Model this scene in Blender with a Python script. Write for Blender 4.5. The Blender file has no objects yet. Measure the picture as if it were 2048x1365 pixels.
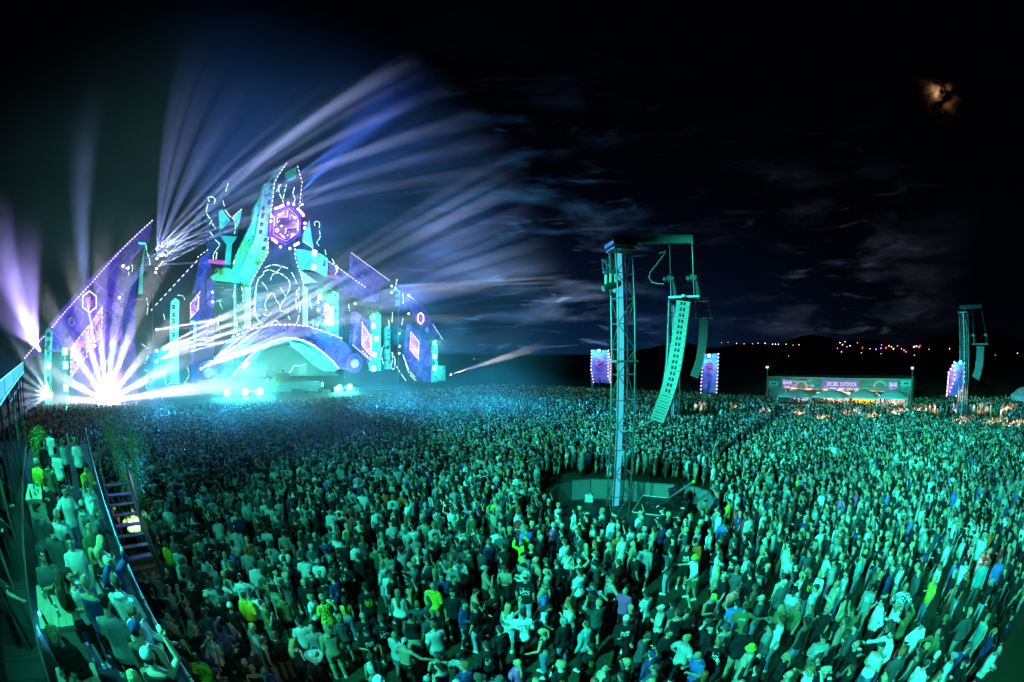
import bpy, math, random, bmesh
import numpy as np
from mathutils import Vector, Matrix, Euler, noise as mnoise
random.seed(7); rng = np.random.default_rng(7)
S = bpy.context.scene
COL = S.collection
R = math.radians
# ------------------------------------------------------------------ camera
CAM_H = 8.0
PITCH = 1.4
cam_data = bpy.data.cameras.new('camera'); cam = bpy.data.objects.new('camera', cam_data)
COL.objects.link(cam); S.camera = cam
cam.location = (0, 0, CAM_H); cam.rotation_euler = (R(90 + PITCH), 0, 0)
cam_data.type = 'PANO'; cam_data.sensor_width = 36; cam_data.clip_end = 20000; cam_data.clip_start = 0.05
_ph = cam_data if hasattr(cam_data, 'panorama_type') else cam_data.cycles
_ph.panorama_type = 'FISHEYE_EQUISOLID'; _ph.fisheye_lens = 15.0; _ph.fisheye_fov = R(200)
# ------------------------------------------------------------------ colour, sampling
S.view_settings.view_transform = 'Standard'; S.view_settings.look = 'None'
S.view_settings.gamma = 1; S.view_settings.exposure = 0.0
S.cycles.use_denoising = True; S.cycles.use_adaptive_sampling = True; S.cycles.adaptive_threshold = .02
S.cycles.use_light_tree = True
S.cycles.max_bounces = 3; S.cycles.diffuse_bounces = 1; S.cycles.glossy_bounces = 2
S.cycles.transmission_bounces = 2; S.cycles.transparent_max_bounces = 6; S.cycles.volume_bounces = 0
S.cycles.sample_clamp_indirect = 3.0; S.cycles.sample_clamp_direct = 0
S.cycles.caustics_reflective = False; S.cycles.caustics_refractive = False
# ------------------------------------------------------------------ photograph pixel (2048 wide) -> direction in the place
_cp, _sp = math.cos(R(PITCH)), math.sin(R(PITCH))
def ray(px, py):
    u, v = px - 1024.0, 682.5 - py
    r = math.hypot(u, v)
    if r < 1e-6: return Vector((0, _cp, _sp))
    th = 2 * math.asin(min(1, r / (2 * 853.33)))
    s, c = math.sin(th), math.cos(th)
    x, zc, f = s * u / r, s * v / r, c
    return Vector((x, f * _cp - zc * _sp, f * _sp + zc * _cp))
CAMP = Vector((0, 0, CAM_H))
def gnd(px, py, z=0.0):
    d = ray(px, py); return CAMP + d * ((z - CAM_H) / d.z)
def dist(px, py, hd):                     # the point at horizontal distance hd
    d = ray(px, py); return CAMP + d * (hd / math.hypot(d.x, d.y))
def onpl(px, py, P, n):                   # the point on a plane of the place
    d = ray(px, py); t = (P - CAMP).dot(n) / d.dot(n); return CAMP + d * t
def pix(p):                               # point -> pixel
    d = (Vector(p) - CAMP).normalized(); f = d.y * _cp + d.z * _sp; zc = -d.y * _sp + d.z * _cp
    th = math.acos(max(-1, min(1, f))); r = 2 * 853.33 * math.sin(th / 2); h = math.hypot(d.x, zc) or 1
    return 1024 + r * d.x / h, 682.5 - r * zc / h
# ------------------------------------------------------------------ world: night sky with drifting cloud
world = bpy.data.worlds.new('World'); S.world = world; world.use_nodes = True
nt = world.node_tree; nt.nodes.clear()
class NG:
    def __init__(s, nt): s.nt = nt
    def n(s, t, **kw):
        a = s.nt.nodes.new(t)
        for k, v in kw.items():
            if k.startswith('i_'):
                key = k[2:]; key = int(key) if key.isdigit() else key
                a.inputs[key].default_value = v
            else: setattr(a, k, v)
        return a
    def l(s, a, b): s.nt.links.new(a, b)
    def m(s, op, a, b=None, c=None, clamp=False):
        x = s.nt.nodes.new('ShaderNodeMath'); x.operation = op; x.use_clamp = clamp
        for i, q in enumerate((a, b, c)):
            if q is None: continue
            if isinstance(q, (int, float)): x.inputs[i].default_value = q
            else: s.l(q, x.inputs[i])
        return x.outputs[0]
    def vm(s, op, a, b=None):
        x = s.nt.nodes.new('ShaderNodeVectorMath'); x.operation = op
        for i, q in enumerate((a, b)):
            if q is None: continue
            if isinstance(q, (tuple, list, Vector)): x.inputs[i].default_value = tuple(q)
            else: s.l(q, x.inputs[i])
        return x
    def ramp(s, f, pts, interp='LINEAR'):
        x = s.nt.nodes.new('ShaderNodeValToRGB'); x.color_ramp.interpolation = interp
        e = x.color_ramp.elements
        while len(e) < len(pts): e.new(0.5)
        for q, (p, c) in zip(e, pts): q.position = p; q.color = (*c, 1) if len(c) == 3 else c
        if f is not None: s.l(f, x.inputs[0])
        return x
    def mix(s, f, a, b, bt='MIX'):
        x = s.nt.nodes.new('ShaderNodeMix'); x.data_type = 'RGBA'; x.blend_type = bt
        for i, q in ((0, f), (6, a), (7, b)):
            if isinstance(q, (int, float)): x.inputs[i].default_value = q
            elif isinstance(q, (tuple, list)): x.inputs[i].default_value = (*q, 1) if len(q) == 3 else q
            else: s.l(q, x.inputs[i])
        return x.outputs[2]
g = NG(nt)
geo = g.n('ShaderNodeTexCoord')
dirn = geo.outputs['Generated']
def lobe(d, k, power):                     # soft patch of sky round a direction
    dt = g.vm('DOT_PRODUCT', dirn, d.normalized()).outputs['Value']
    return g.m('POWER', g.m('MAXIMUM', dt, 0.0), power)
def cloudtex(scale, stretch, lo, hi, det=6, dist_=0.6, off=(0, 0, 0)):
    mp = g.n('ShaderNodeMapping'); mp.inputs['Scale'].default_value = (scale, scale, scale * stretch); mp.inputs['Location'].default_value = off
    g.l(dirn, mp.inputs[0])
    nz = g.n('ShaderNodeTexNoise'); nz.inputs['Scale'].default_value = 1; nz.inputs['Detail'].default_value = det
    nz.inputs['Roughness'].default_value = 0.55; nz.inputs['Distortion'].default_value = dist_
    g.l(mp.outputs[0], nz.inputs['Vector'])
    mr = g.n('ShaderNodeMapRange', interpolation_type='SMOOTHSTEP'); mr.inputs[1].default_value = lo; mr.inputs[2].default_value = hi
    g.l(nz.outputs[0], mr.inputs[0]); return mr.outputs[0]
c1 = cloudtex(4.0, 4.0, 0.48, 0.85, dist_=.3)
c2 = cloudtex(9.0, 5.0, 0.56, 0.80, off=(3, 1, 7))
clouds = g.m('ADD', g.m('MULTIPLY', c1, 0.8), g.m('MULTIPLY', c2, 0.8))
blue = g.m('MULTIPLY', clouds, lobe(ray(1000, 620), 1, 22))
grey = g.m('MULTIPLY', clouds, g.m('ADD', g.m('MULTIPLY', lobe(ray(1680, 600), 1, 45), 0.28), g.m('MULTIPLY', lobe(ray(1150, 590), 1, 160), 1.6)))
moonc = cloudtex(14.0, 2.2, 0.40, 0.66, det=10, dist_=.8, off=(4, 2, 9))
moon = g.m('MULTIPLY', moonc, lobe(ray(1882, 190), 1, 3200))
mcore = g.m('MULTIPLY', moonc, lobe(ray(1878, 188), 1, 9000))
vl = lobe(ray(860, 560), 1, 4)
hz = g.n('ShaderNodeSeparateXYZ'); g.l(dirn, hz.inputs[0])
low = g.m('POWER', g.m('SUBTRACT', 1.0, g.m('MINIMUM', g.m('ABSOLUTE', hz.outputs[2]), 1.0)), 7.0)
def scl(col, f):
    x = g.n('ShaderNodeVectorMath', operation='SCALE'); x.inputs[0].default_value = col; g.l(f, x.inputs[3]); return x.outputs[0]
tot = scl((0.05, 0.22, 0.50), blue)
for a in (scl((0.18, 0.21, 0.32), grey), scl((0.42, 0.17, 0.05), moon), scl((1.5, .8, .4), mcore),
          scl((0.002, 0.020, 0.070), g.m('MULTIPLY', vl, low)), scl((0.0006, 0.0009, 0.0022), g.m('ADD', low, 0.4))):
    tot = g.vm('ADD', tot, a).outputs[0]
bg = g.n('ShaderNodeBackground'); wo = g.n('ShaderNodeOutputWorld')
g.l(tot, bg.inputs[0]); bg.inputs[1].default_value = 1.0; g.l(bg.outputs[0], wo.inputs[0])
world.cycles.sampling_method = 'NONE'
# ------------------------------------------------------------------ materials
MATS = {}
def pmat(name, col=(.5, .5, .5), rough=.6, metal=0, emit=None, es=0, nscale=0, namp=0.25, bump=0, bscale=None, objcol=False, alpha=None):
    if name in MATS: return MATS[name]
    m = bpy.data.materials.new(name); m.use_nodes = True; nt = m.node_tree; gg = NG(nt)
    b = nt.nodes['Principled BSDF']; b.inputs['Base Color'].default_value = (*col, 1)
    b.inputs['Roughness'].default_value = rough; b.inputs['Metallic'].default_value = metal
    if emit: b.inputs['Emission Color'].default_value = (*emit, 1); b.inputs['Emission Strength'].default_value = es
    base = None
    if objcol:
        oi = gg.n('ShaderNodeObjectInfo'); base = oi.outputs['Color']
    if nscale:
        tc = gg.n('ShaderNodeTexCoord'); nz = gg.n('ShaderNodeTexNoise'); nz.inputs['Scale'].default_value = nscale; nz.inputs['Detail'].default_value = 5
        gg.l(tc.outputs['Object'], nz.inputs['Vector'])
        f = gg.m('MULTIPLY_ADD', nz.outputs[0], 2 * namp, 1 - namp)
        x = gg.n('ShaderNodeVectorMath', operation='SCALE')
        if base is not None: gg.l(base, x.inputs[0])
        else: x.inputs[0].default_value = col
        gg.l(f, x.inputs[3]); base = x.outputs[0]
        if bump:
            nb = gg.n('ShaderNodeTexNoise'); nb.inputs['Scale'].default_value = bscale or nscale * 4; gg.l(tc.outputs['Object'], nb.inputs['Vector'])
            bp = gg.n('ShaderNodeBump'); bp.inputs['Strength'].default_value = bump; bp.inputs['Distance'].default_value = 0.02
            gg.l(nb.outputs[0], bp.inputs['Height']); gg.l(bp.outputs[0], b.inputs['Normal'])
    if base is not None: gg.l(base, b.inputs['Base Color'])
    if emit: m.cycles.emission_sampling = 'NONE'
    MATS[name] = m; return m
# ------------------------------------------------------------------ mesh builder
class MB:
    def __init__(s): s.v = []; s.f = []; s.mi = []
    def add(s, vs, fs, mi=0):
        o = len(s.v); s.v += [tuple(p) for p in vs]; s.f += [tuple(i + o for i in q) for q in fs]; s.mi += [mi] * len(fs); return s
    def box(s, c, size, M=None, mi=0):
        x, y, z = (q / 2 for q in size); c = Vector(c)
        vs = [Vector((a * x, b * y, d * z)) for d in (-1, 1) for b in (-1, 1) for a in (-1, 1)]
        if M is not None: vs = [M @ q for q in vs]
        return s.add([q + c for q in vs], [(0, 2, 3, 1), (4, 5, 7, 6), (0, 1, 5, 4), (2, 6, 7, 3), (0, 4, 6, 2), (1, 3, 7, 5)], mi)
    def tube(s, pts, r, n=6, cap=True, mi=0):
        pts = [Vector(p) for p in pts]; rs = r if isinstance(r, (list, tuple)) else [r] * len(pts)
        o = len(s.v); prev = None
        for i, p in enumerate(pts):
            t = (pts[min(i + 1, len(pts) - 1)] - pts[max(i - 1, 0)]).normalized()
            if prev is None:
                a = t.orthogonal().normalized()
            else:
                a = prev - t * prev.dot(t)
                a = a.normalized() if a.length > 1e-6 else t.orthogonal().normalized()
            prev = a; b = t.cross(a)
            rr = rs[i]; ra, rb = rr if isinstance(rr, (tuple, list)) else (rr, rr)
            for k in range(n):
                an = 2 * math.pi * k / n; s.v.append(tuple(p + a * (math.cos(an) * ra) + b * (math.sin(an) * rb)))
        for i in range(len(pts) - 1):
            for k in range(n):
                q = (k + 1) % n; s.f.append((o + i * n + k, o + i * n + q, o + (i + 1) * n + q, o + (i + 1) * n + k)); s.mi.append(mi)
        if cap:
            s.f.append(tuple(o + k for k in range(n))[::-1]); s.mi.append(mi)
            s.f.append(tuple(o + (len(pts) - 1) * n + k for k in range(n))); s.mi.append(mi)
        return s
    def prism(s, poly, ext, mi=0):        # polygon pushed along ext
        poly = [Vector(p) for p in poly]; ext = Vector(ext); n = len(poly)
        vs = poly + [p + ext for p in poly]
        return s.add(vs, [tuple(range(n)), tuple(range(n, 2 * n))[::-1]] + [(i, (i + 1) % n, n + (i + 1) % n, n + i)[::-1] for i in range(n)], mi)
    def rings(s, rings, cap=True, mi=0):
        o = len(s.v); n = len(rings[0])
        for q in rings: s.v += [tuple(p) for p in q]
        for i in range(len(rings) - 1):
            for k in range(n):
                q = (k + 1) % n; s.f.append((o + i * n + k, o + i * n + q, o + (i + 1) * n + q, o + (i + 1) * n + k)); s.mi.append(mi)
        if cap:
            s.f.append(tuple(o + k for k in range(n))[::-1]); s.f.append(tuple(o + (len(rings) - 1) * n + k for k in range(n))); s.mi += [mi, mi]
        return s
    def ball(s, c, r, nu=8, nv=6, mi=0, M=None):
        c = Vector(c); rx, ry, rz = r if isinstance(r, (tuple, list)) else (r, r, r)
        rg = []
        for i in range(nv + 1):
            ph = math.pi * (i / nv) * 0.98 + 0.0314
            q = [Vector((rx * math.sin(ph) * math.cos(2 * math.pi * k / nu), ry * math.sin(ph) * math.sin(2 * math.pi * k / nu), -rz * math.cos(ph))) for k in range(nu)]
            if M is not None: q = [M @ p for p in q]
            rg.append([p + c for p in q])
        return s.rings(rg, True, mi)
    def mesh(s, name, mats=(), smooth=False):
        me = bpy.data.meshes.new(name); me.from_pydata(s.v, [], s.f)
        if not isinstance(mats, (list, tuple)): mats = [mats]
        for m in mats: me.materials.append(m)
        if len(mats) > 1: me.polygons.foreach_set('material_index', s.mi)
        if smooth: me.polygons.foreach_set('use_smooth', [True] * len(me.polygons))
        bm = bmesh.new(); bm.from_mesh(me); bmesh.ops.recalc_face_normals(bm, faces=bm.faces); bm.to_mesh(me); bm.free()
        me.update(); return me
    def build(s, name, mats, parent=None, smooth=False, bevel=0):
        o = bpy.data.objects.new(name, s.mesh(name, mats, smooth)); COL.objects.link(o)
        if parent is not None: setpar(o, parent)
        if bevel:
            b = o.modifiers.new('bevel', 'BEVEL'); b.width = bevel; b.segments = 2
        return o
def setpar(o, p):                          # keeps the world place of o (parents are never rotated before this)
    o.parent = p; o.matrix_parent_inverse = p_world(p).inverted()
def p_world(p):
    m = p.matrix_basis.copy()
    if p.parent: m = p_world(p.parent) @ p.matrix_parent_inverse @ m
    return m
def tag(o, label=None, cat=None, group=None, kind=None):
    if label: o['label'] = label
    if cat: o['category'] = cat
    if group: o['group'] = group
    if kind: o['kind'] = kind
    return o
def thing(name, label, cat, loc=(0, 0, 0), group=None):
    o = bpy.data.objects.new(name, None); COL.objects.link(o); o.location = loc; o.empty_display_size = .2
    return tag(o, label, cat, group)
def inst(me, name, M, parent=None):
    o = bpy.data.objects.new(name, me); COL.objects.link(o)
    if parent is not None: o.parent = parent; o.matrix_parent_inverse = p_world(parent).inverted()
    o.matrix_basis = M; return o
def spot(name, loc, target, energy, color, angle, blend=.3, size=.05, parent=None, gobo=None):
    l = bpy.data.lights.new(name, 'SPOT'); l.energy = energy; l.color = color; l.spot_size = R(angle); l.spot_blend = blend; l.shadow_soft_size = size
    o = bpy.data.objects.new(name, l); COL.objects.link(o)
    d = (Vector(target) - Vector(loc)); o.location = loc; o.rotation_euler = d.to_track_quat('-Z', 'Y').to_euler()
    if parent is not None: setpar(o, parent)
    return o
# ================================================================== PEOPLE
def frame_mat(origin, rx=0, ry=0, rz=0):
    return Matrix.Translation(origin) @ Euler((rx, ry, rz)).to_matrix().to_4x4()
class Pose:
    # arms: elbow and wrist offsets from the shoulder for right (+x) and left (-x); x is outward
    def __init__(s, re, rw, le, lw, lean=0.0, side=0.0, yaw=0.0, nod=0.0, turn=0.0, stride=0.0, grip=(0.5, 0.5), knee=0.0):
        s.arm = {1: (re, rw), -1: (le, lw)}; s.lean = lean; s.side = side; s.yaw = yaw; s.nod = nod; s.turn = turn; s.stride = stride; s.grip = {1: grip[0], -1: grip[1]}; s.knee = knee
DN = ((.05, -.03, -.27), (.05, .04, -.50))
POSES = dict(
    stand=Pose(*DN, *DN, turn=.15),
    drink=Pose((.06, -.02, -.26), (-.02, .22, -.20), *DN, nod=-.05, turn=-.3, grip=(.9, .4)),
    sip=Pose((.10, .12, -.20), (-.08, .20, .06), *DN, nod=.2, grip=(.9, .4)),
    phone=Pose((.04, .04, -.27), (-.07, .27, -.15), (.04, .04, -.27), (-.09, .25, -.17), lean=.06, nod=-.45, grip=(.8, .8)),
    crossed=Pose((.07, .02, -.27), (-.16, .17, -.22), (.07, .02, -.27), (-.16, .20, -.18), turn=.4),
    point=Pose((.16, .20, .03), (.26, .42, .12), *DN, turn=-.25, grip=(.2, .5)),
    raised=Pose((.16, .06, .20), (.10, .12, .45), *DN, nod=.15, grip=(.3, .5)),
    both_up=Pose((.18, .10, .15), (.05, .20, .38), (.18, .10, .15), (.05, .20, .38), nod=.15, grip=(.8, .8)),
    hips=Pose((.20, -.08, -.20), (.06, .05, -.38), (.20, -.08, -.20), (.06, .05, -.38), turn=-.4, grip=(1, 1)),
    walk=Pose((.06, -.12, -.25), (.06, -.06, -.49), (.06, .08, -.26), (.03, .24, -.42), stride=.22, nod=-.15, lean=.04),
    reach=Pose((.20, .10, -.16), (.36, .26, -.22), (.12, .04, -.25), (.14, .24, -.32), lean=.12, stride=.10, turn=.2, grip=(.3, .3)),
    bent=Pose((.05, .14, -.24), (-.04, .34, -.36), (.05, .14, -.24), (-.02, .32, -.38), lean=.34, nod=-.25, knee=.05),
)
class Fig:
    def __init__(s, pose, female=False):
        s.p = p = POSES[pose]; s.f = female
        P = Matrix.Translation((0, 0, .93)); s.U = P @ Euler((-p.lean, p.side, p.yaw)).to_matrix().to_4x4() @ P.inverted()
        s.sh = {k: Vector((k * (.155 if female else .175), 0, 1.385)) for k in (1, -1)}
        s.J = {}
        for k in (1, -1):
            e, w = p.arm[k]; sc = .93 if female else 1
            e = Vector(e).normalized() * .285 * sc if True else e
            ev = Vector((e.x * k, e.y, e.z)) + s.sh[k]
            w0 = s.sh[k] + Vector((w[0] * k, w[1], w[2]))
            wv = ev + (w0 - ev).normalized() * .25 * sc
            s.J[k] = (s.sh[k], ev, wv)
        s.H = s.U @ frame_mat((0, .01, 1.52), p.nod, 0, p.turn)      # head frame, origin at top of the neck
        s.hip = {k: Vector((k * .09, 0, .90)) for k in (1, -1)}
        st, kn = p.stride, p.knee
        s.leg = {}
        for k in (1, -1):
            s.leg[k] = (s.hip[k], Vector((k * .105, k * st * .55 + .03 + kn, .50)), Vector((k * .12, k * st - .03, .09)))
    def torso(s, mb, grow=0., z0=.84, z1=1.47, flare=0.):
        f = s.f
        prof = [(.82, .150, .110, 0), (.90, .175 if not f else .178, .120 if not f else .125, -.01), (.98, .160 if not f else .160, .108, 0), (1.07, .148 if not f else .128, .100 if not f else .09, .005),
                (1.18, .160 if not f else .138, .108 if not f else .098, .008), (1.28, .180 if not f else .152, .115 if not f else .120, .012), (1.36, .186 if not f else .156, .108, .0), (1.41, .160 if not f else .132, .092, -.008), (1.45, .100 if not f else .085, .074, -.008), (1.49, .062 if not f else .052, .058, -.008)]
        rg = []
        zs = [z0] + [q[0] for q in prof if z0 < q[0] < z1] + [z1]
        for z in zs:
            i = max(0, min(len(prof) - 2, sum(1 for q in prof if q[0] <= z) - 1)); a, b = prof[i], prof[i + 1]
            t = (z - a[0]) / (b[0] - a[0]); t = max(0, min(1, t)); w, d, o = [a[j] * (1 - t) + b[j] * t for j in (1, 2, 3)]
            gr = grow + flare * max(0, (1.2 - z) / .4)
            rg.append([s.U @ Vector(((w + gr) * math.copysign(abs(math.cos(an)) ** .85, math.cos(an)), o + (d + gr) * math.copysign(abs(math.sin(an)) ** .85, math.sin(an)), z)) for an in [2 * math.pi * k / 16 for k in range(16)]])
        mb.rings(rg)
    def arms(s, mb, grow=0., to=3., cuff=0.):
        for k in (1, -1):
            a, e, w = [s.U @ q for q in s.J[k]]; f = .88 if s.f else 1
            inn = s.U @ (s.sh[k] + Vector((-k * .07, 0, .015)))
            pts = [inn, a, a.lerp(e, .35), a.lerp(e, .75), e, e.lerp(w, .3), e.lerp(w, .7), w]
            rs = [.050, .058, .052, .044, .040, .041, .033, .027]
            n = {1.: 4, 2.: 4, 3.: 8}[float(min(3, max(1, round(to))))] if to >= 1 else 4
            if to < 1: pts = pts[:3] + [a.lerp(e, to)]; rs = rs[:3] + [.047]
            else: pts = pts[:n]; rs = rs[:n]
            rs = [r * f + grow for r in rs]; rs[-1] += cuff
            mb.tube(pts, rs, 10)
            mb.ball(a, rs[1] * .96, 10, 8)
            if to >= 3: mb.ball(e, rs[4], 8, 6)
    def hands(s, mb):
        for k in (1, -1):
            a, e, w = [s.U @ q for q in s.J[k]]; d = (w - e).normalized()
            x = d.cross(Vector((0, 1, .2))).normalized() if abs(d.y) < .9 else d.cross(Vector((0, 0, 1))).normalized()
            n = x.cross(d).normalized(); sc = .9 if s.f else 1
            palm = w + d * .05
            M = Matrix((x, n, d)).transposed()
            mb.tube([w - d * .01, w + d * .03, w + d * .085], [(.024, .020), (.036, .017), (.040, .015)], 8)
            c = s.p.grip[k]
            for i, (off, ln) in enumerate(((-.030, .068), (-.010, .078), (.011, .073), (.031, .056))):
                b0 = w + d * .08 + x * off; a1 = c * 1.1; a2 = c * 2.2
                b1 = b0 + (d * math.cos(a1 * .6) + n * math.sin(a1 * .6)) * ln * .5 + x * off * .15
                b2 = b1 + (d * math.cos(a2) + n * math.sin(a2)) * ln * .5
                mb.tube([b0 - d * .01, b1, b2], [.0105, .0098, .008], 6)
            t0 = w + d * .025 - x * .028 * k; t1 = t0 + (d * .7 - x * .75 * k + n * .25).normalized() * .035; t2 = t1 + (d * .9 - x * .15 * k + n * c * .8).normalized() * .032
            mb.tube([t0, t1, t2], [.014, .012, .009], 6)
    def legs(s, mb, grow=0., to=1., cuff=0.):
        for k in (1, -1):
            h, kn, an = s.leg[k]
            pts = [h + Vector((0, 0, .03)), h.lerp(kn, .3), h.lerp(kn, .75), kn, kn.lerp(an, .3), kn.lerp(an, .75), an]
            rs = [.085, .086, .063, .054, .056, .038, .034]
            if to < 1:
                pts = pts[:3] + [h.lerp(kn, .93)]; rs = [.088, .09, .085, .085]
            rs = [r * (1.04 if s.f and i < 3 else 1) + grow for i, r in enumerate(rs)]; rs[-1] += cuff
            mb.tube(pts, rs, 10)
    def head(s, mb):
        H = s.H
        mb.tube([s.U @ Vector((0, -.012, 1.42)), H @ Vector((0, -.005, .03))], [.060 if not s.f else .05, .052 if not s.f else .043], 10)
        B = lambda c, r: mb.rings([[H @ (Vector(c) + Vector((r[0] * math.sin(ph) * math.cos(t), r[1] * math.sin(ph) * math.sin(t), -r[2] * math.cos(ph)))) for t in [2 * math.pi * q / 14 for q in range(14)]] for ph in [math.pi * (.02 + .96 * i / 10) for i in range(11)]])
        B((0, -.005, .135), (.074, .094, .098)); B((0, .022, .085), (.060, .068, .080)); B((0, .05, .050), (.033, .030, .028))
        B((0, .088, .150), (.055, .016, .016))           # brow
        B((0, .098, .102), (.012, .022, .030)); B((0, .110, .090), (.016, .014, .012))
        B((0, .088, .062), (.024, .014, .012)); B((.075, -.004, .108), (.012, .020, .032)); B((-.075, -.004, .108), (.012, .020, .032))
        B((.045, .055, .100), (.025, .025, .025)); B((-.045, .055, .100), (.025, .025, .025))
def displace(vs, ns, amp, sc, seed, stretch=(1, 1, .45)):
    out = []
    off = Vector((seed * 3.1, seed * 1.7, 0))
    for v, n in zip(vs, ns):
        q = Vector((v.x * stretch[0], v.y * stretch[1], v.z * stretch[2])) * sc + off
        out.append(v + n * (mnoise.noise(q) * amp + mnoise.noise(q * 2.3) * amp * .5))
    return out
def solid(name, mb, mats, voxel=.012, ratio=1., amp=0, sc=9, seed=0, smooth=2, stretch=(1, 1, .45)):
    me = mb.mesh(name + '_src', mats); o = bpy.data.objects.new('tmp', me); COL.objects.link(o)
    r = o.modifiers.new('r', 'REMESH'); r.mode = 'VOXEL'; r.voxel_size = voxel
    if smooth: s_ = o.modifiers.new('s', 'SMOOTH'); s_.iterations = smooth; s_.factor = .5
    if ratio < 1: d = o.modifiers.new('d', 'DECIMATE'); d.ratio = ratio
    dg = bpy.context.evaluated_depsgraph_get(); ev = o.evaluated_get(dg); nm = bpy.data.meshes.new_from_object(ev, depsgraph=dg)
    COL.objects.unlink(o); bpy.data.objects.remove(o); bpy.data.meshes.remove(me)
    if amp:
        nv = displace([v.co.copy() for v in nm.vertices], [v.normal.copy() for v in nm.vertices], amp, sc, seed, stretch)
        nm.vertices.foreach_set('co', [c for v in nv for c in v])
    nm.name = name; nm.polygons.foreach_set('use_smooth', [True] * len(nm.polygons))
    nm.materials.clear()
    for m in (mats if isinstance(mats, (list, tuple)) else [mats]): nm.materials.append(m)
    nm.update(); return nm
# ---- person materials
def skin_mat():
    m = pmat('skin', rough=.5, objcol=True, nscale=14, namp=.12); b = m.node_tree.nodes['Principled BSDF']
    b.inputs['Specular IOR Level'].default_value = .35
    gg = NG(m.node_tree); src = b.inputs['Base Color'].links[0].from_socket; at = gg.n('ShaderNodeAttribute', attribute_name='mark')
    x = gg.n('ShaderNodeVectorMath', operation='SCALE'); gg.l(src, x.inputs[0]); gg.l(gg.m('MULTIPLY_ADD', at.outputs['Fac'], -.85, 1.), x.inputs[3]); gg.l(x.outputs[0], b.inputs['Base Color']); return m
SKIN = skin_mat()
CLOTH = pmat('cloth', rough=.85, objcol=True, nscale=6, namp=.16, bump=.2, bscale=60)
CLOTH.node_tree.nodes['Principled BSDF'].inputs['Specular IOR Level'].default_value = .12
HAIRM = pmat('hair', rough=.45, objcol=True, nscale=30, namp=.45, bump=.6, bscale=120)
HAIRM.node_tree.nodes['Principled BSDF'].inputs['Specular IOR Level'].default_value = .3
SHOEM = pmat('shoe_leather', rough=.5, objcol=True, nscale=20, namp=.2)
DARKM = pmat('eye_dark', (.015, .012, .01), rough=.3)
def print_mat(name, x0, x1, z0, z1, sc, front=False, seed=0, ink=(.75, .75, .75), style='glyph'):
    m = bpy.data.materials.new(name); m.use_nodes = True; gg = NG(m.node_tree); b = m.node_tree.nodes['Principled BSDF']; b.inputs['Roughness'].default_value = .85; b.inputs['Specular IOR Level'].default_value = .12
    tc = gg.n('ShaderNodeTexCoord'); sx = gg.n('ShaderNodeSeparateXYZ'); gg.l(tc.outputs['Object'], sx.inputs[0]); X, Y, Z = sx.outputs
    ins = lambda v, a, c: gg.m('MULTIPLY', gg.m('GREATER_THAN', v, a), gg.m('LESS_THAN', v, c))
    mask = gg.m('MULTIPLY', gg.m('MULTIPLY', ins(X, x0, x1), ins(Z, z0, z1)), gg.m('GREATER_THAN', Y, 0.03) if front else gg.m('LESS_THAN', Y, -0.03))
    if style == 'glyph':
        mp = gg.n('ShaderNodeMapping'); mp.inputs['Scale'].default_value = (sc, 0, sc * .8); mp.inputs['Location'].default_value = (seed, 0, seed * 2)
        gg.l(tc.outputs['Object'], mp.inputs[0]); v = gg.n('ShaderNodeTexVoronoi'); v.distance = 'CHEBYCHEV'; v.inputs['Scale'].default_value = 1; gg.l(mp.outputs[0], v.inputs['Vector'])
        pat = gg.m('MULTIPLY', gg.m('GREATER_THAN', v.outputs['Distance'], .22), gg.m('LESS_THAN', v.outputs['Distance'], .42))
    elif style == 'all':
        v = gg.n('ShaderNodeTexNoise'); v.inputs['Scale'].default_value = sc; gg.l(tc.outputs['Object'], v.inputs['Vector']); pat = gg.m('GREATER_THAN', v.outputs[0], .52)
    else:
        pat = gg.m('GREATER_THAN', gg.m('FRACT', gg.m('MULTIPLY', Z, sc)), .5)
    oi = gg.n('ShaderNodeObjectInfo')
    gg.l(gg.mix(gg.m('MULTIPLY', mask, pat), oi.outputs['Color'], ink), b.inputs['Base Color']); return m
PRINTS = {'plain': CLOTH,
    'back_print': print_mat('back_print', -.13, .13, 1.10, 1.34, 26, seed=2),
    'shoulder_print': print_mat('shoulder_print', -.09, .09, 1.27, 1.33, 42, seed=5),
    'green_print': print_mat('green_print', -.12, .12, 1.08, 1.32, 30, seed=8, ink=(.25, .8, .08)),
    'dark_print': print_mat('dark_print', -.12, .12, 1.10, 1.35, 22, seed=3, ink=(.03, .05, .05)),
    'front_print': print_mat('front_print', -.10, .10, 1.18, 1.34, 30, front=True, seed=4),
    'striped': print_mat('striped', -9, 9, .5, 1.42, 28, style='s', ink=(.12, .2, .25)),
    'patterned': print_mat('patterned', -9, 9, .3, 1.6, 22, style='all', ink=(.03, .04, .05)),
    'arrow': print_mat('arrow', -.08, .10, 1.12, 1.30, 9, seed=6)}
PRINTS['striped'].node_tree.nodes  # keep
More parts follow.
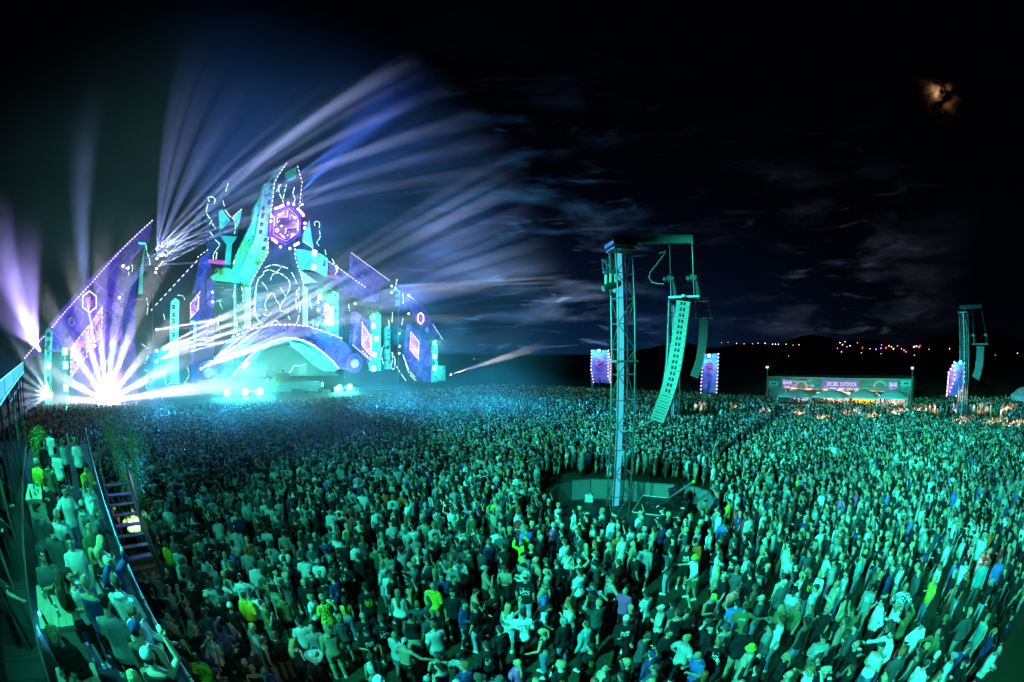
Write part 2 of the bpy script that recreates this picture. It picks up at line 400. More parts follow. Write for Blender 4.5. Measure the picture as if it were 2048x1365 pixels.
# ---- meshes, made on demand and shared
_M = {}
def figure(pose, female):
    k = ('F', pose, female)
    if k not in _M: _M[k] = Fig(pose, female)
    return _M[k]
def pm(kind, pose, female=False):
    k = (kind, pose, female)
    if k in _M: return _M[k]
    F = figure(pose, female); mb = MB(); sd = len(_M) % 17
    if kind == 'body':
        F.torso(mb, 0, .84, 1.46); F.arms(mb); F.hands(mb); F.legs(mb); F.head(mb)
        for q in (1, -1):
            an = F.leg[q][2]; mb.tube([an + Vector((0, 0, .02)), an + Vector((0, .02, -.03)), an + Vector((0, .12, -.06))], [.036, .036, .025], 8)
        r = solid('person_body', mb, SKIN, .0125, .36, smooth=1)
        Hi = F.H.inverted(); at = r.attributes.new('mark', 'FLOAT', 'POINT'); vals = []
        for v in r.vertices:
            q = Hi @ v.co; m_ = 0.
            if q.y > .05:
                for ex in (.032, -.032):
                    m_ = max(m_, 1 - math.hypot((q.x - ex) / .022, (q.z - .126) / .012) ** 2, .8 - math.hypot((q.x - ex) / .028, (q.z - .150) / .010) ** 2)
                m_ = max(m_, .6 - math.hypot(q.x / .03, (q.z - .062) / .010) ** 2)
            vals.append(max(0., min(1., m_ * 1.6)))
        at.data.foreach_set('value', vals)
    elif kind in ('tshirt', 'tank', 'crop'):
        z0 = {'tshirt': .80, 'tank': .84, 'crop': 1.12}[kind]
        F.torso(mb, .020, z0, 1.465 if kind == 'tshirt' else 1.42, flare=.012 if kind == 'tshirt' else .004)
        if kind == 'tshirt': F.arms(mb, .016, .78, .012)
        else: 
            for q in (1, -1): mb.tube([F.U @ Vector((q * .06, 0, 1.36)), F.U @ Vector((q * .115, 0, 1.435))], [.05, .04], 8)
        r = solid(kind, mb, CLOTH, .015, .36, amp=.012, sc=8, seed=sd)
    elif kind in ('hoodie', 'jacket'):
        F.torso(mb, .026, .82, 1.47, flare=.0); F.arms(mb, .019, 3, .004)
        if kind == 'hoodie':
            mb.ball(F.U @ Vector((0, -.075, 1.47)), (.12, .07, .055), 12, 8)
        else:
            mb.tube([F.U @ Vector((0, -.01, 1.44)), F.U @ Vector((0, -.015, 1.50))], [.085, .078], 12)
        r = solid(kind, mb, CLOTH, .016, .36, amp=.017, sc=7, seed=sd)
    elif kind in ('trousers', 'shorts', 'skirt'):
        F0 = F.torso; sv = F.U; F.U = Matrix.Identity(4)
        F.torso(mb, .006, .80, .99); F.U = sv
        if kind == 'skirt': mb.rings([[Vector((w * math.cos(t), w * .8 * math.sin(t), z)) for t in [2 * math.pi * q / 14 for q in range(14)]] for z, w in ((.48, .27), (.7, .22), (.95, .165))])
        else: F.legs(mb, .018, 1. if kind == 'trousers' else .6, .012)
        r = solid(kind, mb, CLOTH, .016, .36, amp=.012, sc=8, seed=sd, stretch=(1, 1, 1.4))
    elif kind == 'shoe':
        mb.tube([(0, -.06, .045), (0, -.03, .05), (0, .05, .045), (0, .13, .035), (0, .165, .028)], [(.036, .045), (.042, .05), (.045, .042), (.042, .033), (.025, .02)], 10)
        mb.box((0, .05, .012), (.085, .25, .024))
        r = solid('shoe', mb, SHOEM, .012, .5)
    elif kind.startswith('hair') or kind.startswith('hat'):
        def B(c, rr, M=None): mb.ball(c, rr, 14, 10)
        am, ssc, st = .010, 30, (1, 1, 1)
        mt = HAIRM; vox = .012
        if kind == 'hair_short': B((0, -.022, .165), (.080, .092, .083)); B((0, -.055, .12), (.072, .055, .075)); B((0, .03, .205), (.062, .062, .035)); am = .008
        elif kind == 'hair_buzz': B((0, -.014, .155), (.0775, .092, .085)); B((0, -.04, .115), (.070, .062, .06)); am = .003
        elif kind == 'hair_curly': B((0, -.025, .175), (.096, .102, .088)); B((0, -.06, .12), (.085, .06, .085)); am = .030; ssc = 38
        elif kind == 'hair_long':
            B((0, -.020, .165), (.083, .093, .083)); B((0, -.05, .10), (.083, .06, .10))
            mb.tube([(0, -.05, .14), (0, -.085, .02), (0, -.125, -.10), (0, -.13, -.26), (0, -.12, -.34)], [(.075, .05), (.085, .04), (.095, .035), (.075, .028), (.03, .015)], 12)
            am = .016; st = (1.6, 1.6, .35); ssc = 26
        elif kind == 'hair_tail':
            B((0, -.020, .162), (.079, .092, .080)); B((0, -.10, .18), (.033, .035, .035))
            mb.tube([(0, -.10, .19), (0, -.15, .13), (0, -.145, .0), (0, -.13, -.12)], [.028, .033, .028, .010], 8); am = .008; st = (1.6, 1.6, .35)
        elif kind == 'hair_bun': B((0, -.020, .162), (.079, .092, .080)); B((0, -.065, .255), (.042, .042, .038)); am = .010
        else:
            mt = CLOTH; am = .0015
            if kind == 'hat_cap':
                B((0, -.008, .175), (.082, .098, .072)); mb.tube([(0, .07, .170), (0, .12, .162), (0, .165, .150)], [(.074, .012), (.068, .010), (.045, .007)], 12)
            elif kind == 'hat_backcap':
                B((0, -.008, .175), (.082, .098, .072)); mb.tube([(0, -.075, .160), (0, -.12, .145), (0, -.155, .130)], [(.074, .012), (.066, .010), (.045, .007)], 12)
            elif kind == 'hat_beanie': B((0, -.012, .172), (.083, .097, .088)); am = .004
            elif kind == 'hat_bucket':
                mb.rings([[Vector((w * math.cos(t), -.005 + w * 1.12 * math.sin(t), z)) for t in [2 * math.pi * q / 16 for q in range(16)]] for z, w in ((.128, .135), (.150, .095), (.16, .084), (.235, .072), (.248, .05))])
            elif kind == 'hat_cowboy':
                mb.rings([[Vector((w * math.cos(t), w * 1.15 * math.sin(t), z + .055 * abs(math.cos(t)) ** 2 * (w > .12))) for t in [2 * math.pi * q / 20 for q in range(20)]] for z, w in ((.130, .190), (.150, .215), (.185, .20), (.192, .092), (.27, .080), (.30, .055))])
        r = solid(kind, mb, mt, vox, .6, amp=am, sc=ssc, seed=sd, stretch=st)
    _M[k] = r; return r
SKINS = [(.50, .30, .21), (.56, .36, .26), (.45, .26, .17), (.60, .40, .30), (.30, .17, .10), (.16, .085, .05)]
HAIRS = {'dark': (.025, .018, .013), 'brown': (.09, .05, .028), 'blond': (.45, .32, .15), 'ginger': (.30, .12, .04), 'grey': (.35, .34, .33)}
CLOTHC = {'black': (.018, .018, .020), 'white': (.78, .78, .78), 'grey': (.28, .29, .30), 'dark grey': (.08, .085, .09), 'light grey': (.50, .51, .52), 'navy blue': (.03, .05, .16), 'blue': (.07, .16, .50), 'olive': (.14, .15, .07),
          'yellow': (.75, .70, .06), 'orange': (.85, .16, .03), 'red': (.60, .05, .05), 'pink': (.75, .12, .35), 'lime': (.42, .80, .06), 'beige': (.50, .42, .32), 'teal': (.08, .35, .36), 'denim': (.12, .20, .34), 'pale denim': (.34, .44, .56), 'khaki': (.38, .33, .22)}
def rot_z(a): return Matrix.Rotation(a, 4, 'Z')
def face_to(p, q):                          # heading so that the figure (facing +y) looks from p to q
    d = Vector(q) - Vector(p); return math.atan2(-d.x, d.y)
def obj_of(me, name, parent, M, col, mat=None):
    o = bpy.data.objects.new(name, me); COL.objects.link(o)
    if parent is not None: o.parent = parent
    o.matrix_basis = M; o.color = (*col, 1)
    if mat is not None and mat is not me.materials[0]:
        o.material_slots[0].link = 'OBJECT'; o.material_slots[0].material = mat
    return o
I4 = Matrix.Identity(4)
def jit(c, a=.12):
    f = 1 + random.uniform(-a, a); return tuple(min(1, q * f) for q in c)
def person(loc, heading, pose, female, top, topc, pants, pantc, hair, hairc, skin=0, prt='plain', scale=1., label=None, group=None, shoec='white', name='person', bare=False, eyes=True):
    F = figure(pose, female)
    b = obj_of(pm('body', pose, female), name, None, Matrix.Translation(loc) @ rot_z(heading) @ Matrix.Scale(scale * (.95 if female else 1.), 4), jit(SKINS[skin], .1))
    tag(b, label, 'person', group)
    if top: obj_of(pm(top, pose, female), top, b, I4, jit(CLOTHC[topc]), PRINTS[prt])
    if pants: obj_of(pm(pants, pose, female), pants, b, I4, jit(CLOTHC[pantc]))
    if hair and hair != 'bald':
        hc = HAIRS[hairc] if hairc in HAIRS else CLOTHC[hairc]
        obj_of(pm(hair, 'stand'), {'hair': 'hair', 'hat': hair[4:]}[hair.split('_')[0]], b, F.H, jit(hc, .25))
        if hair.startswith('hat') and not hair.endswith('cowboy'): obj_of(pm('hair_buzz', 'stand'), 'hair', b, F.H, jit(HAIRS['dark'], .3))
    for k in (1, -1):
        an = F.leg[k][2]; obj_of(pm('shoe', 'stand'), 'shoe', b, Matrix.Translation((an.x, an.y, an.z - .09)) @ rot_z(-k * .15), jit(CLOTHC[shoec]))
    return b
# ================================================================== STAGE
ST0 = Vector((-59, 27, 0)); STU = Vector((.6, .8, 0)); STN = Vector((.8, -.6, 0)); UP = Vector((0, 0, 1))
def W(px, py, off=0.): return onpl(px, py, ST0 + STN * off, STN)
def wall_uv(gg):                            # metres along the stage and up, for materials
    tc = gg.n('ShaderNodeTexCoord'); u = gg.vm('DOT_PRODUCT', tc.outputs['Object'], STU).outputs['Value']
    sx = gg.n('ShaderNodeSeparateXYZ'); gg.l(tc.outputs['Object'], sx.inputs[0]); cb = gg.n('ShaderNodeCombineXYZ'); gg.l(u, cb.inputs[0]); gg.l(sx.outputs[2], cb.inputs[1]); return cb.outputs[0]
def art(name, a, b, line, sc=.45, seed=0, foliage=None):
    m = bpy.data.materials.new(name); m.use_nodes = True; gg = NG(m.node_tree); bs = m.node_tree.nodes['Principled BSDF']; bs.inputs['Roughness'].default_value = .7
    uv = wall_uv(gg); mp = gg.n('ShaderNodeMapping'); mp.inputs['Location'].default_value = (seed, seed * 2.3, 0); mp.inputs['Scale'].default_value = (sc, sc, 1); mp.inputs['Rotation'].default_value = (0, 0, .6); gg.l(uv, mp.inputs[0])
    v = gg.n('ShaderNodeTexVoronoi'); v.distance = 'CHEBYCHEV'; v.inputs['Scale'].default_value = 1; gg.l(mp.outputs[0], v.inputs['Vector'])
    v2 = gg.n('ShaderNodeTexVoronoi'); v2.distance = 'CHEBYCHEV'; v2.inputs['Scale'].default_value = 2.7; gg.l(mp.outputs[0], v2.inputs['Vector'])
    n = gg.n('ShaderNodeTexNoise'); n.inputs['Scale'].default_value = .6; n.inputs['Detail'].default_value = 3; gg.l(mp.outputs[0], n.inputs['Vector'])
    sr = gg.n('ShaderNodeSeparateColor'); gg.l(v.outputs['Color'], sr.inputs[0])
    base = gg.mix(gg.m('MULTIPLY', sr.outputs[0], gg.m('MULTIPLY_ADD', n.outputs[0], 1.2, .1)), a, b)
    ring = gg.m('MULTIPLY', gg.m('GREATER_THAN', v.outputs['Distance'], .36), gg.m('LESS_THAN', v.outputs['Distance'], .42))
    ring2 = gg.m('MULTIPLY', gg.m('GREATER_THAN', v2.outputs['Distance'], .33), gg.m('LESS_THAN', v2.outputs['Distance'], .40))
    base = gg.mix(gg.m('MULTIPLY', ring, .85), base, line)
    base = gg.mix(gg.m('MULTIPLY', ring2, gg.m('GREATER_THAN', n.outputs[0], .52)), base, tuple(q * .25 for q in a))
    if foliage:
        nf = gg.n('ShaderNodeTexNoise'); nf.inputs['Scale'].default_value = 3.5; nf.inputs['Detail'].default_value = 6; gg.l(uv, nf.inputs['Vector'])
        nn = gg.n('ShaderNodeTexNoise'); nn.inputs['Scale'].default_value = .25; gg.l(uv, nn.inputs['Vector'])
        base = gg.mix(gg.m('MULTIPLY', gg.m('GREATER_THAN', nf.outputs[0], .50), gg.m('GREATER_THAN', nn.outputs[0], .48)), base, foliage)
    gg.l(base, bs.inputs['Base Color']); return m
PURPLE = art('purple_artwork', (.13, .02, .50), (.26, .06, .62), (.55, .18, .85), .42, 1)
INDIGO = art('indigo_artwork', (.045, .02, .40), (.14, .06, .60), (.45, .15, .85), .5, 4)
TEAL = art('teal_wash_artwork', (.06, .62, .60), (.20, .75, .70), (.03, .30, .36), .35, 2, (.10, .45, .02))  # artwork pattern with the teal of the wash light in its colour
TEALP = art('pale_teal_wash_artwork', (.15, .68, .62), (.35, .80, .75), (.05, .40, .45), .5, 7)  # paler pattern, teal wash light also put into the colour
NAVY = pmat('dark_blue_scrim', (.012, .025, .075), .8, nscale=.4, namp=.5)
BLACKD = pmat('black_drape', (.010, .014, .020), .9, nscale=2, namp=.4)
STEEL = pmat('stage_steel', (.10, .11, .12), .45, .6)
BLACKM = pmat('black_metal', (.012, .013, .015), .4, .2)
WHITEP = pmat('white_fabric', (.75, .77, .8), .8)
def em(name, col, s): return pmat(name, (.06, .06, .06), .5, emit=col, es=s)
E_LED = em('led_white_violet', (.86, .72, 1.), 3.5)
E_GRILL = None
E_CY = em('led_cyan', (.12, 1., .86), 9.)
E_CYS = em('soft_cyan_glow', (.10, .85, .78), 1.7)
E_WARM = em('lamp_core', (.95, .9, 1.), 30.)
E_WIRE = em('glow_wire', (.55, 1., .80), 2.6)
E_PUR = em('lamp_violet', (.70, .30, 1.), 14.)
E_MAG = em('magenta_panel', (.55, .02, .60), .9)
E_LOGO = em('logo_line', (.80, .66, 1.), 2.6)
def grille_mat():
    m = bpy.data.materials.new('lit_hex_mesh'); m.use_nodes = True; gg = NG(m.node_tree); bs = m.node_tree.nodes['Principled BSDF']
    uv = wall_uv(gg); v = gg.n('ShaderNodeTexVoronoi', feature='DISTANCE_TO_EDGE'); v.inputs['Scale'].default_value = 3.2; gg.l(uv, v.inputs['Vector'])
    n = gg.n('ShaderNodeTexNoise'); n.inputs['Scale'].default_value = .45; gg.l(uv, n.inputs['Vector'])
    f = gg.m('MULTIPLY', gg.m('GREATER_THAN', v.outputs['Distance'], .07), gg.m('MULTIPLY_ADD', gg.m('POWER', n.outputs[0], 3.), 14., .35))
    bs.inputs['Base Color'].default_value = (.1, .05, .2, 1); bs.inputs['Emission Color'].default_value = (.62, .25, .95, 1); gg.l(f, bs.inputs['Emission Strength']); m.cycles.emission_sampling = 'NONE'; return m
E_GRILL = grille_mat()
# ---- builders in the stage's own plane
def uvz(p): return (Vector(p) - ST0).dot(STU), Vector(p).z
def panel(name, parent, pts, off, mat, thick=.5, tilt=None):
    P = [W(x, y, off + (tilt[i] if tilt else 0)) for i, (x, y) in enumerate(pts)]
    return MB().prism(P, -STN * thick).build(name, mat, parent)
def ledline(name, parent, pts, off, sp=.8, ln=.2, r=.05, mat=None):
    P = [W(x, y, off) for x, y in pts]; mb = MB(); t = 0.
    for a, b in zip(P, P[1:]):
        d = b - a; L = d.length; dn = d.normalized()
        while t < L:
            q = a + dn * t; mb.tube([q, q + dn * ln], r, 5); t += sp
        t -= L
    return tag(mb.build(name, mat or E_LED, parent), kind='stuff')
def tubeline(name, parent, pts, off, r=.05, mat=None, dash=None, wob=0.):
    r *= .7 if mat is None else 1.
    P = [W(x, y, off) for x, y in pts]
    # smooth the line
    Q = []
    for i in range(len(P) - 1):
        p0, p1, p2, p3 = P[max(i - 1, 0)], P[i], P[i + 1], P[min(i + 2, len(P) - 1)]
        for k in range(5):
            t = k / 5; Q.append(.5 * ((2 * p1) + (p2 - p0) * t + (2 * p0 - 5 * p1 + 4 * p2 - p3) * t * t + (3 * p1 - p0 - 3 * p2 + p3) * t ** 3))
    Q.append(P[-1])
    mb = MB()
    if dash is None: mb.tube(Q, r, 5)
    else:
        i = 0
        while i < len(Q) - 1:
            n = random.randint(*dash); j = min(len(Q) - 1, i + n)
            if j > i: mb.tube(Q[i:j + 1], r, 5)
            i = j + 1
    return tag(mb.build(name, mat or E_WIRE, parent), kind='stuff')
def hexpts(cx, cy, rx, ry, n=6, a0=90): return [(cx + rx * math.cos(R(a0 + 360 / n * k)), cy - ry * math.sin(R(a0 + 360 / n * k))) for k in range(n)]
def frame(name, parent, pts, off, wpx, mat, thick=.25):      # closed flat frame of the given outline
    n = len(pts); cx = sum(p[0] for p in pts) / n; cy = sum(p[1] for p in pts) / n
    mb = MB(); ins = []
    for x, y in pts:
        L = math.hypot(x - cx, y - cy); f = (L - wpx) / L; ins.append((cx + (x - cx) * f, cy + (y - cy) * f))
    for i in range(n):
        j = (i + 1) % n; mb.prism([W(*pts[i], off), W(*pts[j], off), W(*ins[j], off), W(*ins[i], off)], -STN * thick)
    return mb.build(name, mat, parent)
def relief(parent, pts, off, n, mat, seed=0, s=1.):
    rr = random.Random(seed); xs = [p[0] for p in pts]; ys = [p[1] for p in pts]; mb = MB(); k = 0; tries = 0
    while k < n and tries < n * 40:
        tries += 1; x, y = rr.uniform(min(xs), max(xs)), rr.uniform(min(ys), max(ys))
        if not inside(x, y, pts): continue
        p = W(x, y, off); t = rr.random(); a = rr.choice([0, .8, -.8, 1.57]); L = rr.uniform(.4, 1.5) * s
        d = (STU * math.cos(a) + UP * math.sin(a)) * L; e = (STU * math.cos(a + .8) + UP * math.sin(a + .8)) * L * .5
        if not all(inside(*pix(q), pts) for q in (p + d, p + d + e, p)): continue
        if t < .6: mb.tube([p, p + d, p + d + e], .07 * s, 4)
        elif t < .85:
            rad = rr.uniform(.25, .6) * s; mb.tube([p + (STU * math.cos(q * math.pi / 6) + UP * math.sin(q * math.pi / 6)) * rad for q in range(13)], .06 * s, 4)
        else: mb.box(p, (.8 * s, .8 * s, .3), Matrix((STU, STN, UP)).transposed() @ Matrix.Rotation(a, 3, 'Y'))
        k += 1
    if mb.v: tag(mb.build('circuit_relief', mat, parent), kind='stuff')
def inside(x, y, P):
    c = False; n = len(P)
    for i in range(n):
        a, b = P[i], P[i - 1]
        if (a[1] > y) != (b[1] > y) and x < (b[0] - a[0]) * (y - a[1]) / (b[1] - a[1]) + a[0]: c = not c
    return c
def logo_s(parent, cx, cy, w, h, off, mat, thick=.12, name='logo_mark'):
    # the interlocked S mark: thick outlined strokes on a square grid, leaning with the panel
    path = [(.15, 1.), (.15, .62), (-.75, .62), (-.75, .18), (.75, .18), (.75, -.22), (-.15, -.22), (-.15, -.60), (.75, -.60)]
    path2 = [(-.75, -.1), (-.40, -.1), (-.40, -.88), (-.02, -.88)]
    for pth in (path, path2):
        P = [W(cx + x * w, cy - y * h, off) for x, y in pth]
        MB().tube(P, thick, 4).build(name, mat, parent)
STBASE = W(570, 760, -3)
# ---- deck and ground structure
def sbox(u0, u1, n0, n1, z0, z1):            # a box in stage metres
    return [ST0 + STU * u + STN * n + UP * z for z in (z0, z1) for (u, n) in ((u0, n0), (u1, n0), (u1, n1), (u0, n1))]
def addsb(mb, *a, mi=0): return mb.add(sbox(*a), [(0, 3, 2, 1), (4, 5, 6, 7), (0, 1, 5, 4), (1, 2, 6, 5), (2, 3, 7, 6), (3, 0, 4, 7)], mi)
def UZ(px, py, off): return uvz(W(px, py, off))
wing_l = thing('stage_wing', 'tall slanted purple stage wall with glowing hexagon logo at the far left of the stage', 'stage wall', W(180, 800))
WLP = [(49, 717), (305, 441), (301, 478), (262, 520), (246, 600), (246, 687), (246, 806), (145, 812), (145, 745), (142, 700), (96, 706)]
panel('wall_panel', wing_l, WLP, 0, PURPLE, .7)
relief(wing_l, WLP, .03, 60, INDIGO, 3, 1.)
for a in ([(142, 697), (173, 657), (174, 712), (142, 756)], [(176, 655), (205, 614), (203, 670), (176, 702)]):
    panel('lit_mesh_panel', wing_l, a, .12, E_GRILL, .1); ledline('led_strip', wing_l, a + a[:1], .2, .6, .35)
ledline('led_strip', wing_l, [(49, 717), (100, 660), (180, 570), (245, 498), (305, 441)], .1, .5, .2, .07)
H1 = hexpts(179, 604, 16.5, 22.5); panel('hexagon_sign', wing_l, H1, .25, INDIGO, .2); frame('hexagon_frame', wing_l, H1, .45, 1.6, E_LED, .15)
logo_s(wing_l, 179, 605, 8, 12, .4, pmat('logo_magenta', (.6, .05, .3), .5, emit=(.5, .03, .25), es=.8), .16)
frame('hexagon_frame', wing_l, hexpts(143, 643, 7, 9.5), .25, 1.2, pmat('lilac_line', (.6, .5, .8), .5), .2)
panel('side_panel', wing_l, [(246, 560), (275, 540), (278, 806), (246, 806)], -1.5, INDIGO, .5)
panel('brace_panel', wing_l, [(246, 687), (244, 695), (180, 765), (178, 755)], .4, pmat('pale_blue_paint', (.2, .35, .6), .6), .3)
# teal shard beside the wing
sh = thing('stage_shard', 'thin upright teal spike standing right of the purple wing', 'stage decor', W(280, 620, 1))
panel('spike_face', sh, [(291, 486), (285, 588), (276, 588), (281, 535)], 1, TEALP, .5); panel('cap_plate', sh, [(277, 485), (292, 486), (291, 489), (277, 488)], 1.2, E_CYS, .2); panel('foot_plate', sh, [(266, 597), (286, 597), (286, 600), (266, 600)], 1.2, STEEL, .4)
# dark drapes between wing and centre
dr = thing('stage_backdrop', 'black backdrop with glowing wire vines between the left wing and the centre', 'backdrop', W(300, 790, -3))
panel('drape', dr, [(276, 490), (310, 470), (345, 520), (400, 500), (400, 795), (276, 795)], -4, BLACKD, .4)
for pl in ([(292, 490), (294, 505), (299, 520), (300, 532)], [(254, 528), (258, 550), (260, 565), (265, 540), (264, 530)], [(293, 596), (296, 612), (294, 630)], [(254, 610), (256, 625), (259, 637)],
           [(247, 662), (248, 680), (258, 700), (252, 715), (253, 735), (262, 760), (268, 785), (273, 805), (266, 818)], [(258, 700), (260, 730), (250, 745), (262, 775), (272, 795)], [(283, 688), (296, 697)], [(296, 712), (290, 728)],
           [(288, 740), (295, 745), (293, 775), (303, 785), (304, 800)], [(335, 735), (330, 750), (333, 770), (342, 765)], [(375, 735), (378, 750), (372, 762), (366, 770)], [(355, 591), (365, 592), (370, 600)], [(327, 628), (330, 640)]):
    tubeline('glow_wire', dr, pl, -2.2, .07, dash=(2, 5))
# generic lamp column
def lampcol(name, label, px0, px1, y0, y1, off, mat, ys, cat='light tower', heads=True, group='lit columns of the stage', core=None, depth=1.):
    a = W((px0 + px1) / 2, y1, off); t = thing(name, label, cat, a, group)
    panel('column_face', t, [(px0, y0 + 3), ((px0 + px1) / 2, y0 - 4), (px1, y0 + 3), (px1, y1), (px0, y1)], off, mat, depth)
    for k in range(int((y1 - y0) / 14)):
        yy = y0 + 10 + k * 14; panel('seam_bar', t, [(px0 - 1, yy), (px1 + 1, yy), (px1 + 1, yy + .9), (px0 - 1, yy + .9)], off + .08, STEEL, .2)
    return t
ORD = ['first', 'second', 'third', 'fourth', 'fifth', 'sixth', 'seventh', 'eighth', 'ninth', 'tenth', 'eleventh', 'twelfth', 'thirteenth']
CNT = {}
def colname(px):
    for a, b, n in ((70, 90, 'outer tip of the left wing'), (390, 414, 'foot of the arch, left'), (890, 910, 'post beyond the right end'), (90, 105, 'far left green pillar'), (105, 140, 'slim far left pole'), (140, 242, 'left purple wing'), (242, 250, 'right edge of the purple wing'), (300, 330, 'thin pole left of centre'), (335, 362, 'white teal pillar left of centre'), (415, 430, 'purple tower left of the spire'),
                    (515, 550, 'teal side of the spire'), (600, 612, 'right edge of the spire'), (625, 660, 'block right of the spire'), (700, 715, 'purple slope right of the spire'), (740, 765, 'leafy teal pillar'), (770, 780, 'narrow teal pillar'), (780, 812, 'pole near the right end'), (812, 820, 'right end wing'), (860, 880, 'far right teal pillar')):
        if a <= px < b: return n
    return 'stage'
def olabel(kind, px):
    c = colname(px); CNT[(kind, c)] = CNT.get((kind, c), 0) + 1; return '%s %s from the top on the %s' % (ORD[CNT[(kind, c)] - 1], kind, c)
def mover(px, py, off, lit=False, s=1., group='moving head lamps on the stage', col=None, label=None):
    p = W(px, py, off); t = thing('moving_head_lamp', olabel('moving head lamp', px), 'stage lamp', p, group)
    M = Matrix((STU, STN, UP)).transposed()
    MB().box(p + UP * .32 * s, (.42 * s, .34 * s, .14 * s), M).build('base', BLACKM, t)
    MB().box(p + STU * .22 * s + UP * .08 * s, (.06 * s, .12 * s, .42 * s), M).box(p - STU * .22 * s + UP * .08 * s, (.06 * s, .12 * s, .42 * s), M).box(p + UP * .26 * s, (.5 * s, .12 * s, .05 * s), M).build('yoke', BLACKM, t)
    MB().tube([p - STN * .2 * s, p + STN * .22 * s], [.14 * s, .18 * s], 10).build('head', BLACKM, t)
    MB().tube([p + STN * .225 * s, p + STN * .25 * s], .14 * s, 10).build('lens', (col or E_WARM) if lit else pmat('dull_lens', (.1, .12, .14), .15), t)
    return t
def blinder(px, py, off, s=1., energy=1500, mat=None, col=(.12, 1, .85), label='bright cyan square blinder lamp on the stage column', group='cyan blinder lamps of the stage', halo=True):
    p = W(px, py, off); t = thing('blinder_lamp', olabel('cyan blinder lamp', px), 'stage lamp', p, group); M = Matrix((STU, STN, UP)).transposed()
    MB().box(p - STN * .12, (.85 * s, .2, .95 * s), M).build('housing', BLACKM, t)
    MB().box(p + STN * .02, (.7 * s, .05, .8 * s), M).build('lit_face', mat or E_CY, t)
    if energy:
        l = bpy.data.lights.new('lamp', 'POINT'); l.energy = energy * .4; l.color = col; l.shadow_soft_size = .3; lo = bpy.data.objects.new('lamp', l); COL.objects.link(lo); lo.location = p + STN * .6; setpar(lo, t)
    return t
lampcol('light_tower', 'green lit truss pillar with lamps at the far left foot of the purple wing', 91, 103, 660, 824, 1.5, TEALP, [])
for y in (672, 690, 707, 731, 745, 760): mover(97, y, 2.6)
for x, y in ((130, 703), (131, 731), (132, 776), (136, 821), (100, 824), (97, 731)): blinder(x, y, 2.5, 1.1, 1400)
c2 = thing('light_tower', 'slim dark lamp pole with four cyan blinders beside the far left pillar', 'light tower', W(133, 826, 2)); MB().tube([W(130, 690, 2), W(136, 828, 2)], .16, 6).build('pole', STEEL, c2)
for y in (703, 731, 776, 821):
    MB().box(W(131 + (y - 703) * .04, y, 2.15), (.5, .3, .12)).build('clamp', STEEL, c2)
lampcol('light_tower', 'white and teal pillar with a column of lamps left of the stage centre', 343, 359, 600, 768, 1., E_CYS, [])  # pillar face glows by itself, in place of lamplight falling on it
for y in (617, 632, 645, 658, 672, 686): mover(347, y, 1.6)
# ---- mid left purple block
ml = thing('stage_block', 'purple angular block with lit mesh panel left of the central spire', 'stage wall', W(400, 770, -1))
MLP = [(381, 640), (381, 606), (404, 572), (404, 545), (431, 560), (431, 770), (384, 770)]
panel('wall_panel', ml, MLP, -1, INDIGO, 1.5); relief(ml, MLP, -.95, 25, PURPLE, 5, .8)
panel('roof_edge', ml, [(300, 622), (399, 515), (425, 540), (425, 556), (404, 548), (330, 640)], -2.5, NAVY, .4)
panel('upper_panel', ml, [(400, 517), (420, 504), (424, 560), (404, 572), (385, 590)], -.8, INDIGO, .4)
ledline('led_strip', ml, [(302, 621), (340, 580), (399, 517)], -2.2, 1., .5); ledline('led_strip', ml, [(395, 515), (416, 500)], -.5, .6, .25)
gq = [(381, 608), (398, 587), (397, 619), (381, 637)]; panel('lit_mesh_panel', ml, gq, -.7, E_GRILL, .1); ledline('led_strip', ml, gq + gq[:1], -.55, .5, .35)
panel('magenta_plate', ml, [(418, 519), (451, 522), (450, 529), (418, 524)], .2, E_MAG, .8)
panel('tower_face', ml, [(414, 560), (430, 556), (429, 690), (417, 690)], 0, PURPLE, .8)
tubeline('blue_pipe', ml, [(381, 645), (389, 645), (390, 655), (389, 690), (387, 700), (381, 702)], .3, .22, E_CYS)
for y, l in ((572, 0), (585, 1), (604, 1), (622, 0), (638, 0), (657, 0)): mover(424, y, .9, bool(l))
# ---- teal house roof and dark box
hr = thing('stage_house', 'teal gable roof over a dark truss box left of the central spire', 'stage decor', W(455, 670, 0))
panel('gable', hr, [(421, 555), (447, 536), (464, 538), (480, 566), (429, 560)], .8, TEAL, .5)
panel('roof_slope', hr, [(464, 538), (491, 567), (473, 567)], .5, pmat('dark_green', (.02, .09, .08), .7), .5)
panel('box_back', hr, [(430, 562), (491, 567), (491, 668), (430, 668)], -2, BLACKD, .3)
for x in (432, 470, 474, 489): MB().tube([W(x, 564, .3), W(x, 668, .3)], .12, 5).build('post', STEEL, hr)
for y in (568, 576): MB().tube([W(430, y, .4), W(474, y + 2, .4)], .1, 5).build('truss_bar', STEEL, hr)
for k in range(9): MB().tube([W(432 + k * 4.4, 568 + 8 * (k % 2), .4), W(436.4 + k * 4.4, 576 - 8 * (k % 2), .4)], .06, 4).build('truss_brace', STEEL, hr)
panel('edge_strip', hr, [(469, 568), (472, 568), (472, 668), (469, 668)], .6, E_CYS, .2)
for pl in ([(441, 600), (440, 608), (445, 618)], [(439, 630), (436, 645), (440, 665)], [(484, 590), (486, 600), (481, 610)], [(472, 633), (474, 650), (473, 668)], [(483, 573), (486, 590)]): tubeline('glow_wire', hr, pl, .9, .07, dash=(2, 4))
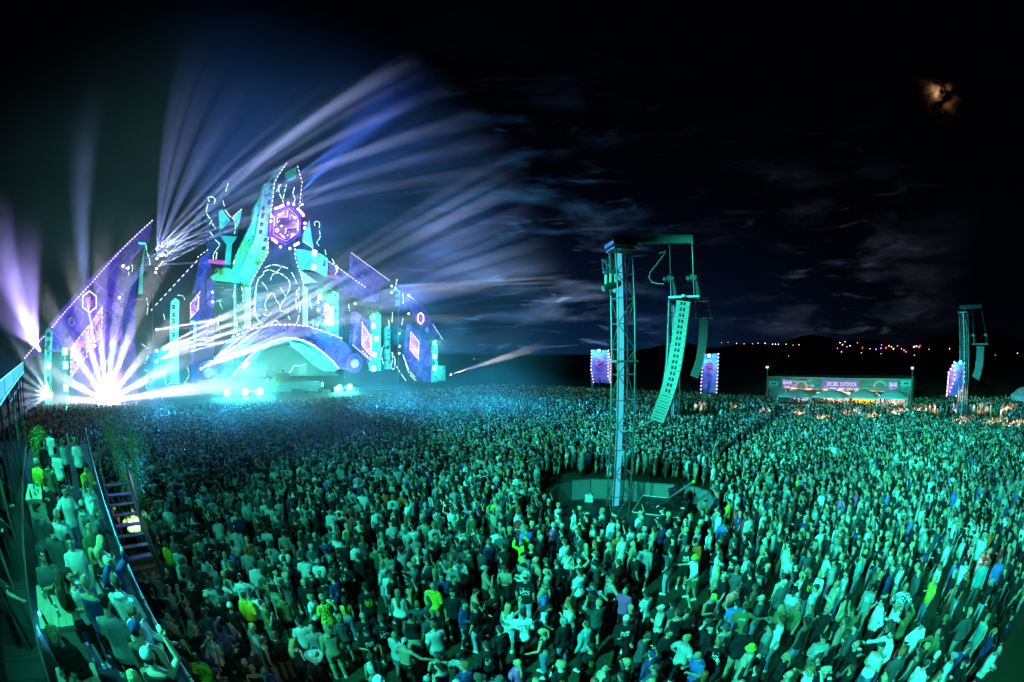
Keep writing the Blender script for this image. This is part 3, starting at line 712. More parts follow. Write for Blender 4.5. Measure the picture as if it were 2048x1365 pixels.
# ---- upper left dragon-like shards
us = thing('stage_flower', 'teal faceted flower head on a stem high left of the central spire', 'stage decor', W(455, 537, -1))
panel('left_petal', us, [(438, 423), (444, 419), (461, 441), (447, 458), (440, 465)], .6, TEALP, .4, tilt=[0, 0, .8, .4, 0]); panel('right_petal', us, [(484, 417), (482, 436), (476, 454), (465, 434)], .4, TEALP, .4)
panel('bowl', us, [(461, 441), (477, 452), (475, 474), (464, 487), (454, 487), (443, 471), (447, 458)], 0, NAVY, .8); panel('lower_bowl', us, [(443, 471), (475, 474), (464, 489), (454, 488)], .3, pmat('mid_teal', (.05, .33, .36), .7), .5)
panel('stem', us, [(454, 488), (464, 489), (462, 537), (448, 537)], .2, pmat('mid_teal', (.05, .33, .36), .7), .6)
ledline('led_strip', us, [(467, 433), (484, 418)], .7, .5, .25)
ub = thing('stage_banner', 'dark hanging shards with glowing wires at the upper left of the stage', 'stage decor', W(440, 420, -4))
panel('dark_shard', ub, [(447, 360), (461, 362), (456, 392), (432, 393)], -3, pmat('deep_teal', (.01, .07, .09), .8), .3); panel('dark_shard', ub, [(391, 427), (403, 425), (400, 450), (392, 462)], -3, pmat('deep_teal', (.01, .07, .09), .8), .3)
panel('dark_shard', ub, [(408, 390), (446, 396), (447, 420), (436, 425), (440, 470), (452, 490), (447, 520), (418, 520), (412, 440)], -4, NAVY, .3)
for pl in ([(419, 404), (416, 396), (423, 394), (430, 399), (428, 410)], [(416, 408), (413, 425), (420, 438)], [(424, 441), (419, 449)], [(424, 447), (431, 457)], [(420, 464), (426, 472)], [(430, 480), (439, 489), (433, 500), (427, 510), (427, 520)], [(434, 505), (432, 519)],
           [(457, 367), (454, 374), (452, 383)], [(446, 402), (448, 410), (450, 413)], [(450, 420), (460, 433), (468, 439), (471, 452), (469, 468)]): tubeline('glow_wire', ub, pl, 1.0, .08, dash=(3, 6))
# ---- central spire
cs = thing('stage_spire', 'tallest central stage spire with teal side and lit hexagon logo', 'stage tower', W(550, 660, 0))
SPL = [(574, 326), (557, 351), (549, 366), (545, 406), (541, 432), (537, 471), (536, 507), (502, 567), (501, 655), (489, 655), (491, 567), (465, 540), (471, 522), (472, 511), (491, 471), (505, 441), (509, 414), (521, 392), (528, 368), (538, 364), (549, 342)]
panel('teal_face', cs, SPL, 2., TEAL, 1.2)
panel('ledge_panel', cs, [(528, 368), (538, 364), (544, 372), (530, 440), (500, 560), (478, 548), (512, 470), (520, 420)], 2.25, TEALP, .25)
SPF = [(557, 351), (549, 366), (545, 406), (537, 471), (536, 507), (502, 567), (501, 655), (613, 655), (609, 575), (590, 513), (590, 491), (599, 419), (604, 364), (595, 332), (577, 350)]
panel('dark_face', cs, SPF, 1., NAVY, 1.)
panel('top_plate', cs, [(571, 345), (593, 334), (592, 357), (573, 362)], 1.3, TEAL, .3)
panel('pale_pillar', cs, [(491, 575), (502, 575), (500, 658), (490, 658)], 2.4, em('pillar_glow', (.35, 1, .9), .9), .3)
panel('pale_pillar', cs, [(607, 570), (616, 578), (616, 655), (607, 652)], 1.6, em('pillar_glow', (.35, 1, .9), .9), .3)
ledline('led_strip', cs, [(574, 326), (557, 351), (549, 366), (545, 406), (541, 432)], 2.3, .7, .4); ledline('led_strip', cs, [(537, 475), (536, 507), (502, 567), (501, 655)], 2.3, .7, .4)
ledline('led_strip', cs, [(595, 332), (604, 364), (599, 419)], 1.4, .7, .4); ledline('led_strip', cs, [(590, 497), (590, 513), (609, 575), (609, 650)], 1.4, .7, .4)
HX = [(578, 409), (602, 430), (601, 471), (572, 490), (538, 473), (541, 431)]; panel('hexagon_sign', cs, HX, 2.6, pmat('sign_base', (.05, .02, .14), .5), 1.)
hin = [(572 + (x - 572) * .78 + 1, 450 + (y - 450) * .84) for x, y in HX]; frame('hexagon_frame', cs, hin, 2.85, 1.3, em('violet_edge', (.5, .25, 1), 1.5), .2); frame('outer_frame', cs, HX, 2.8, 2.2, INDIGO, .3)
panel('logo_field', cs, [(572 + (x - 572) * .66 + 1, 450 + (y - 450) * .72) for x, y in HX], 2.75, em('logo_field', (.16, .05, .34), .7), .1)
PB = [(577, 424), (577, 437), (557, 438), (556, 447), (592, 446), (592, 458), (574, 460), (573, 470)]
def ribbon(nm, pts, off, r, mat): MB().tube([W(x, y, off) for x, y in pts], r, 4).build(nm, mat, cs)
for dx, dy in ((-2.6, -1.8), (2.6, 1.8)): ribbon('logo_line', [(x + dx * .8, y + dy) for x, y in PB], 3.05, .12, E_LOGO)
ribbon('logo_stroke', PB, 3.0, .33, pmat('logo_dark', (.01, .01, .03), .5))
for (x, y, r) in ((554, 461, 3.2), (558, 430, 2), (590, 436, 2), (585, 470, 2.4), (563, 452, 1.8), (566, 473, 1.6)):
    tubeline('logo_ring', cs, hexpts(x, y, r, r, 10) + hexpts(x, y, r, r, 10)[:1], 3., .07, E_LOGO)
for a in ([(549, 436), (549, 452)], [(596, 440), (596, 462)], [(583, 430), (592, 438)], [(560, 468), (570, 477)], [(581, 476), (590, 468)], [(568, 425), (560, 430)]): tubeline('logo_line', cs, a, 3., .08, E_LOGO)
BULB = [(543, 433), (541.7, 443), (551, 417.6), (555.5, 416), (559, 415), (562.6, 413), (566, 411.5), (576.4, 407), (587.4, 409), (596, 418.7), (600.6, 423), (604, 427), (606.8, 431), (609.8, 447), (609, 456.5), (545.6, 479), (549.4, 482), (553.3, 485), (561, 494), (579.7, 497.4), (589.6, 491), (593, 489), (596.6, 487)]
for x, y in BULB: MB().ball(W(x, y, 2.9), .20, 8, 6).build('violet_bulb', E_PUR, cs)
for (x, y) in ((577, 424), (560, 480), (546, 445), (600, 450)):
    l = bpy.data.lights.new('bulb_glow', 'POINT'); l.energy = 900; l.color = (.55, .2, 1); l.shadow_soft_size = .2; lo = bpy.data.objects.new('bulb_glow', l); COL.objects.link(lo); lo.location = W(x, y, 4.2); setpar(lo, cs)
# lion-like mask drawn in wire, kept generic
for pl in ([(518, 555), (512, 575), (509, 600), (508, 625), (516, 640), (525, 648)], [(513, 572), (511, 595), (510, 620), (514, 636)], [(598, 575), (597, 595), (600, 615), (596, 640), (592, 648)], [(594, 580), (592, 602), (595, 622)],
           [(530, 536), (545, 530), (560, 532), (575, 537)], [(526, 545), (538, 540), (553, 544), (562, 535)], [(541, 561), (545, 550), (556, 546), (568, 552), (578, 562), (579, 578), (573, 590)], [(540, 590), (533, 600), (530, 612), (533, 622)], [(534, 592), (546, 588), (552, 600), (560, 612), (562, 622), (572, 624)],
           [(560, 575), (568, 587), (571, 597), (564, 606), (560, 618)], [(575, 625), (578, 617)], [(526, 628), (536, 632), (543, 626)], [(544, 652), (545, 645), (553, 642), (560, 650)], [(553, 383 + 0), (558, 375), (562, 369)], [(558, 370), (558, 385), (565, 400), (567, 408)], [(573, 370), (569, 385), (566, 400)], [(589, 375), (586, 388), (590, 398), (587, 408)],
           [(583, 545), (590, 558), (594, 570)], [(524, 565), (530, 572), (535, 580)], [(520, 555), (528, 548)], [(580, 640), (576, 632)]): tubeline('glow_wire', cs, pl, 1.6, .09, dash=(2, 5))
for x, y in ((544, 364), (541.5, 378), (539.5, 392), (538, 407), (526, 419), (524.5, 435), (523, 451), (521, 466), (530, 482), (527.5, 499)): mover(x, y, 3.2)
for x, y in ((606, 381), (604, 392), (604.5, 399), (603.5, 410), (608, 382)): mover(x, y, 2.2, y == 410, .8)
# ---- right of the spire
rs = thing('stage_block', 'bright teal block with two blinders right of the central spire', 'stage wall', W(640, 660, 0))
panel('front_panel', rs, [(629, 500), (656, 518), (654, 553), (627, 537)], 1.2, TEALP, .8); panel('side_panel', rs, [(590, 498), (627, 503), (627, 539), (600, 540)], .4, TEAL, .5)
panel('top_shard', rs, [(619, 441), (623, 471), (627, 495), (607, 483), (608, 467)], .6, TEALP, .5)
panel('pale_wedge', rs, [(598, 539), (634, 565), (609, 567)], 1., pmat('pale_cloth', (.55, .75, .78), .7), .4)
frame('window_frame', rs, [(647, 521), (650, 522), (650, 533), (647, 532)], 1.4, 1., BLACKM)
panel('dark_slope', rs, [(600, 540), (654, 553), (690, 590), (640, 568), (634, 565)], .3, NAVY, .5); panel('lower_face', rs, [(609, 567), (660, 575), (690, 592), (682, 680), (609, 655)], -.5, NAVY, .4)
ledline('led_strip', rs, [(607, 482), (629, 500)], 1.5, .6, .3)
for x, y in ((629, 507), (628, 535)): blinder(x, y, 1.9, 1.2, 2200)
for pl in ([(630, 452), (629, 446), (634, 443), (639, 447), (638, 458)], [(639, 462), (640, 475), (634, 485), (638, 492)], [(650, 500), (652, 510)], [(664, 518), (668, 526), (673, 540), (670, 550)], [(674, 530), (674, 548)], [(621, 590), (619, 605), (624, 618)], [(627, 640), (626, 652)], [(697, 608), (699, 622)]): tubeline('glow_wire', rs, pl, 2, .08, dash=(3, 6))
rc = lampcol('light_tower', 'stout teal pillar with glowing tubes right of the central spire', 657, 678, 585, 690, 1.2, TEALP, [], depth=1.5)
for x, y, e in ((653, 614, 2500), (653, 645, 2500), (640, 594, 1200)): blinder(x, y, 1.9, 1.1, e)
tubeline('light_tube', rc, [(663, 614), (662, 630), (663, 652)], 1.8, .45, E_CY); tubeline('light_tube', rc, [(668, 590), (672, 592)], 1.9, .12, BLACKM)
panel('purple_side', rc, [(636, 595), (655, 612), (655, 668), (640, 650), (648, 632), (636, 626)], .6, PURPLE, .5); gq = [(649, 610), (655, 620), (654, 640), (648, 630)]; panel('lit_mesh_panel', rc, gq, .95, E_GRILL, .1); ledline('led_strip', rc, gq + gq[:1], 1.05, .5, .35)
for y, l in ((588, 0), (605, 1), (620, 1), (633, 0), (649, 1)): mover(635, y, 1.6, bool(l), .8)
rp = thing('stage_wing', 'purple kite shaped wing panel high right of the central spire', 'stage wall', W(735, 650, -1))
RPP = [(703, 506), (777, 560), (762, 575), (757, 606), (734, 577), (702, 544)]; panel('wall_panel', rp, RPP, -.5, PURPLE, .5); relief(rp, RPP, -.45, 24, INDIGO, 9, .8)
ledline('led_strip', rp, [(703, 506), (777, 560)], -.3, .55, .25); panel('lower_slope', rp, [(654, 520), (682, 540), (734, 577), (757, 606), (730, 600), (690, 590), (654, 553)], -.8, INDIGO, .5); ledline('led_strip', rp, [(657, 523), (682, 540), (732, 576)], -.4, .7, .4)
panel('magenta_plate', rp, [(656, 550), (677, 551), (677, 556), (654, 556)], .2, E_MAG, .5)
kp = thing('stage_block', 'purple tilted block with large lit mesh diamond beside the teal pillar', 'stage wall', W(725, 745, 0))
KPP = [(711, 623), (745, 647), (745, 735), (738, 718), (705, 690)]; panel('wall_panel', kp, KPP, .6, PURPLE, 1.4); relief(kp, KPP, .65, 12, INDIGO, 12, .7)
gq = [(724.5, 648), (743, 674), (742, 712), (724, 692)]; panel('lit_mesh_panel', kp, gq, .95, E_GRILL, .1); ledline('led_strip', kp, gq + gq[:1], 1.05, .6, .4); ledline('led_strip', kp, [(705, 690), (742, 722)], 1, .6, .4); ledline('led_strip', kp, [(725, 702), (745, 722)], 1, .6, .3)
lampcol('light_tower', 'bright teal pillar with stacked blinders and leaves on top right of the arch', 746, 762, 627, 742, 1.4, TEALP, [], depth=1.3)
for x, y in ((745, 633), (747, 652), (753, 678), (749, 709), (747, 737)): blinder(x, y, 2.2, 1.25, 1800)
lampcol('light_tower', 'narrow teal pillar with moving lamps right of the leafy pillar', 774, 781, 656, 739, .5, TEALP, [])
for y in (663, 672, 680, 695): mover(777, y, 1., False, .8)
sp = thing('stage_shard', 'small purple and teal upright shard standing right of the narrow pillar', 'stage decor', W(797, 700, -1)); panel('spike_face', sp, [(794, 575), (801, 578), (800, 612), (794, 612)], -1, TEALP, .5); panel('spike_tip', sp, [(794, 574), (802, 577), (800, 583)], -.8, PURPLE, .3); MB().tube([W(797, 612, -1.2), W(797, 770, -1.2)], .1, 5).build('pole', STEEL, sp)
bd = thing('stage_backdrop', 'black backdrop with glowing wire vines between the pillars at the right side', 'backdrop', W(790, 765, -3))
panel('drape', bd, [(690, 592), (757, 606), (800, 600), (826, 640), (826, 765), (690, 755)], -2.5, BLACKD, .3)
for pl in ([(794, 559), (792, 570), (788, 582)], [(805, 586), (807, 600), (806, 608)], [(785, 625), (784, 645)], [(806, 637), (803, 653)], [(772, 692), (765, 695), (763, 715), (770, 735)], [(784, 705), (785, 720), (782, 735), (788, 738), (790, 720), (784, 705)], [(806, 710), (812, 730), (820, 750), (832, 761)], [(808, 715), (818, 740), (830, 755)], [(793, 733), (800, 745), (812, 762)], [(777, 640), (779, 655)]): tubeline('glow_wire', bd, pl, -1.5, .09, dash=(3, 6))
wr = thing('stage_wing', 'purple end wing with glowing hexagon outline at the far right of the stage', 'stage wall', W(850, 765, 0))
W1 = [(815, 591), (827, 598), (847, 612), (868, 648), (884, 677), (862, 690), (842, 672), (832, 640)]; panel('back_panel', wr, W1, -1, INDIGO, .4); relief(wr, W1, -.95, 14, PURPLE, 14, .8)
W2 = [(821, 649), (842, 672), (860, 690), (864, 766), (850, 764), (834, 750), (815, 705)]; panel('wall_panel', wr, W2, 0, PURPLE, 1.2); relief(wr, W2, .05, 18, INDIGO, 15, .8)
gq = [(822, 664), (838, 684), (837, 720), (820, 699)]; panel('lit_mesh_panel', wr, gq, .3, E_GRILL, .1); ledline('led_strip', wr, gq + gq[:1], .4, .6, .4); ledline('led_strip', wr, [(815, 591), (828, 599)], -.6, .5, .25); ledline('led_strip', wr, [(866, 650), (884, 677)], -.6, .6, .3)
frame('hexagon_frame', wr, hexpts(842, 637, 7, 12), 0, 1.1, E_LED, .2); logo_s(wr, 842, 638, 3, 5, 0, pmat('logo_magenta', (.6, .05, .3), .5), .1); frame('hexagon_frame', wr, hexpts(855, 660, 3, 5), -.4, .8, pmat('lilac_line', (.6, .5, .8)), .2)
panel('teal_side', wr, [(866, 690), (875, 690), (875, 765), (866, 765)], .6, TEALP, .6); panel('teal_box', wr, [(872, 732), (891, 732), (891, 762), (872, 762)], .3, TEALP, .8)
for x, y in ((869, 687), (869, 713), (869, 737)): blinder(x, y, 1.5, 1.25, 1800)
for x, y in ((782, 573), (782, 586), (816, 591), (816, 628), (798, 667), (798, 693), (797, 707), (709, 608)): mover(x, y, .3, True, .9)
for x, y in ((314, 499), (314, 518), (313, 538), (313, 660), (313, 702), (313, 723), (246, 533), (239, 596)): mover(x, y, 1., True, 1.)
hp = thing('lamp_pole', 'thin pole carrying white beam lamps between left wing and spire', 'lamp pole', W(313, 790, .6)); MB().tube([W(313, 488, .5), W(313, 792, .5)], .09, 5).build('pole', STEEL, hp); MB().box(W(313, 792, .5), (1, 1, .1)).build('foot', STEEL, hp)
for y, l in ((520, 0), (550, 0), (570, 0), (613, 0)): mover(243, y, .9)
# ---- arch
ar = thing('stage_arch', 'low curved arch with lit edge framing the DJ booth', 'stage arch', W(570, 760, 1))
OUT = [(440, 700), (464, 674), (502, 660), (521, 654), (552, 650), (584, 649.5), (617, 653), (647, 663), (681, 676), (704, 700)]
INN = [(466, 752), (483, 728.5), (502, 711), (521, 696), (540, 685), (559.5, 678), (577, 677), (588, 677), (607, 681), (626, 690), (645, 704), (664, 721), (678.5, 738)]
IN2 = [(x + (572 - x) * .10, y + 6) for x, y in INN]
def band(name, parent, A, B, offa, offb, mat, thick=.5):
    mb = MB(); n = 24
    def at(P, t):
        t *= len(P) - 1; i = min(int(t), len(P) - 2); f = t - i; return (P[i][0] * (1 - f) + P[i + 1][0] * f, P[i][1] * (1 - f) + P[i + 1][1] * f)
    for k in range(n):
        a, b = k / n, (k + 1) / n; mb.prism([W(*at(A, a), offa), W(*at(A, b), offa), W(*at(B, b), offb), W(*at(B, a), offb)], -STN * thick)
    return mb.build(name, mat, parent)
band('arch_face', ar, [(430, 752)] + OUT + [(720, 745)], INN, 2.5, 3., INDIGO, .8)
relief(ar, [(440, 745), (440, 705), (464, 676), (521, 658), (560, 654), (560, 672), (521, 692), (483, 725)], 3.1, 30, PURPLE, 21, .9); relief(ar, [(600, 676), (600, 655), (647, 666), (685, 685), (700, 735), (680, 735), (645, 700)], 3.1, 26, PURPLE, 22, .9)
band('inner_shell', ar, INN, IN2, 3., 1.0, TEALP, .3); ledline('led_strip', ar, INN, 3.3, .7, .5, .08); ledline('led_strip', ar, OUT[1:-1], 2.9, .8, .45, .08)
panel('backcloth_glow', ar, [(470, 752)] + IN2 + [(680, 752)], -2.5, em('lit_backcloth', (.01, .5, .46), .22), .3)  # inner glow of the arch put into the backcloth as emission
for c0, c1, c2_ in (((515, 705), (550, 692), (574, 690)), ((574, 690), (600, 692), (622, 705))):
    MB().prism([W(*c0, 0), W(*c1, 0), W(*c2_, 0), W(c2_[0], c2_[1] + 4, 1.), W(c1[0], c1[1] + 5, 1.), W(c0[0], c0[1] + 4, 1.)], -STN * .2).build('canopy_cloth', pmat('pale_cloth', (.55, .75, .78), .7), ar)
band('curved_wing', ar, [(580, 684), (610, 690), (640, 712), (668, 742)], [(585, 694), (600, 705), (625, 728), (650, 743)], 2.2, 1., TEALP, .25)
for x, y in ((415, 745), (709, 727)):
    c = W(x, y, 3.2); rx = 6; MB().tube([c, c + STN * .5], [.75, .6], 20).build('round_lens', pmat('lens_glass', (.35, .3, .5), .2, emit=(.5, .4, .8), es=.12), ar)
    for rad in (1.05, 1.45): MB().tube([c + (STU * math.cos(q * math.pi / 10) + UP * math.sin(q * math.pi / 10)) * rad for q in range(21)], .16, 5).build('lens_ring', PURPLE, ar)
for k in range(4): panel('vent_slat', ar, [(425, 739 + k * 3), (431, 739 + k * 3), (431, 740.5 + k * 3), (425, 740.5 + k * 3)], 3.3, pmat('lilac_line', (.6, .5, .8)), .15)
# ---- deck
dk = thing('stage_deck', 'wide teal lit stage floor with black front apron', 'stage', W(570, 765, 4))
uL, uR = UZ(330, 780, 4)[0], UZ(790, 760, 4)[0]
addsb(MB(), uL, uR, -6, 6.5, 0, 1.75).build('deck_base', BLACKD, dk); addsb(MB(), uL + 3, uR - 3, 6.52, 7.6, 0, 1.0).build('front_step', BLACKM, dk)
for k in range(26):
    u = uL + (uR - uL) * (k + .5) / 26; addsb(MB(), u - .75, u + .75, 6.53, 6.56, .25, 1.6).build('apron_panel', pmat('apron_grey', (.04, .06, .07), .6), dk)
for k in range(9): addsb(MB(), UZ(500, 770, 6)[0] + k * 2.3, UZ(500, 770, 6)[0] + k * 2.3 + 1.5, 5.2, 6.3, 1.76, 2.2 + .3 * (k % 3 == 0)).build('floor_monitor', BLACKM, dk)
bt = thing('dj_booth', 'black DJ booth on a raised plinth under the arch', 'dj booth', W(571, 748, 1)); b0, b1 = UZ(532, 740, 1)[0], UZ(612, 740, 1)[0]
addsb(MB(), b0, b1, -1, 1.5, 1.76, 3.6).build('plinth', BLACKD, bt); addsb(MB(), b0 + 1.5, b1 - 3, -.3, 1, 3.61, 4.5).build('desk', BLACKM, bt); addsb(MB(), b0 + 2, b1 - 4, -.2, .9, 4.51, 4.6).build('mixer_top', STEEL, bt)
tubeline('glow_wire', bt, [(578, 746), (584, 740), (588, 732), (600, 732), (612, 729)], 2., .08, dash=(3, 6)); addsb(MB(), b0 - .1, b0 + .2, 1.2, 1.55, 1.76, 3.8).build('corner_post', E_CYS, bt)
for k in range(5): addsb(MB(), b0 - 1 + k * 0, b1 + 2, 1.6 + k * .5, 2.05 + k * .5, 1.76, 3.2 - k * .3).build('stage_stair', pmat('stair_teal', (.05, .2, .22), .5), bt)
for px, sx_ in ((551, 1), (570, 2), (533, 0)):
    pass
DJ = [(551, 'drink', 'dark grey'), (570, 'stand', 'black'), (534, 'raised', 'dark grey')]
djz = 3.62
for i, (px, ps, tc_) in enumerate(DJ):
    q = W(px, 730, .1 if i < 2 else 1.2); h = Vector((q.x, q.y, djz if i < 2 else 3.6)); h = h - STN * (.9 if i < 2 else 0)
    person(h, face_to(h, h + STN), ps, False, 'tshirt', tc_, 'trousers', 'black', 'hair_short', 'dark', 0, label=['DJ in a dark top behind the booth, left of the two', 'DJ in a black top behind the booth, right of the two', 'person with one arm raised on the plinth left of the DJs'][i])
q = W(644, 760, 5); person(Vector((q.x, q.y, 1.76)), face_to(q, q + STN), 'sip', False, 'tshirt', 'white', 'trousers', 'black', 'hair_short', 'dark', 0, label='person in white shirt on the stage front right of the booth')
for i, (x, y) in enumerate(((453, 776), (489, 772), (519, 770), (677, 756), (698, 752))):
    p = W(x, y, 6.); t = thing('floor_lamp', ORD[i] + ' round blinding cyan floor lamp from the left on the stage front', 'stage lamp', Vector((p.x, p.y, 1.8)), 'floor lamps along the stage front')
    c = Vector((p.x, p.y, 2.35)); MB().tube([c - STN * .3, c + STN * .2], .55, 14).build('housing', BLACKM, t); MB().tube([c + STN * .21, c + STN * .25], .5, 14).build('lit_face', E_CY, t); MB().box(c - UP * .42, (.5, .5, .35)).build('stand', BLACKM, t)
    l = bpy.data.lights.new('lamp', 'POINT'); l.energy = 5000; l.color = (.12, 1, .8); l.shadow_soft_size = .5; lo = bpy.data.objects.new('lamp', l); COL.objects.link(lo); lo.location = c + STN * 1.1; setpar(lo, t)
# leaf bushes on the pillars
LEAFM = pmat('leaf_green', (.06, .16, .03), .6, nscale=3, namp=.5)
def bush(c, r, n, label, h=1., leaf=.3, seed=0, group=None, name='bush'):
    rr = random.Random(seed); t = thing(name, label, 'plant', Vector(c), group); mb = MB()
    for _ in range(n):
        d = Vector((rr.gauss(0, 1), rr.gauss(0, 1), rr.gauss(0, 1) * h)).normalized() * r * rr.random() ** .4 * rr.choice([.6, 1, 1.1]); d.z = d.z * h; p = Vector(c) + d; a = Vector((rr.gauss(0, 1), rr.gauss(0, 1), rr.gauss(0, 1))).normalized(); b = a.orthogonal().normalized() * leaf * .35; a *= leaf * rr.uniform(.6, 1.2)
        mb.add([p, p + a * .5 + b, p + a, p + a * .5 - b], [(0, 1, 2, 3)])
    tag(mb.build('foliage', LEAFM, t), kind='stuff'); MB().tube([Vector(c) - UP * r * h, Vector(c) + UP * r * .4], .05, 5).build('stem', pmat('bark', (.05, .035, .02), .9), t); return t
bush(W(743, 630, 2.6), 1.5, 260, 'leafy bush on top of the bright teal pillar', seed=1); bush(W(647, 586, 2), 1.5, 260, 'leafy bush on the stout teal pillar right of the spire', seed=2)
bush(W(440, 545, 2), .9, 120, 'small green bush on the teal gable roof', seed=3); bush(W(868, 682, 2), 1.6, 220, 'leafy bush at the top of the far right stage pillar', seed=4); bush(W(553, 765, 6.8), 1., 160, 'pale green plant in front of the DJ booth stairs', seed=5)
# ---- wash lamps that light the painted walls (bare spots out in front of them, no fixtures built)
def wash(px, py, off, tx, ty, toff, e, col, ang=70, soft=.5):
    a, b = W(px, py, off), W(tx, ty, toff); o = spot('wash_light', a, b, e * .5, col, ang, .8, soft); return o
for a in ((120, 800, 8, 150, 690, 0, 6000, (.32, .14, 1)), (200, 800, 9, 230, 560, 0, 9000, (.28, .10, 1)), (170, 790, 8, 170, 640, 0, 5500, (.55, .25, 1)), (400, 770, 9, 410, 600, 0, 6500, (.28, .10, 1)),
          (300, 700, 9, 270, 540, 0, 5000, (.3, .9, 1)), (500, 700, 12, 500, 480, 2, 38000, (.05, 1, .85)), (470, 700, 12, 530, 400, 2, 26000, (.05, .9, .95)), (450, 640, 8, 455, 550, 0, 6000, (.2, 1, .8)), (460, 560, 8, 455, 440, 0, 6000, (.15, .8, 1)),
          (590, 640, 10, 620, 500, 0, 10000, (.15, .9, 1)), (700, 700, 9, 735, 560, -1, 8000, (.34, .12, 1)), (700, 760, 9, 725, 670, 0, 6000, (.55, .25, 1)), (820, 770, 9, 840, 680, 0, 7000, (.36, .14, 1)), (570, 740, 6, 570, 715, -2, 9000, (.2, 1, .9)),
          (440, 770, 9, 450, 700, 2, 4500, (.28, .10, 1)), (700, 770, 9, 690, 705, 2, 6000, (.35, .2, 1)), (570, 690, 8, 580, 560, 1, 4000, (.1, .4, 1)), (640, 640, 8, 650, 530, 0, 6000, (.1, 1, .85))):
    wash(*a)
# ================================================================== GROUND, FAR LAND
def ground():
    m = bpy.data.materials.new('trampled_grass'); m.use_nodes = True; gg = NG(m.node_tree); b = m.node_tree.nodes['Principled BSDF']; b.inputs['Roughness'].default_value = .75
    tc = gg.n('ShaderNodeTexCoord'); n1 = gg.n('ShaderNodeTexNoise'); n1.inputs['Scale'].default_value = .35; n1.inputs['Detail'].default_value = 8; gg.l(tc.outputs['Object'], n1.inputs['Vector'])
    n2 = gg.n('ShaderNodeTexNoise'); n2.inputs['Scale'].default_value = 9; n2.inputs['Detail'].default_value = 6; gg.l(tc.outputs['Object'], n2.inputs['Vector'])
    c = gg.mix(n1.outputs[0], (.030, .026, .018), (.055, .075, .030)); c = gg.mix(gg.m('MULTIPLY', n2.outputs[0], .8), c, (.02, .022, .012)); gg.l(c, b.inputs['Base Color'])
    bp = gg.n('ShaderNodeBump'); bp.inputs['Strength'].default_value = .8; bp.inputs['Distance'].default_value = .05; gg.l(n2.outputs[0], bp.inputs['Height']); gg.l(bp.outputs[0], b.inputs['Normal'])
    mb = MB(); g_ = 1100; n = 56
    for i in range(n + 1):
        for j in range(n + 1):
            f = lambda t: math.copysign(abs(t) ** 2.2, t) * g_
            x, y = f(2 * i / n - 1), f(2 * j / n - 1); mb.v.append((x, y, 0))
    for i in range(n):
        for j in range(n): a = i * (n + 1) + j; mb.f.append((a, a + n + 1, a + n + 2, a + 1)); mb.mi.append(0)
    o = mb.build('ground', m); tag(o, kind='structure')
ground()
def hill():
    mb = MB(); N = 60; rows = [(900, 0), (925, .6), (960, 1.), (1010, .5), (1060, 0)]
    for r, f in rows:
        for i in range(N + 1):
            az = R(12 + 80 * i / N); h = 26 + 9 * math.sin(i * .35) + 5 * math.sin(i * .9 + 1); h *= min(1, i / 10) * (1 if i < 45 else max(.3, 1 - (i - 45) / 20)); mb.v.append((math.sin(az) * r, math.cos(az) * r, h * f - .5))
    for a in range(4):
        for i in range(N): q = a * (N + 1) + i; mb.f.append((q, q + 1, q + N + 2, q + N + 1)); mb.mi.append(0)
    tag(mb.build('hill', pmat('dark_woodland', (.012, .016, .010), .9, nscale=.02), smooth=True), kind='structure')
hill()
LC = {'y': (1, .62, .25), 'o': (1, .30, .05), 'r': (1, .08, .05), 'p': (.9, .08, .9), 'b': (.15, .25, 1), 'w': (1, .9, .75), 'g': (.2, .9, .5)}
DM = {k: em('far_light_' + k, v, 7) for k, v in LC.items()}
def farlight(px, py, c, r=1.0, hd=860):
    if py > 706: hd = 420
    p = dist(px, py, hd); s_ = r * hd / 860
    rr = random.Random(int(px * 7 + py)); t = MB().ball(p, (s_ * 1.1, s_ * 1.1, s_), 6, 5); t.tube([p - UP * s_ * .8, Vector((p.x, p.y, max(-.2, p.z - 7)))], .12, 4, mi=1)
    nm = {'y': 'yellow', 'o': 'orange', 'r': 'red', 'p': 'pink', 'b': 'blue', 'w': 'white', 'g': 'green'}[c]
    where = 'beyond the crowd left of the tower' if px < 1150 else ('on the dark hill above the bar' if px < 1890 else 'on the horizon at the right edge')
    o = t.build('distant_lamp', [DM[c], BLACKM]); k_ = ('far', nm, where); CNT[k_] = CNT.get(k_, 0) + 1; n_ = CNT[k_]; tag(o, '%s tiny %s lamp from the left %s' % ((ORD + ['fourteenth', 'fifteenth', 'sixteenth', 'seventeenth', 'eighteenth', 'nineteenth', 'twentieth'])[n_ - 1], nm, where), 'lamp', 'tiny lights on the far horizon')
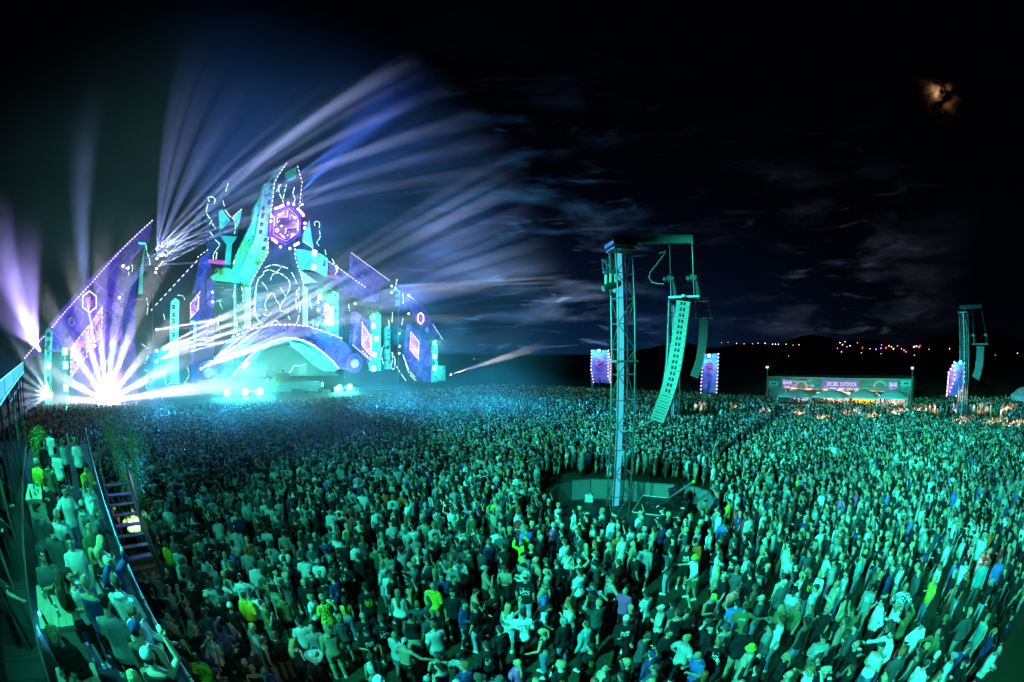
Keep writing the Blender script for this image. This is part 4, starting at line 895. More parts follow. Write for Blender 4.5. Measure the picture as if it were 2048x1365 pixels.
FL_ = sorted([(917, 720, 'o', .8), (935, 721, 'y', .8), (948, 718, 'o', .7), (956, 720, 'o', .8), (968, 722, 'o', .9), (976, 722, 'y', .9), (985, 722, 'o', 1), (990, 723, 'o', 1), (1001, 722, 'o', .8), (1012, 721, 'o', .8), (1022, 722, 'y', .8), (1030, 723, 'o', .7), (1040, 722, 'o', .9), (1050, 723, 'o', .8), (1060, 724, 'o', .7), (1072, 723, 'y', .7), (1083, 724, 'o', 1.1), (1090, 724, 'y', .9),
                    (1443, 686, 'o', .6), (1456, 685, 'o', .5), (1473, 687, 'y', .7), (1488, 688, 'y', .6), (1505, 688, 'o', .6), (1516, 687, 'y', .7), (1530, 687, 'y', .9), (1545, 689, 'y', .8), (1551, 689, 'w', .9), (1557, 689, 'y', .8), (1572, 689, 'w', .6), (1586, 691, 'y', .5), (1598, 690, 'y', .6), (1577, 713, 'g', .5),
                    (1675, 697, 'p', .8), (1680, 686, 'w', .7), (1685, 690, 'y', 1), (1690, 684, 'y', .7), (1694, 694, 'p', .8), (1700, 692, 'w', .7), (1683, 704, 'y', .8), (1715, 686, 'o', .6), (1725, 696, 'r', .9), (1723, 706, 'y', .6), (1740, 698, 'y', .6), (1752, 699, 'b', 1), (1762, 697, 'p', 1.2), (1763, 690, 'p', .8), (1762, 708, 'p', .7),
                    (1772, 696, 'r', 1.2), (1778, 692, 'o', 1.1), (1783, 694, 'w', .8), (1787, 698, 'w', 1), (1795, 692, 'r', 1), (1808, 701, 'p', 1.2), (1812, 704, 'p', 1), (1803, 698, 'y', .6), (1828, 694, 'o', 1.7), (1833, 693, 'y', 1.3), (1838, 695, 'p', 1.1), (1840, 692, 'r', 1.), (1829, 711, 'o', .8), (1858, 699, 'o', .7), (1878, 718, 'o', .8), (1899, 698, 'y', .8),
                    (1994, 705, 'o', .8), (2000, 704, 'y', 1), (2010, 705, 'y', 1), (2018, 706, 'o', .8), (2035, 707, 'y', .8), (2043, 706, 'p', .7), (2040, 717, 'p', 1), (1991, 711, 'b', .8), (2014, 716, 'o', .6)])
for px, py, c, s_ in FL_:
    farlight(px, py, c, s_ * .9)
# ================================================================== DELAY TOWERS
ALU = pmat('aluminium_truss', (.13, .14, .14), .4, .6, nscale=3, namp=.15); ALUD = pmat('dark_truss', (.13, .14, .14), .45, .5); CABM = pmat('grey_cabinet', (.16, .17, .17), .6, nscale=4, namp=.15); CHAIN = pmat('chain', (.35, .33, .3), .4, .8); RUB = pmat('black_cable', (.02, .02, .022), .6); CABLE = pmat('pale_cable', (.35, .38, .38), .5)
E_BLUE = em('lit_banner', (.05, .58, .80), .95)
def delay_tower(base, beam_to, arr, label, alabel, side=.82, rot=.15, top=13.15, bays=11, detail=True, s=1.):
    base = Vector(base); t = thing('speaker_tower', label, 'tower', base, None); ch = []
    for k in range(4):
        an = rot + math.pi / 4 + k * math.pi / 2; ch.append(base + Vector((math.cos(an), math.sin(an), 0)) * side * .7071)
    ax = Matrix.Rotation(rot, 3, 'Z')
    for c in ch: MB().tube([c, c + UP * (top - .5)], .04 * s, 8).build('chord', ALU, t)
    h = (top - .6) / bays
    for k in range(bays + 1):
        z = .1 + k * h
        for i in range(4):
            a, b = ch[i] + UP * z, ch[(i + 1) % 4] + UP * z
            if detail or i < 2: MB().tube([a, b], .020 * s, 5).build('cross_bar', ALU, t)
            if k < bays and (detail or i < 2 or True):
                if (k + i) % 2: a, b = ch[(i + 1) % 4] + UP * z, ch[i] + UP * z
                MB().tube([a, b + UP * h], .023 * s, 5).build('brace', ALU, t)
    for z in (top - .5, top - 5.6) if detail else (top - .5,):
        MB().box(base + UP * z, (side + .25, side + .25, .09), ax).build('head_plate', ALU, t)
    if detail: MB().box(base + UP * (top - .27), (side + .35, side + .3, .18), ax).box(base + UP * (top - .27) + ax @ Vector((-.3, .2, .1)), (.3, .3, .2), ax).build('head_block', ALU, t)
    MB().box(base + UP * .1, (side + .9, side + .9, .16), ax).build('base_plate', STEEL, t)
    bp_ = base + ax @ Vector((-.13, 0, 0)); bn = MB()
    MB().box(bp_ + UP * (top / 2), (.33, .03, top - 1.3), ax).build('lit_banner', E_BLUE, t)
    e = Vector(beam_to); e.z = top; a = base + UP * top; d = (e - a).normalized(); a2 = a - d * .45; n = d.cross(UP)
    M = Matrix((d, n, UP)).transposed(); L = (e - a2).length; mid = (a2 + e) / 2
    MB().box(mid + UP * .17, (L, .26, .035), M).box(mid - UP * .17, (L, .26, .035), M).box(mid, (L, .03, .34), M).build('top_beam', pmat('painted_beam', (.20, .21, .21), .5, .2), t)
    for k in range(int(L / .4)): MB().box(a2 + d * (k * .4 + .3) - UP * .2, (.1, .28, .03), M).build('beam_bolt', STEEL, t)
    # speaker array
    pts = [Vector(p) for p in arr]; A = thing('line_array', alabel, 'speaker', pts[0], None)
    cum = [0]
    for p, q in zip(pts, pts[1:]): cum.append(cum[-1] + (q - p).length)
    N = 21; face = Vector((-pts[0].x * .75 - 4, -pts[0].y, 0)).normalized() if True else 0
    hole = pmat('driver_hole', (.006, .006, .007), .9); hp = hc = None
    def at(t_):
        t_ *= cum[-1]; i = max(k for k in range(len(cum) - 1) if cum[k] <= t_ + 1e-6); f = (t_ - cum[i]) / (cum[i + 1] - cum[i]); return pts[i].lerp(pts[i + 1], f)
    right = UP.cross(face).normalized()
    for k in range(N):
        p, q = at(k / N), at((k + 1) / N); c = (p + q) / 2; dn = (q - p).normalized(); r_ = right - dn * right.dot(dn); r_.normalize(); f_ = r_.cross(dn); f_ = f_ if f_.dot(face) > 0 else -f_
        M = Matrix((r_, f_, -dn)).transposed(); hh = (q - p).length; w = .66 * s
        cb = MB().box(c - f_ * .25, (w, .5, hh * .93), M).build('speaker_cabinet', CABM, A)
        if k < 16 and detail:
            for sx_ in (-.075, .075): MB().box(c + r_ * sx_ + f_ * .002, (.10, .012, hh * .55), M).build('horn_slot', hole, cb)
            for sx_ in (-.25, .25): MB().box(c + r_ * sx_ + f_ * .004, (.13, .01, hh * .62), M).build('grille', pmat('grille_grey', (.17, .18, .18), .7), cb)
        elif detail: MB().box(c + f_ * .004 - dn * 0, (w * .7, .012, hh * .12), M).build('handle_slot', hole, cb)
    p0 = pts[0] + UP * .22; MB().box(p0 - face * .3 + right * .0, (1.5 * s, .12, .1), Matrix((right, face, UP)).transposed()).box(p0 - face * .3, (.15, .9, .1), Matrix((right, face, UP)).transposed()).build('flying_frame', ALU, A)
    for sx_, fb in ((-.62, .68), (.5, 1.)):
        m_ = p0 + right * sx_ * s * -1 * (1 if right.dot(d) < 0 else -1) - face * .3
        bm_ = a.lerp(e, fb); bm_ = a + d * max(.6, min((e - a).length - .05, (m_ - a).dot(d))) - UP * .19
        mo = thing('chain_hoist', 'chain hoist above the %s end of the speaker stack at the %s tower' % ('left' if fb < .9 else 'right', 'near' if detail else 'far right' if base.x > 30 else 'second'), 'hoist', m_, None)
        MB().tube([m_ + UP * .95, bm_], .018 if detail else .03, 5).build('chain', CHAIN, mo); MB().box(m_ + UP * .85, (.34, .22, .24), M).ball(m_ + UP * .85 - d * .25, (.14, .12, .12), 8, 6).build('motor_body', ALU, mo)
        MB().tube([m_ + UP * .75, m_ + UP * .02], .02, 5).build('hook_chain', CHAIN, mo); MB().tube([m_ + UP * .72 + d * .15, m_ + UP * .1 + d * .2, m_ - UP * .12 + d * .2], [.08, .11, .10], 8).build('chain_bag', RUB, mo)
        if detail: MB().ball(bm_ - UP * .12, .05, 6, 5).build('hook', STEEL, mo)
    return t, A, a, e, d, M
TB = gnd(1234, 1036); D1 = math.hypot(TB.x, TB.y)
arr = [dist(1367, 602, D1 + .3), dist(1360, 655, D1 + .3), dist(1354, 700, D1 + .2), dist(1346, 745, D1 + .1), dist(1335, 785, D1), dist(1324, 815, D1 - .2), dist(1313, 843, D1 - .4)]
T1, A1, ba, be, bd_, bM = delay_tower(TB, dist(1387, 496, D1 + .3), arr, 'tall square truss tower with cyan lit banner standing in the fenced pit', 'long curved hanging stack of speaker cabinets under the near tower beam')
# banner frame edges and cables
cb = thing('cable_loop', 'pale cable looping down from the near tower beam to the hoist', 'cable', dist(1310, 520, D1), None)
MB().tube([dist(x, y, D1 + .2) for x, y in ((1318, 507), (1332, 503), (1326, 512), (1312, 530), (1300, 545), (1298, 556), (1304, 565), (1318, 568), (1328, 568))], .022, 6).build('cable', CABLE, cb)
cb = thing('cable_bundle', 'dark cable bundle hanging from the hoist down behind the near speaker stack', 'cable', dist(1334, 620, D1), None)
for k in range(3): MB().tube([dist(x + k * 1.5, y, D1 + .7) for x, y in ((1336, 600), (1334, 660), (1332, 720), (1325, 770), (1322, 800), (1326, 815))], .025, 5).build('cable', [RUB, CABLE, RUB][k], cb)
cb = thing('tie_rope', 'slack rope from the foot of the speaker stack back to the tower', 'rope', dist(1306, 836, D1), None); MB().tube([dist(1308, 840, D1 - .3), dist(1285, 850, D1), dist(1260, 860, D1), dist(1246, 866, D1)], .018, 5).build('rope', CABLE, cb)
# lamp cluster on the tower's left
lc = thing('flood_lamp', 'big tube shaped lamps and small truss cube on the near tower', 'lamp', dist(1218, 545, D1))
LQ = [dist(x, y, D1 - .2) for x, y in ((1205, 520), (1222, 519), (1206, 538), (1222, 538))]; LQ += [q + Vector((.25, .35, 0)) for q in LQ]
for q in LQ: MB().ball(q, .055, 8, 6).build('truss_node', ALU, lc)
for i, j in ((0, 1), (2, 3), (0, 2), (1, 3), (0, 3), (4, 5), (6, 7), (4, 6), (5, 7), (0, 4), (1, 5), (2, 6), (3, 7), (1, 6)): MB().tube([LQ[i], LQ[j]], .02, 5).build('truss_tube', ALU, lc)
q0, q1 = dist(1206, 578, D1 - .5), dist(1240, 566, D1 - .1); MB().tube([q0, q0.lerp(q1, .08), q0.lerp(q1, .92), q1], [.13, .17, .17, .13], 12).build('lamp_body', pmat('lamp_black', (.03, .03, .03), .35), lc)
for x, y0 in ((1212, 550), (1221, 545), (1231, 549)): MB().tube([dist(x, y0, D1 - .3), dist(x, y0 + 20, D1 - .3)], .07, 8).build('lamp_arm', pmat('lamp_grey', (.4, .38, .35), .5), lc)
MB().box(dist(1222, 545, D1 - .3), (.7, .25, .1)).build('mount_plate', ALU, lc); MB().ball(dist(1230, 581, D1 - .2), .13, 10, 8).build('lamp_ball', pmat('lamp_grey', (.4, .38, .35), .5), lc)
# second and third tower
B2 = gnd(1346, 846); D2 = math.hypot(B2.x, B2.y)
delay_tower(B2, dist(1418, 601, D2 + .5), [dist(1408, 640, D2), dist(1405, 690, D2), dist(1399, 725, D2), dist(1388, 755, D2)], 'second truss tower farther back, mostly hidden behind the near speaker stack', 'smaller curved stack of speakers hanging at the second tower', top=CAM_H + (D2) * (703 - 599) / 880., detail=False, s=1.5, side=.9)
B3 = gnd(1920, 856); D3 = math.hypot(B3.x, B3.y)
delay_tower(B3, dist(1964, 624, D3 + .5), [dist(1961, 693, D3), dist(1960, 720, D3), dist(1957, 740, D3), dist(1951, 757, D3)], 'truss tower with glowing green banner at the right of the field', 'hanging speaker stack at the tower at the right of the field', top=CAM_H + (D3) * (703 - 624) / 1003., detail=False, s=1.5, side=.95)
# ---- the fenced pit round the near tower
FEN = pmat('fence_sheet', (.16, .18, .17), .6, nscale=2, namp=.25, bump=.3); FL = [(1070, 1060), (1092, 1035), (1115, 1014), (1142, 1003), (1180, 1000), (1215, 1001), (1256, 1004), (1300, 1009), (1345, 1013), (1385, 1018), (1412, 1028), (1424, 1050), (1405, 1082)]
pf = thing('barrier_fence', 'ring of grey sheet barrier panels round the near tower pit', 'fence', gnd(1250, 1005)); G = [gnd(*p) for p in FL]
for a, b in zip(G, G[1:]):
    d = (b - a).normalized(); n = d.cross(UP); M = Matrix((d, n, UP)).transposed(); L = (b - a).length; c = (a + b) / 2
    MB().box(c + UP * .62, (L - .06, .03, 1.12), M).build('fence_panel', FEN, pf); MB().box(c + UP * 1.2, (L - .02, .06, .05), M).build('top_rail', ALUD, pf)
    for q in (a, a.lerp(b, .5)): MB().box(q + UP * .6 - n * .05, (.05, .05, 1.2), M).box(q + UP * .35 - n * .35, (.03, .03, .75), M @ Matrix.Rotation(.7, 3, 'X')).build('fence_post', ALUD, pf)
TOPB = [(1286, 992), (1337, 997), (1377, 1003), (1362, 1037), (1264, 1025)]; zt = 1.05
P = [gnd(x, y, zt) for x, y in TOPB]; bx = thing('stage_riser', 'low black platform with scattered foil on top right of the near tower', 'platform', Vector((P[0].x, P[0].y, 0)))
MB().prism([Vector((p.x, p.y, zt)) for p in P], (0, 0, -zt + .02)).build('platform_box', pmat('black_cover', (.018, .020, .022), .55, nscale=6, namp=.5, bump=.6), bx)
for i, j in ((3, 4), (0, 1), (0, 4)): MB().tube([P[i] + UP * .02, P[j] + UP * .02], .022, 4).build('edge_strip', pmat('pale_edge', (.35, .6, .5), .5), bx)
foil = MB(); rr = random.Random(4)
for _ in range(150):
    u_, v_ = rr.random(), rr.random(); q = P[0].lerp(P[2], u_).lerp(P[4].lerp(P[3], u_), v_) + UP * .03; a = Vector((rr.gauss(0, 1), rr.gauss(0, 1), rr.gauss(0, .4))).normalized() * rr.uniform(.03, .09); b = a.orthogonal().normalized() * .04; foil.add([q, q + a, q + a + b], [(0, 1, 2)])
tag(foil.build('foil_scraps', pmat('foil', (.5, .55, .55), .25, .8), bx), kind='stuff')
def crumple(c, r, seed, amp=.35):
    bm = bmesh.new(); bmesh.ops.create_icosphere(bm, subdivisions=4, radius=1); vs = []
    for v in bm.verts:
        n = v.co.copy(); k = 1 + amp * mnoise.noise(n * 1.7 + Vector((seed, 0, 0))) + amp * .5 * abs(mnoise.noise(n * 5 + Vector((0, seed, 0)))); vs.append(Vector((n.x * r[0], n.y * r[1], max(-.9, n.z) * r[2])) * k + Vector(c))
    fs = [tuple(v.index for v in f.verts) for f in bm.faces]; bm.free(); return MB().add(vs, fs)
cn = thing('covered_machine', 'machine wrapped in shiny black bags with a long tube aimed up on the platform', 'machine', gnd(1350, 995, zt))
crumple(gnd(1352, 1000, zt) + UP * .3, (.42, .35, .42), 3).build('bag_cover', pmat('bin_bag', (.012, .012, .014), .18), cn, True); crumple(gnd(1344, 1016, zt) + UP * .06, (.65, .5, .10), 5).build('bag_skirt', pmat('bin_bag', (.012, .012, .014), .18), cn, True)
MB().tube([gnd(1340, 1005, zt) + UP * .25, dist(1387, 964, D1 - 1.2)], [.05, .06], 8).build('launch_tube', ALUD, cn); MB().ball(dist(1387, 964, D1 - 1.2), .07, 8, 6).build('tube_tip', pmat('lime_tip', (.4, .8, .05), .5), cn)
for i, (x, y) in enumerate(((1318, 1016), (1326, 1021), (1364, 1020))):
    o = crumple(gnd(x, y, zt) + UP * .06, (.12, .09, .06), 9 + i).build('crumpled_cloth', pmat('pale_cloth2', (.4, .6, .55), .6), None, True); tag(o, 'small crumpled pale cloth lying on the black platform, %s' % ('leftmost', 'middle one', 'rightmost')[i], 'cloth')
P2 = [gnd(x, y, .55) for x, y in ((1128, 1003), (1212, 1003), (1214, 1036), (1112, 1034))]; pb = thing('generator_box', 'low black covered box left of the near tower inside the fence', 'box', Vector((P2[0].x, P2[0].y, 0)))
MB().prism([Vector((p.x, p.y, .55)) for p in P2], (0, 0, -.53)).build('box_cover', pmat('black_cover', (.018, .020, .022), .55), pb)
c = gnd(1178, 1005, .55) + UP * .22; M = Matrix.Rotation(-.25, 3, 'Z'); wt = thing('water_tank', 'pale square plastic canister standing on the black box left of the tower', 'canister', c - UP * .22)
o = MB().box(c, (.42, .28, .40), M).build('tank_body', pmat('pale_plastic', (.55, .62, .58), .4), wt, bevel=.04); MB().tube([c + UP * .2 + M @ Vector((-.1, 0, 0)), c + UP * .27, c + UP * .2 + M @ Vector((.1, 0, 0))], .018, 6).build('handle', pmat('pale_plastic', (.55, .62, .58), .4), wt); MB().tube([c + UP * .19 + M @ Vector((.15, 0, 0)), c + UP * .24 + M @ Vector((.15, 0, 0))], .035, 8).build('cap', RUB, wt)
for i, (fx, fy, w_) in enumerate(((1385, 856, 3.2), (1925, 858, 4.))):       # low equipment pens of the far towers
    b_ = gnd(fx, fy); t = thing('equipment_pen', ['low dark fenced platform at the foot of the second tower', 'low dark fenced platform at the foot of the far right tower'][i], 'platform', b_); dd = Vector((b_.y, -b_.x, 0)).normalized(); M = Matrix((dd, UP.cross(dd), UP)).transposed()
    MB().box(b_ + UP * .5, (w_, 2, 1.), M).build('platform_box', pmat('black_cover', (.018, .020, .022), .55), t); MB().box(b_ + UP * 1.3 - M @ Vector((0, 1, 0)), (w_, .04, .05), M).build('rail', ALUD, t)
    for k in range(5): MB().box(b_ + UP * 1.15 + M @ Vector(((k / 4 - .5) * w_, -1, 0)), (.05, .05, .35), M).build('rail_post', ALUD, t)
t = thing('covered_machine', 'small dark machine with a slanted tube on the platform of the second tower', 'machine', gnd(1390, 850, 1)); b_ = gnd(1392, 846, 1.1); crumple(b_ + UP * .2, (.6, .4, .35), 2).build('bag_cover', pmat('bin_bag', (.012, .012, .014), .18), t, True); MB().tube([b_ + UP * .3, dist(1410, 812, D2)], .07, 6).build('launch_tube', ALUD, t)
# ---- purple banner towers with a lamp on top
def banner_tower(pts, hd, label, lamp, hexc, side=None, seed=0):
    P = [dist(x, y, hd) for x, y in pts]; c = sum(P, Vector()) / len(P); n = (CAMP - c); n.z = 0; n.normalize(); r_ = UP.cross(n).normalized(); t = thing('banner_tower', label, 'banner tower', Vector((c.x, c.y, 0)))
    fl = lambda p, o=0: p + n * ((c - p).dot(n) + o)
    P = [fl(p) for p in P]; mat = PURB
    MB().prism(P, -n * .9).build('front_face', mat, t)
    if side:
        Q = [fl(dist(x, y, hd), .15) for x, y in side]; MB().prism(Q, -n * .2).build('lit_mesh_panel', GRB, t); lo_ = Q
    mb = MB()
    for pl in ([P[-1]] + P[:-1], []) if not side else ([P[-1]] + P, Q + Q[:1]):
        for a, b in zip(pl, pl[1:]):
            if abs((b - a).normalized().z) < .6: continue
            L = (b - a).length; k = 0.
            while k < L: q = a.lerp(b, k / L) + n * .12; mb.box(q, (.14, .14, .14)); k += .55
    tag(mb.build('led_strip', E_LED, t), kind='stuff')
    h = fl(dist(*hexc, hd), .1); s_ = hexc and (P[1] - P[0]).length * .33
    HP = [h + r_ * (s_ * .85 * math.cos(R(90 + 60 * k))) + UP * (s_ * math.sin(R(90 + 60 * k))) for k in range(7)]
    MB().tube(HP, .08, 4).build('hexagon_frame', pmat('logo_magenta', (.6, .05, .3), .5), t); MB().prism(HP[:-1], -n * .05).build('hexagon_plate', INDIGO, t)
    gl = [(.1, 1.), (.1, .62), (-.6, .62), (-.6, .15), (.6, .15), (.6, -.3), (-.2, -.3), (-.2, -.7)]; MB().tube([h + n * .1 + r_ * (x * s_ * .7) + UP * (z * s_ * .75) for x, z in gl], .07, 4).build('logo_mark', pmat('logo_magenta', (.6, .05, .3), .5), t)
    MB().tube([h + UP * -s_ * 1.3 - r_ * s_ * .4 + n * .1, h + UP * -s_ * 1.8 + n * .1, h + UP * -s_ * 1.3 + r_ * s_ * .4 + n * .1], .07, 4).build('chevron', pmat('dark_line', (.04, .02, .12), .5), t)
    for k in range(3): MB().box(h - UP * (s_ * (3.2 + .5 * k)) + n * .05, (.1, .1, .4 if k == 1 else .7)).build('dark_mark', pmat('dark_line', (.04, .02, .12), .5), t)
    for k in (1, 2, 3): z = P[0].z - (P[0].z - P[-2].z) * k / 4; MB().box(Vector((c.x, c.y, z)) + n * .01, ((P[1] - P[0]).length * .94, .05, .03), Matrix((r_, n, UP)).transposed()).build('seam', pmat('dark_line', (.04, .02, .12), .5), t)
    MB().prism([Vector((p.x, p.y, 0)) for p in (P[-1], P[-2])] + [Vector((P[-2].x, P[-2].y, P[-2].z + .1)), Vector((P[-1].x, P[-1].y, P[-1].z + .1))], -n * .8).build('foot_skirt', pmat('blue_skirt', (.05, .10, .30), .7), t)
    lp = dist(*lamp, hd - .6); lt = thing('beacon_lamp', 'bright green lamp on the banner tower ' + ' '.join(label.split(',')[-1].split()[:8]), 'lamp', lp); MB().box(lp, (.5, .3, .5)).build('housing', BLACKM, lt); MB().box(lp + n * .2, (.42, .08, .42), Matrix((r_, n, UP)).transposed()).build('lit_face', em('beacon_green', (.08, 1., .62), 30), lt)
    l = bpy.data.lights.new('lamp', 'POINT'); l.energy = 900; l.color = (.05, 1, .6); l.shadow_soft_size = .25; lo = bpy.data.objects.new('lamp', l); COL.objects.link(lo); lo.location = lp + n * .7; setpar(lo, lt)
    l = spot('wash_light', c + n * 9 - UP * 3, c + UP * .5, 1100, (.60, .30, 1), 45, .8, .3)
def radial_art(name, a, b):
    m = bpy.data.materials.new(name); m.use_nodes = True; gg = NG(m.node_tree); bs = m.node_tree.nodes['Principled BSDF']; tc = gg.n('ShaderNodeTexCoord'); v = gg.n('ShaderNodeTexVoronoi'); v.distance = 'CHEBYCHEV'; v.inputs['Scale'].default_value = .7; gg.l(tc.outputs['Object'], v.inputs['Vector'])
    sr = gg.n('ShaderNodeSeparateColor'); gg.l(v.outputs['Color'], sr.inputs[0]); gg.l(gg.mix(sr.outputs[0], a, b), bs.inputs['Base Color']); return m
PURB = radial_art('purple_banner', (.17, .05, .58), (.36, .18, .75))
GRB = bpy.data.materials.new('lit_pink_mesh'); GRB.use_nodes = True; gg = NG(GRB.node_tree); bs = GRB.node_tree.nodes['Principled BSDF']; tc = gg.n('ShaderNodeTexCoord'); v = gg.n('ShaderNodeTexVoronoi', feature='DISTANCE_TO_EDGE'); v.inputs['Scale'].default_value = 1.6; gg.l(tc.outputs['Object'], v.inputs['Vector'])
bs.inputs['Emission Color'].default_value = (.62, .12, .75, 1); GRB.cycles.emission_sampling = 'NONE'; bs.inputs['Base Color'].default_value = (.2, .05, .3, 1); gg.l(gg.m('MULTIPLY', gg.m('GREATER_THAN', v.outputs['Distance'], .06), .9), bs.inputs['Emission Strength'])
banner_tower([(1183, 700), (1217, 701), (1221, 725), (1221, 767), (1187, 765), (1182, 739)], 76, 'purple banner tower with hexagon logo, left of the near speaker tower', (1198, 702), (1199, 724), [(1216, 703), (1221, 725), (1221, 765), (1216, 752)])
banner_tower([(1406, 708), (1437, 708), (1433, 787), (1401, 786)], 68, 'purple banner tower with hexagon logo, right of the near speaker stack', (1418, 712), (1418, 733))
banner_tower([(1910, 725), (1929, 727), (1928, 765), (1923, 782), (1912, 793), (1893, 792), (1898, 745)], 64, 'purple banner tower with pink mesh side, behind the far right speaker tower', (1921, 725), (1919, 745), [(1909, 724), (1909, 760), (1897, 790), (1894, 788), (1897, 745)])
# ================================================================== BAR
BL, BR = dist(1537, 751.5, 61), dist(1821, 761.5, 55.6); zb = (BL.z + BR.z) / 2; bu = Vector((BR.x - BL.x, BR.y - BL.y, 0)); BLEN = bu.length; bu.normalize(); bn_ = bu.cross(UP); bn_ = bn_ if bn_.dot(Vector((-BL.x, -BL.y, 0))) > 0 else -bn_
BO = Vector((BL.x, BL.y, 0)); MBAR = Matrix((bu, -bn_, UP)).transposed()
def bb(mb, u0, u1, n0, n1, z0, z1): return mb.add([BO + bu * u + bn_ * n + UP * z for z in (z0, z1) for (u, n) in ((u0, n0), (u1, n0), (u1, n1), (u0, n1))], [(0, 3, 2, 1), (4, 5, 6, 7), (0, 1, 5, 4), (1, 2, 6, 5), (2, 3, 7, 6), (3, 0, 4, 7)])
U_ = lambda cx: (cx - 215) / 1605 * BLEN
ZT = zb; mpp = BLEN / 1605                    # metres per enlarged pixel along the front
def _zz(px, py, t): q = onpl(px, py, BO + UP * ZT + bn_ * t, bn_); return q.z
mpv = (_zz(1679, 757, 0) - _zz(1679, 790, 0)) / 33 / 5.69
def Zc(cx, cy): return ZT - (cy - (180 + (cx - 215) * .027)) * mpv
TEALB = pmat('bar_teal_paint', (.03, .16, .14), .6, nscale=.8, namp=.3); TEALD = pmat('bar_dark_paint', (.012, .05, .05), .6); TEALL = pmat('bar_pale_paint', (.14, .45, .38), .6)
bar = thing('bar_stand', 'long bar building with painted fascia and lit purple signs beyond the crowd', 'bar', BO)
bb(MB(), 0, BLEN, -7, -6.8, 0, ZT - .3).build('rear_wall', pmat('bar_inner', (.45, .36, .24), .8), bar); bb(MB(), 0, BLEN, -6.8, -.02, ZT - .12, ZT).build('roof', TEALD, bar)
bb(MB(), -.15, 0, -7, 0, 0, ZT).build('side_wall', TEALB, bar); bb(MB(), BLEN, BLEN + .15, -7, 0, 0, ZT).build('side_wall', TEALB, bar)
zf = ZT - 130 * mpv; bb(MB(), 0, BLEN, -.2, 0, zf, ZT - .06).build('fascia', TEALB, bar); bb(MB(), -.1, BLEN + .1, -.1, .12, ZT - .06, ZT + .05).build('top_trim', pmat('wood_trim', (.45, .30, .16), .6), bar); bb(MB(), -.05, BLEN + .05, .01, .1, zf - .1, zf).build('lower_trim', pmat('wood_trim', (.45, .30, .16), .6), bar)
for u0 in (10, 1500): bb(MB(), U_(215 + u0), U_(215 + u0 + 110), .01, .05, Zc(215 + u0, 295) + .0, Zc(215 + u0, 235)).build('painted_frame', TEALL, bar); bb(MB(), U_(215 + u0 + 35), U_(215 + u0 + 85), .05, .07, Zc(215 + u0, 275), Zc(215 + u0, 255)).build('painted_slot', TEALD, bar)
rr = random.Random(8)
for k in range(34):
    cx = rr.uniform(240, 1780); w_ = rr.uniform(40, 130); cy = rr.choice([203, 222, 245, 262, 282, 300]) + (cx - 215) * .027; bb(MB(), U_(cx), min(BLEN, U_(cx + w_)), .005, .012 + .002 * (k % 9), Zc(cx, cy + rr.uniform(6, 14)), Zc(cx, cy)).build('painted_strip', rr.choice([TEALL, TEALD, TEALD, pmat('bar_red', (.5, .06, .08), .6), TEALL]), bar)
for cx in (610, 1490):
    q = [BO + bu * (U_(cx) + 75 * mpp * math.cos(R(a))) + bn_ * .06 + UP * (Zc(cx, 298) + 68 * mpv * math.sin(R(a))) for a in range(0, 181, 15)]; MB().prism(q, -bn_ * .04).build('painted_dome', pmat('dome_tan', (.6, .35, .2), .6), bar)
    q = [BO + bu * (U_(cx) + 55 * mpp * math.cos(R(a))) + bn_ * .09 + UP * (Zc(cx, 298) + 45 * mpv * math.sin(R(a))) for a in range(0, 181, 20)]; MB().prism(q, -bn_ * .025).build('painted_dome', TEALB, bar); bb(MB(), U_(cx - 75), U_(cx + 75), .1, .12, Zc(cx, 310), Zc(cx, 298)).build('painted_strip', pmat('bar_red', (.5, .06, .08), .6), bar)
for cx in (815, 1300):
    for k in range(7): a = R(200 + 25 * k if cx > 1000 else -20 - 25 * k); c0 = BO + bu * U_(cx) + bn_ * .07 + UP * Zc(cx, 245); e_ = c0 + bu * math.cos(a) * .55 * -1 + UP * (math.sin(a) * .5 + .25); MB().prism([c0, c0.lerp(e_, .5) + UP * .07, e_, c0.lerp(e_, .5) - UP * .07], -bn_ * .03).build('painted_leaf', LEAFM, bar)
E_SIGN = em('sign_violet', (.22, .05, .75), .35); E_TXT = em('sign_text', (.90, .78, 1.), 1.1); E_FRM = em('sign_frame', (.6, .4, 1.), .6)
def text(s_, u, z, size, parent, mat, n=.2, width=None):
    c = bpy.data.curves.new('lettering', 'FONT'); c.body = s_; c.size = size; c.extrude = .02; c.align_x = 'CENTER'; c.align_y = 'CENTER'; c.offset = .0; c.materials.append(mat)
    o = bpy.data.objects.new('lettering', c); COL.objects.link(o); bpy.context.view_layer.update()
    sx_ = (width / o.dimensions.x) if width and o.dimensions.x else 1
    dg = bpy.context.evaluated_depsgraph_get(); me = bpy.data.meshes.new_from_object(o.evaluated_get(dg), depsgraph=dg); COL.objects.unlink(o); bpy.data.objects.remove(o); o = bpy.data.objects.new('lettering', me); COL.objects.link(o); o['kind'] = 'stuff'
    o.parent = parent; o.matrix_parent_inverse = p_world(parent).inverted()
    X = bu if bu.cross(UP).dot(bn_) > 0 else -bu
    o.matrix_basis = Matrix.Translation(BO + bu * u + bn_ * n + UP * z) @ Matrix((X * 1., UP, bn_)).transposed().to_4x4() @ Matrix.Diagonal((sx_, 1, 1, 1)); return o
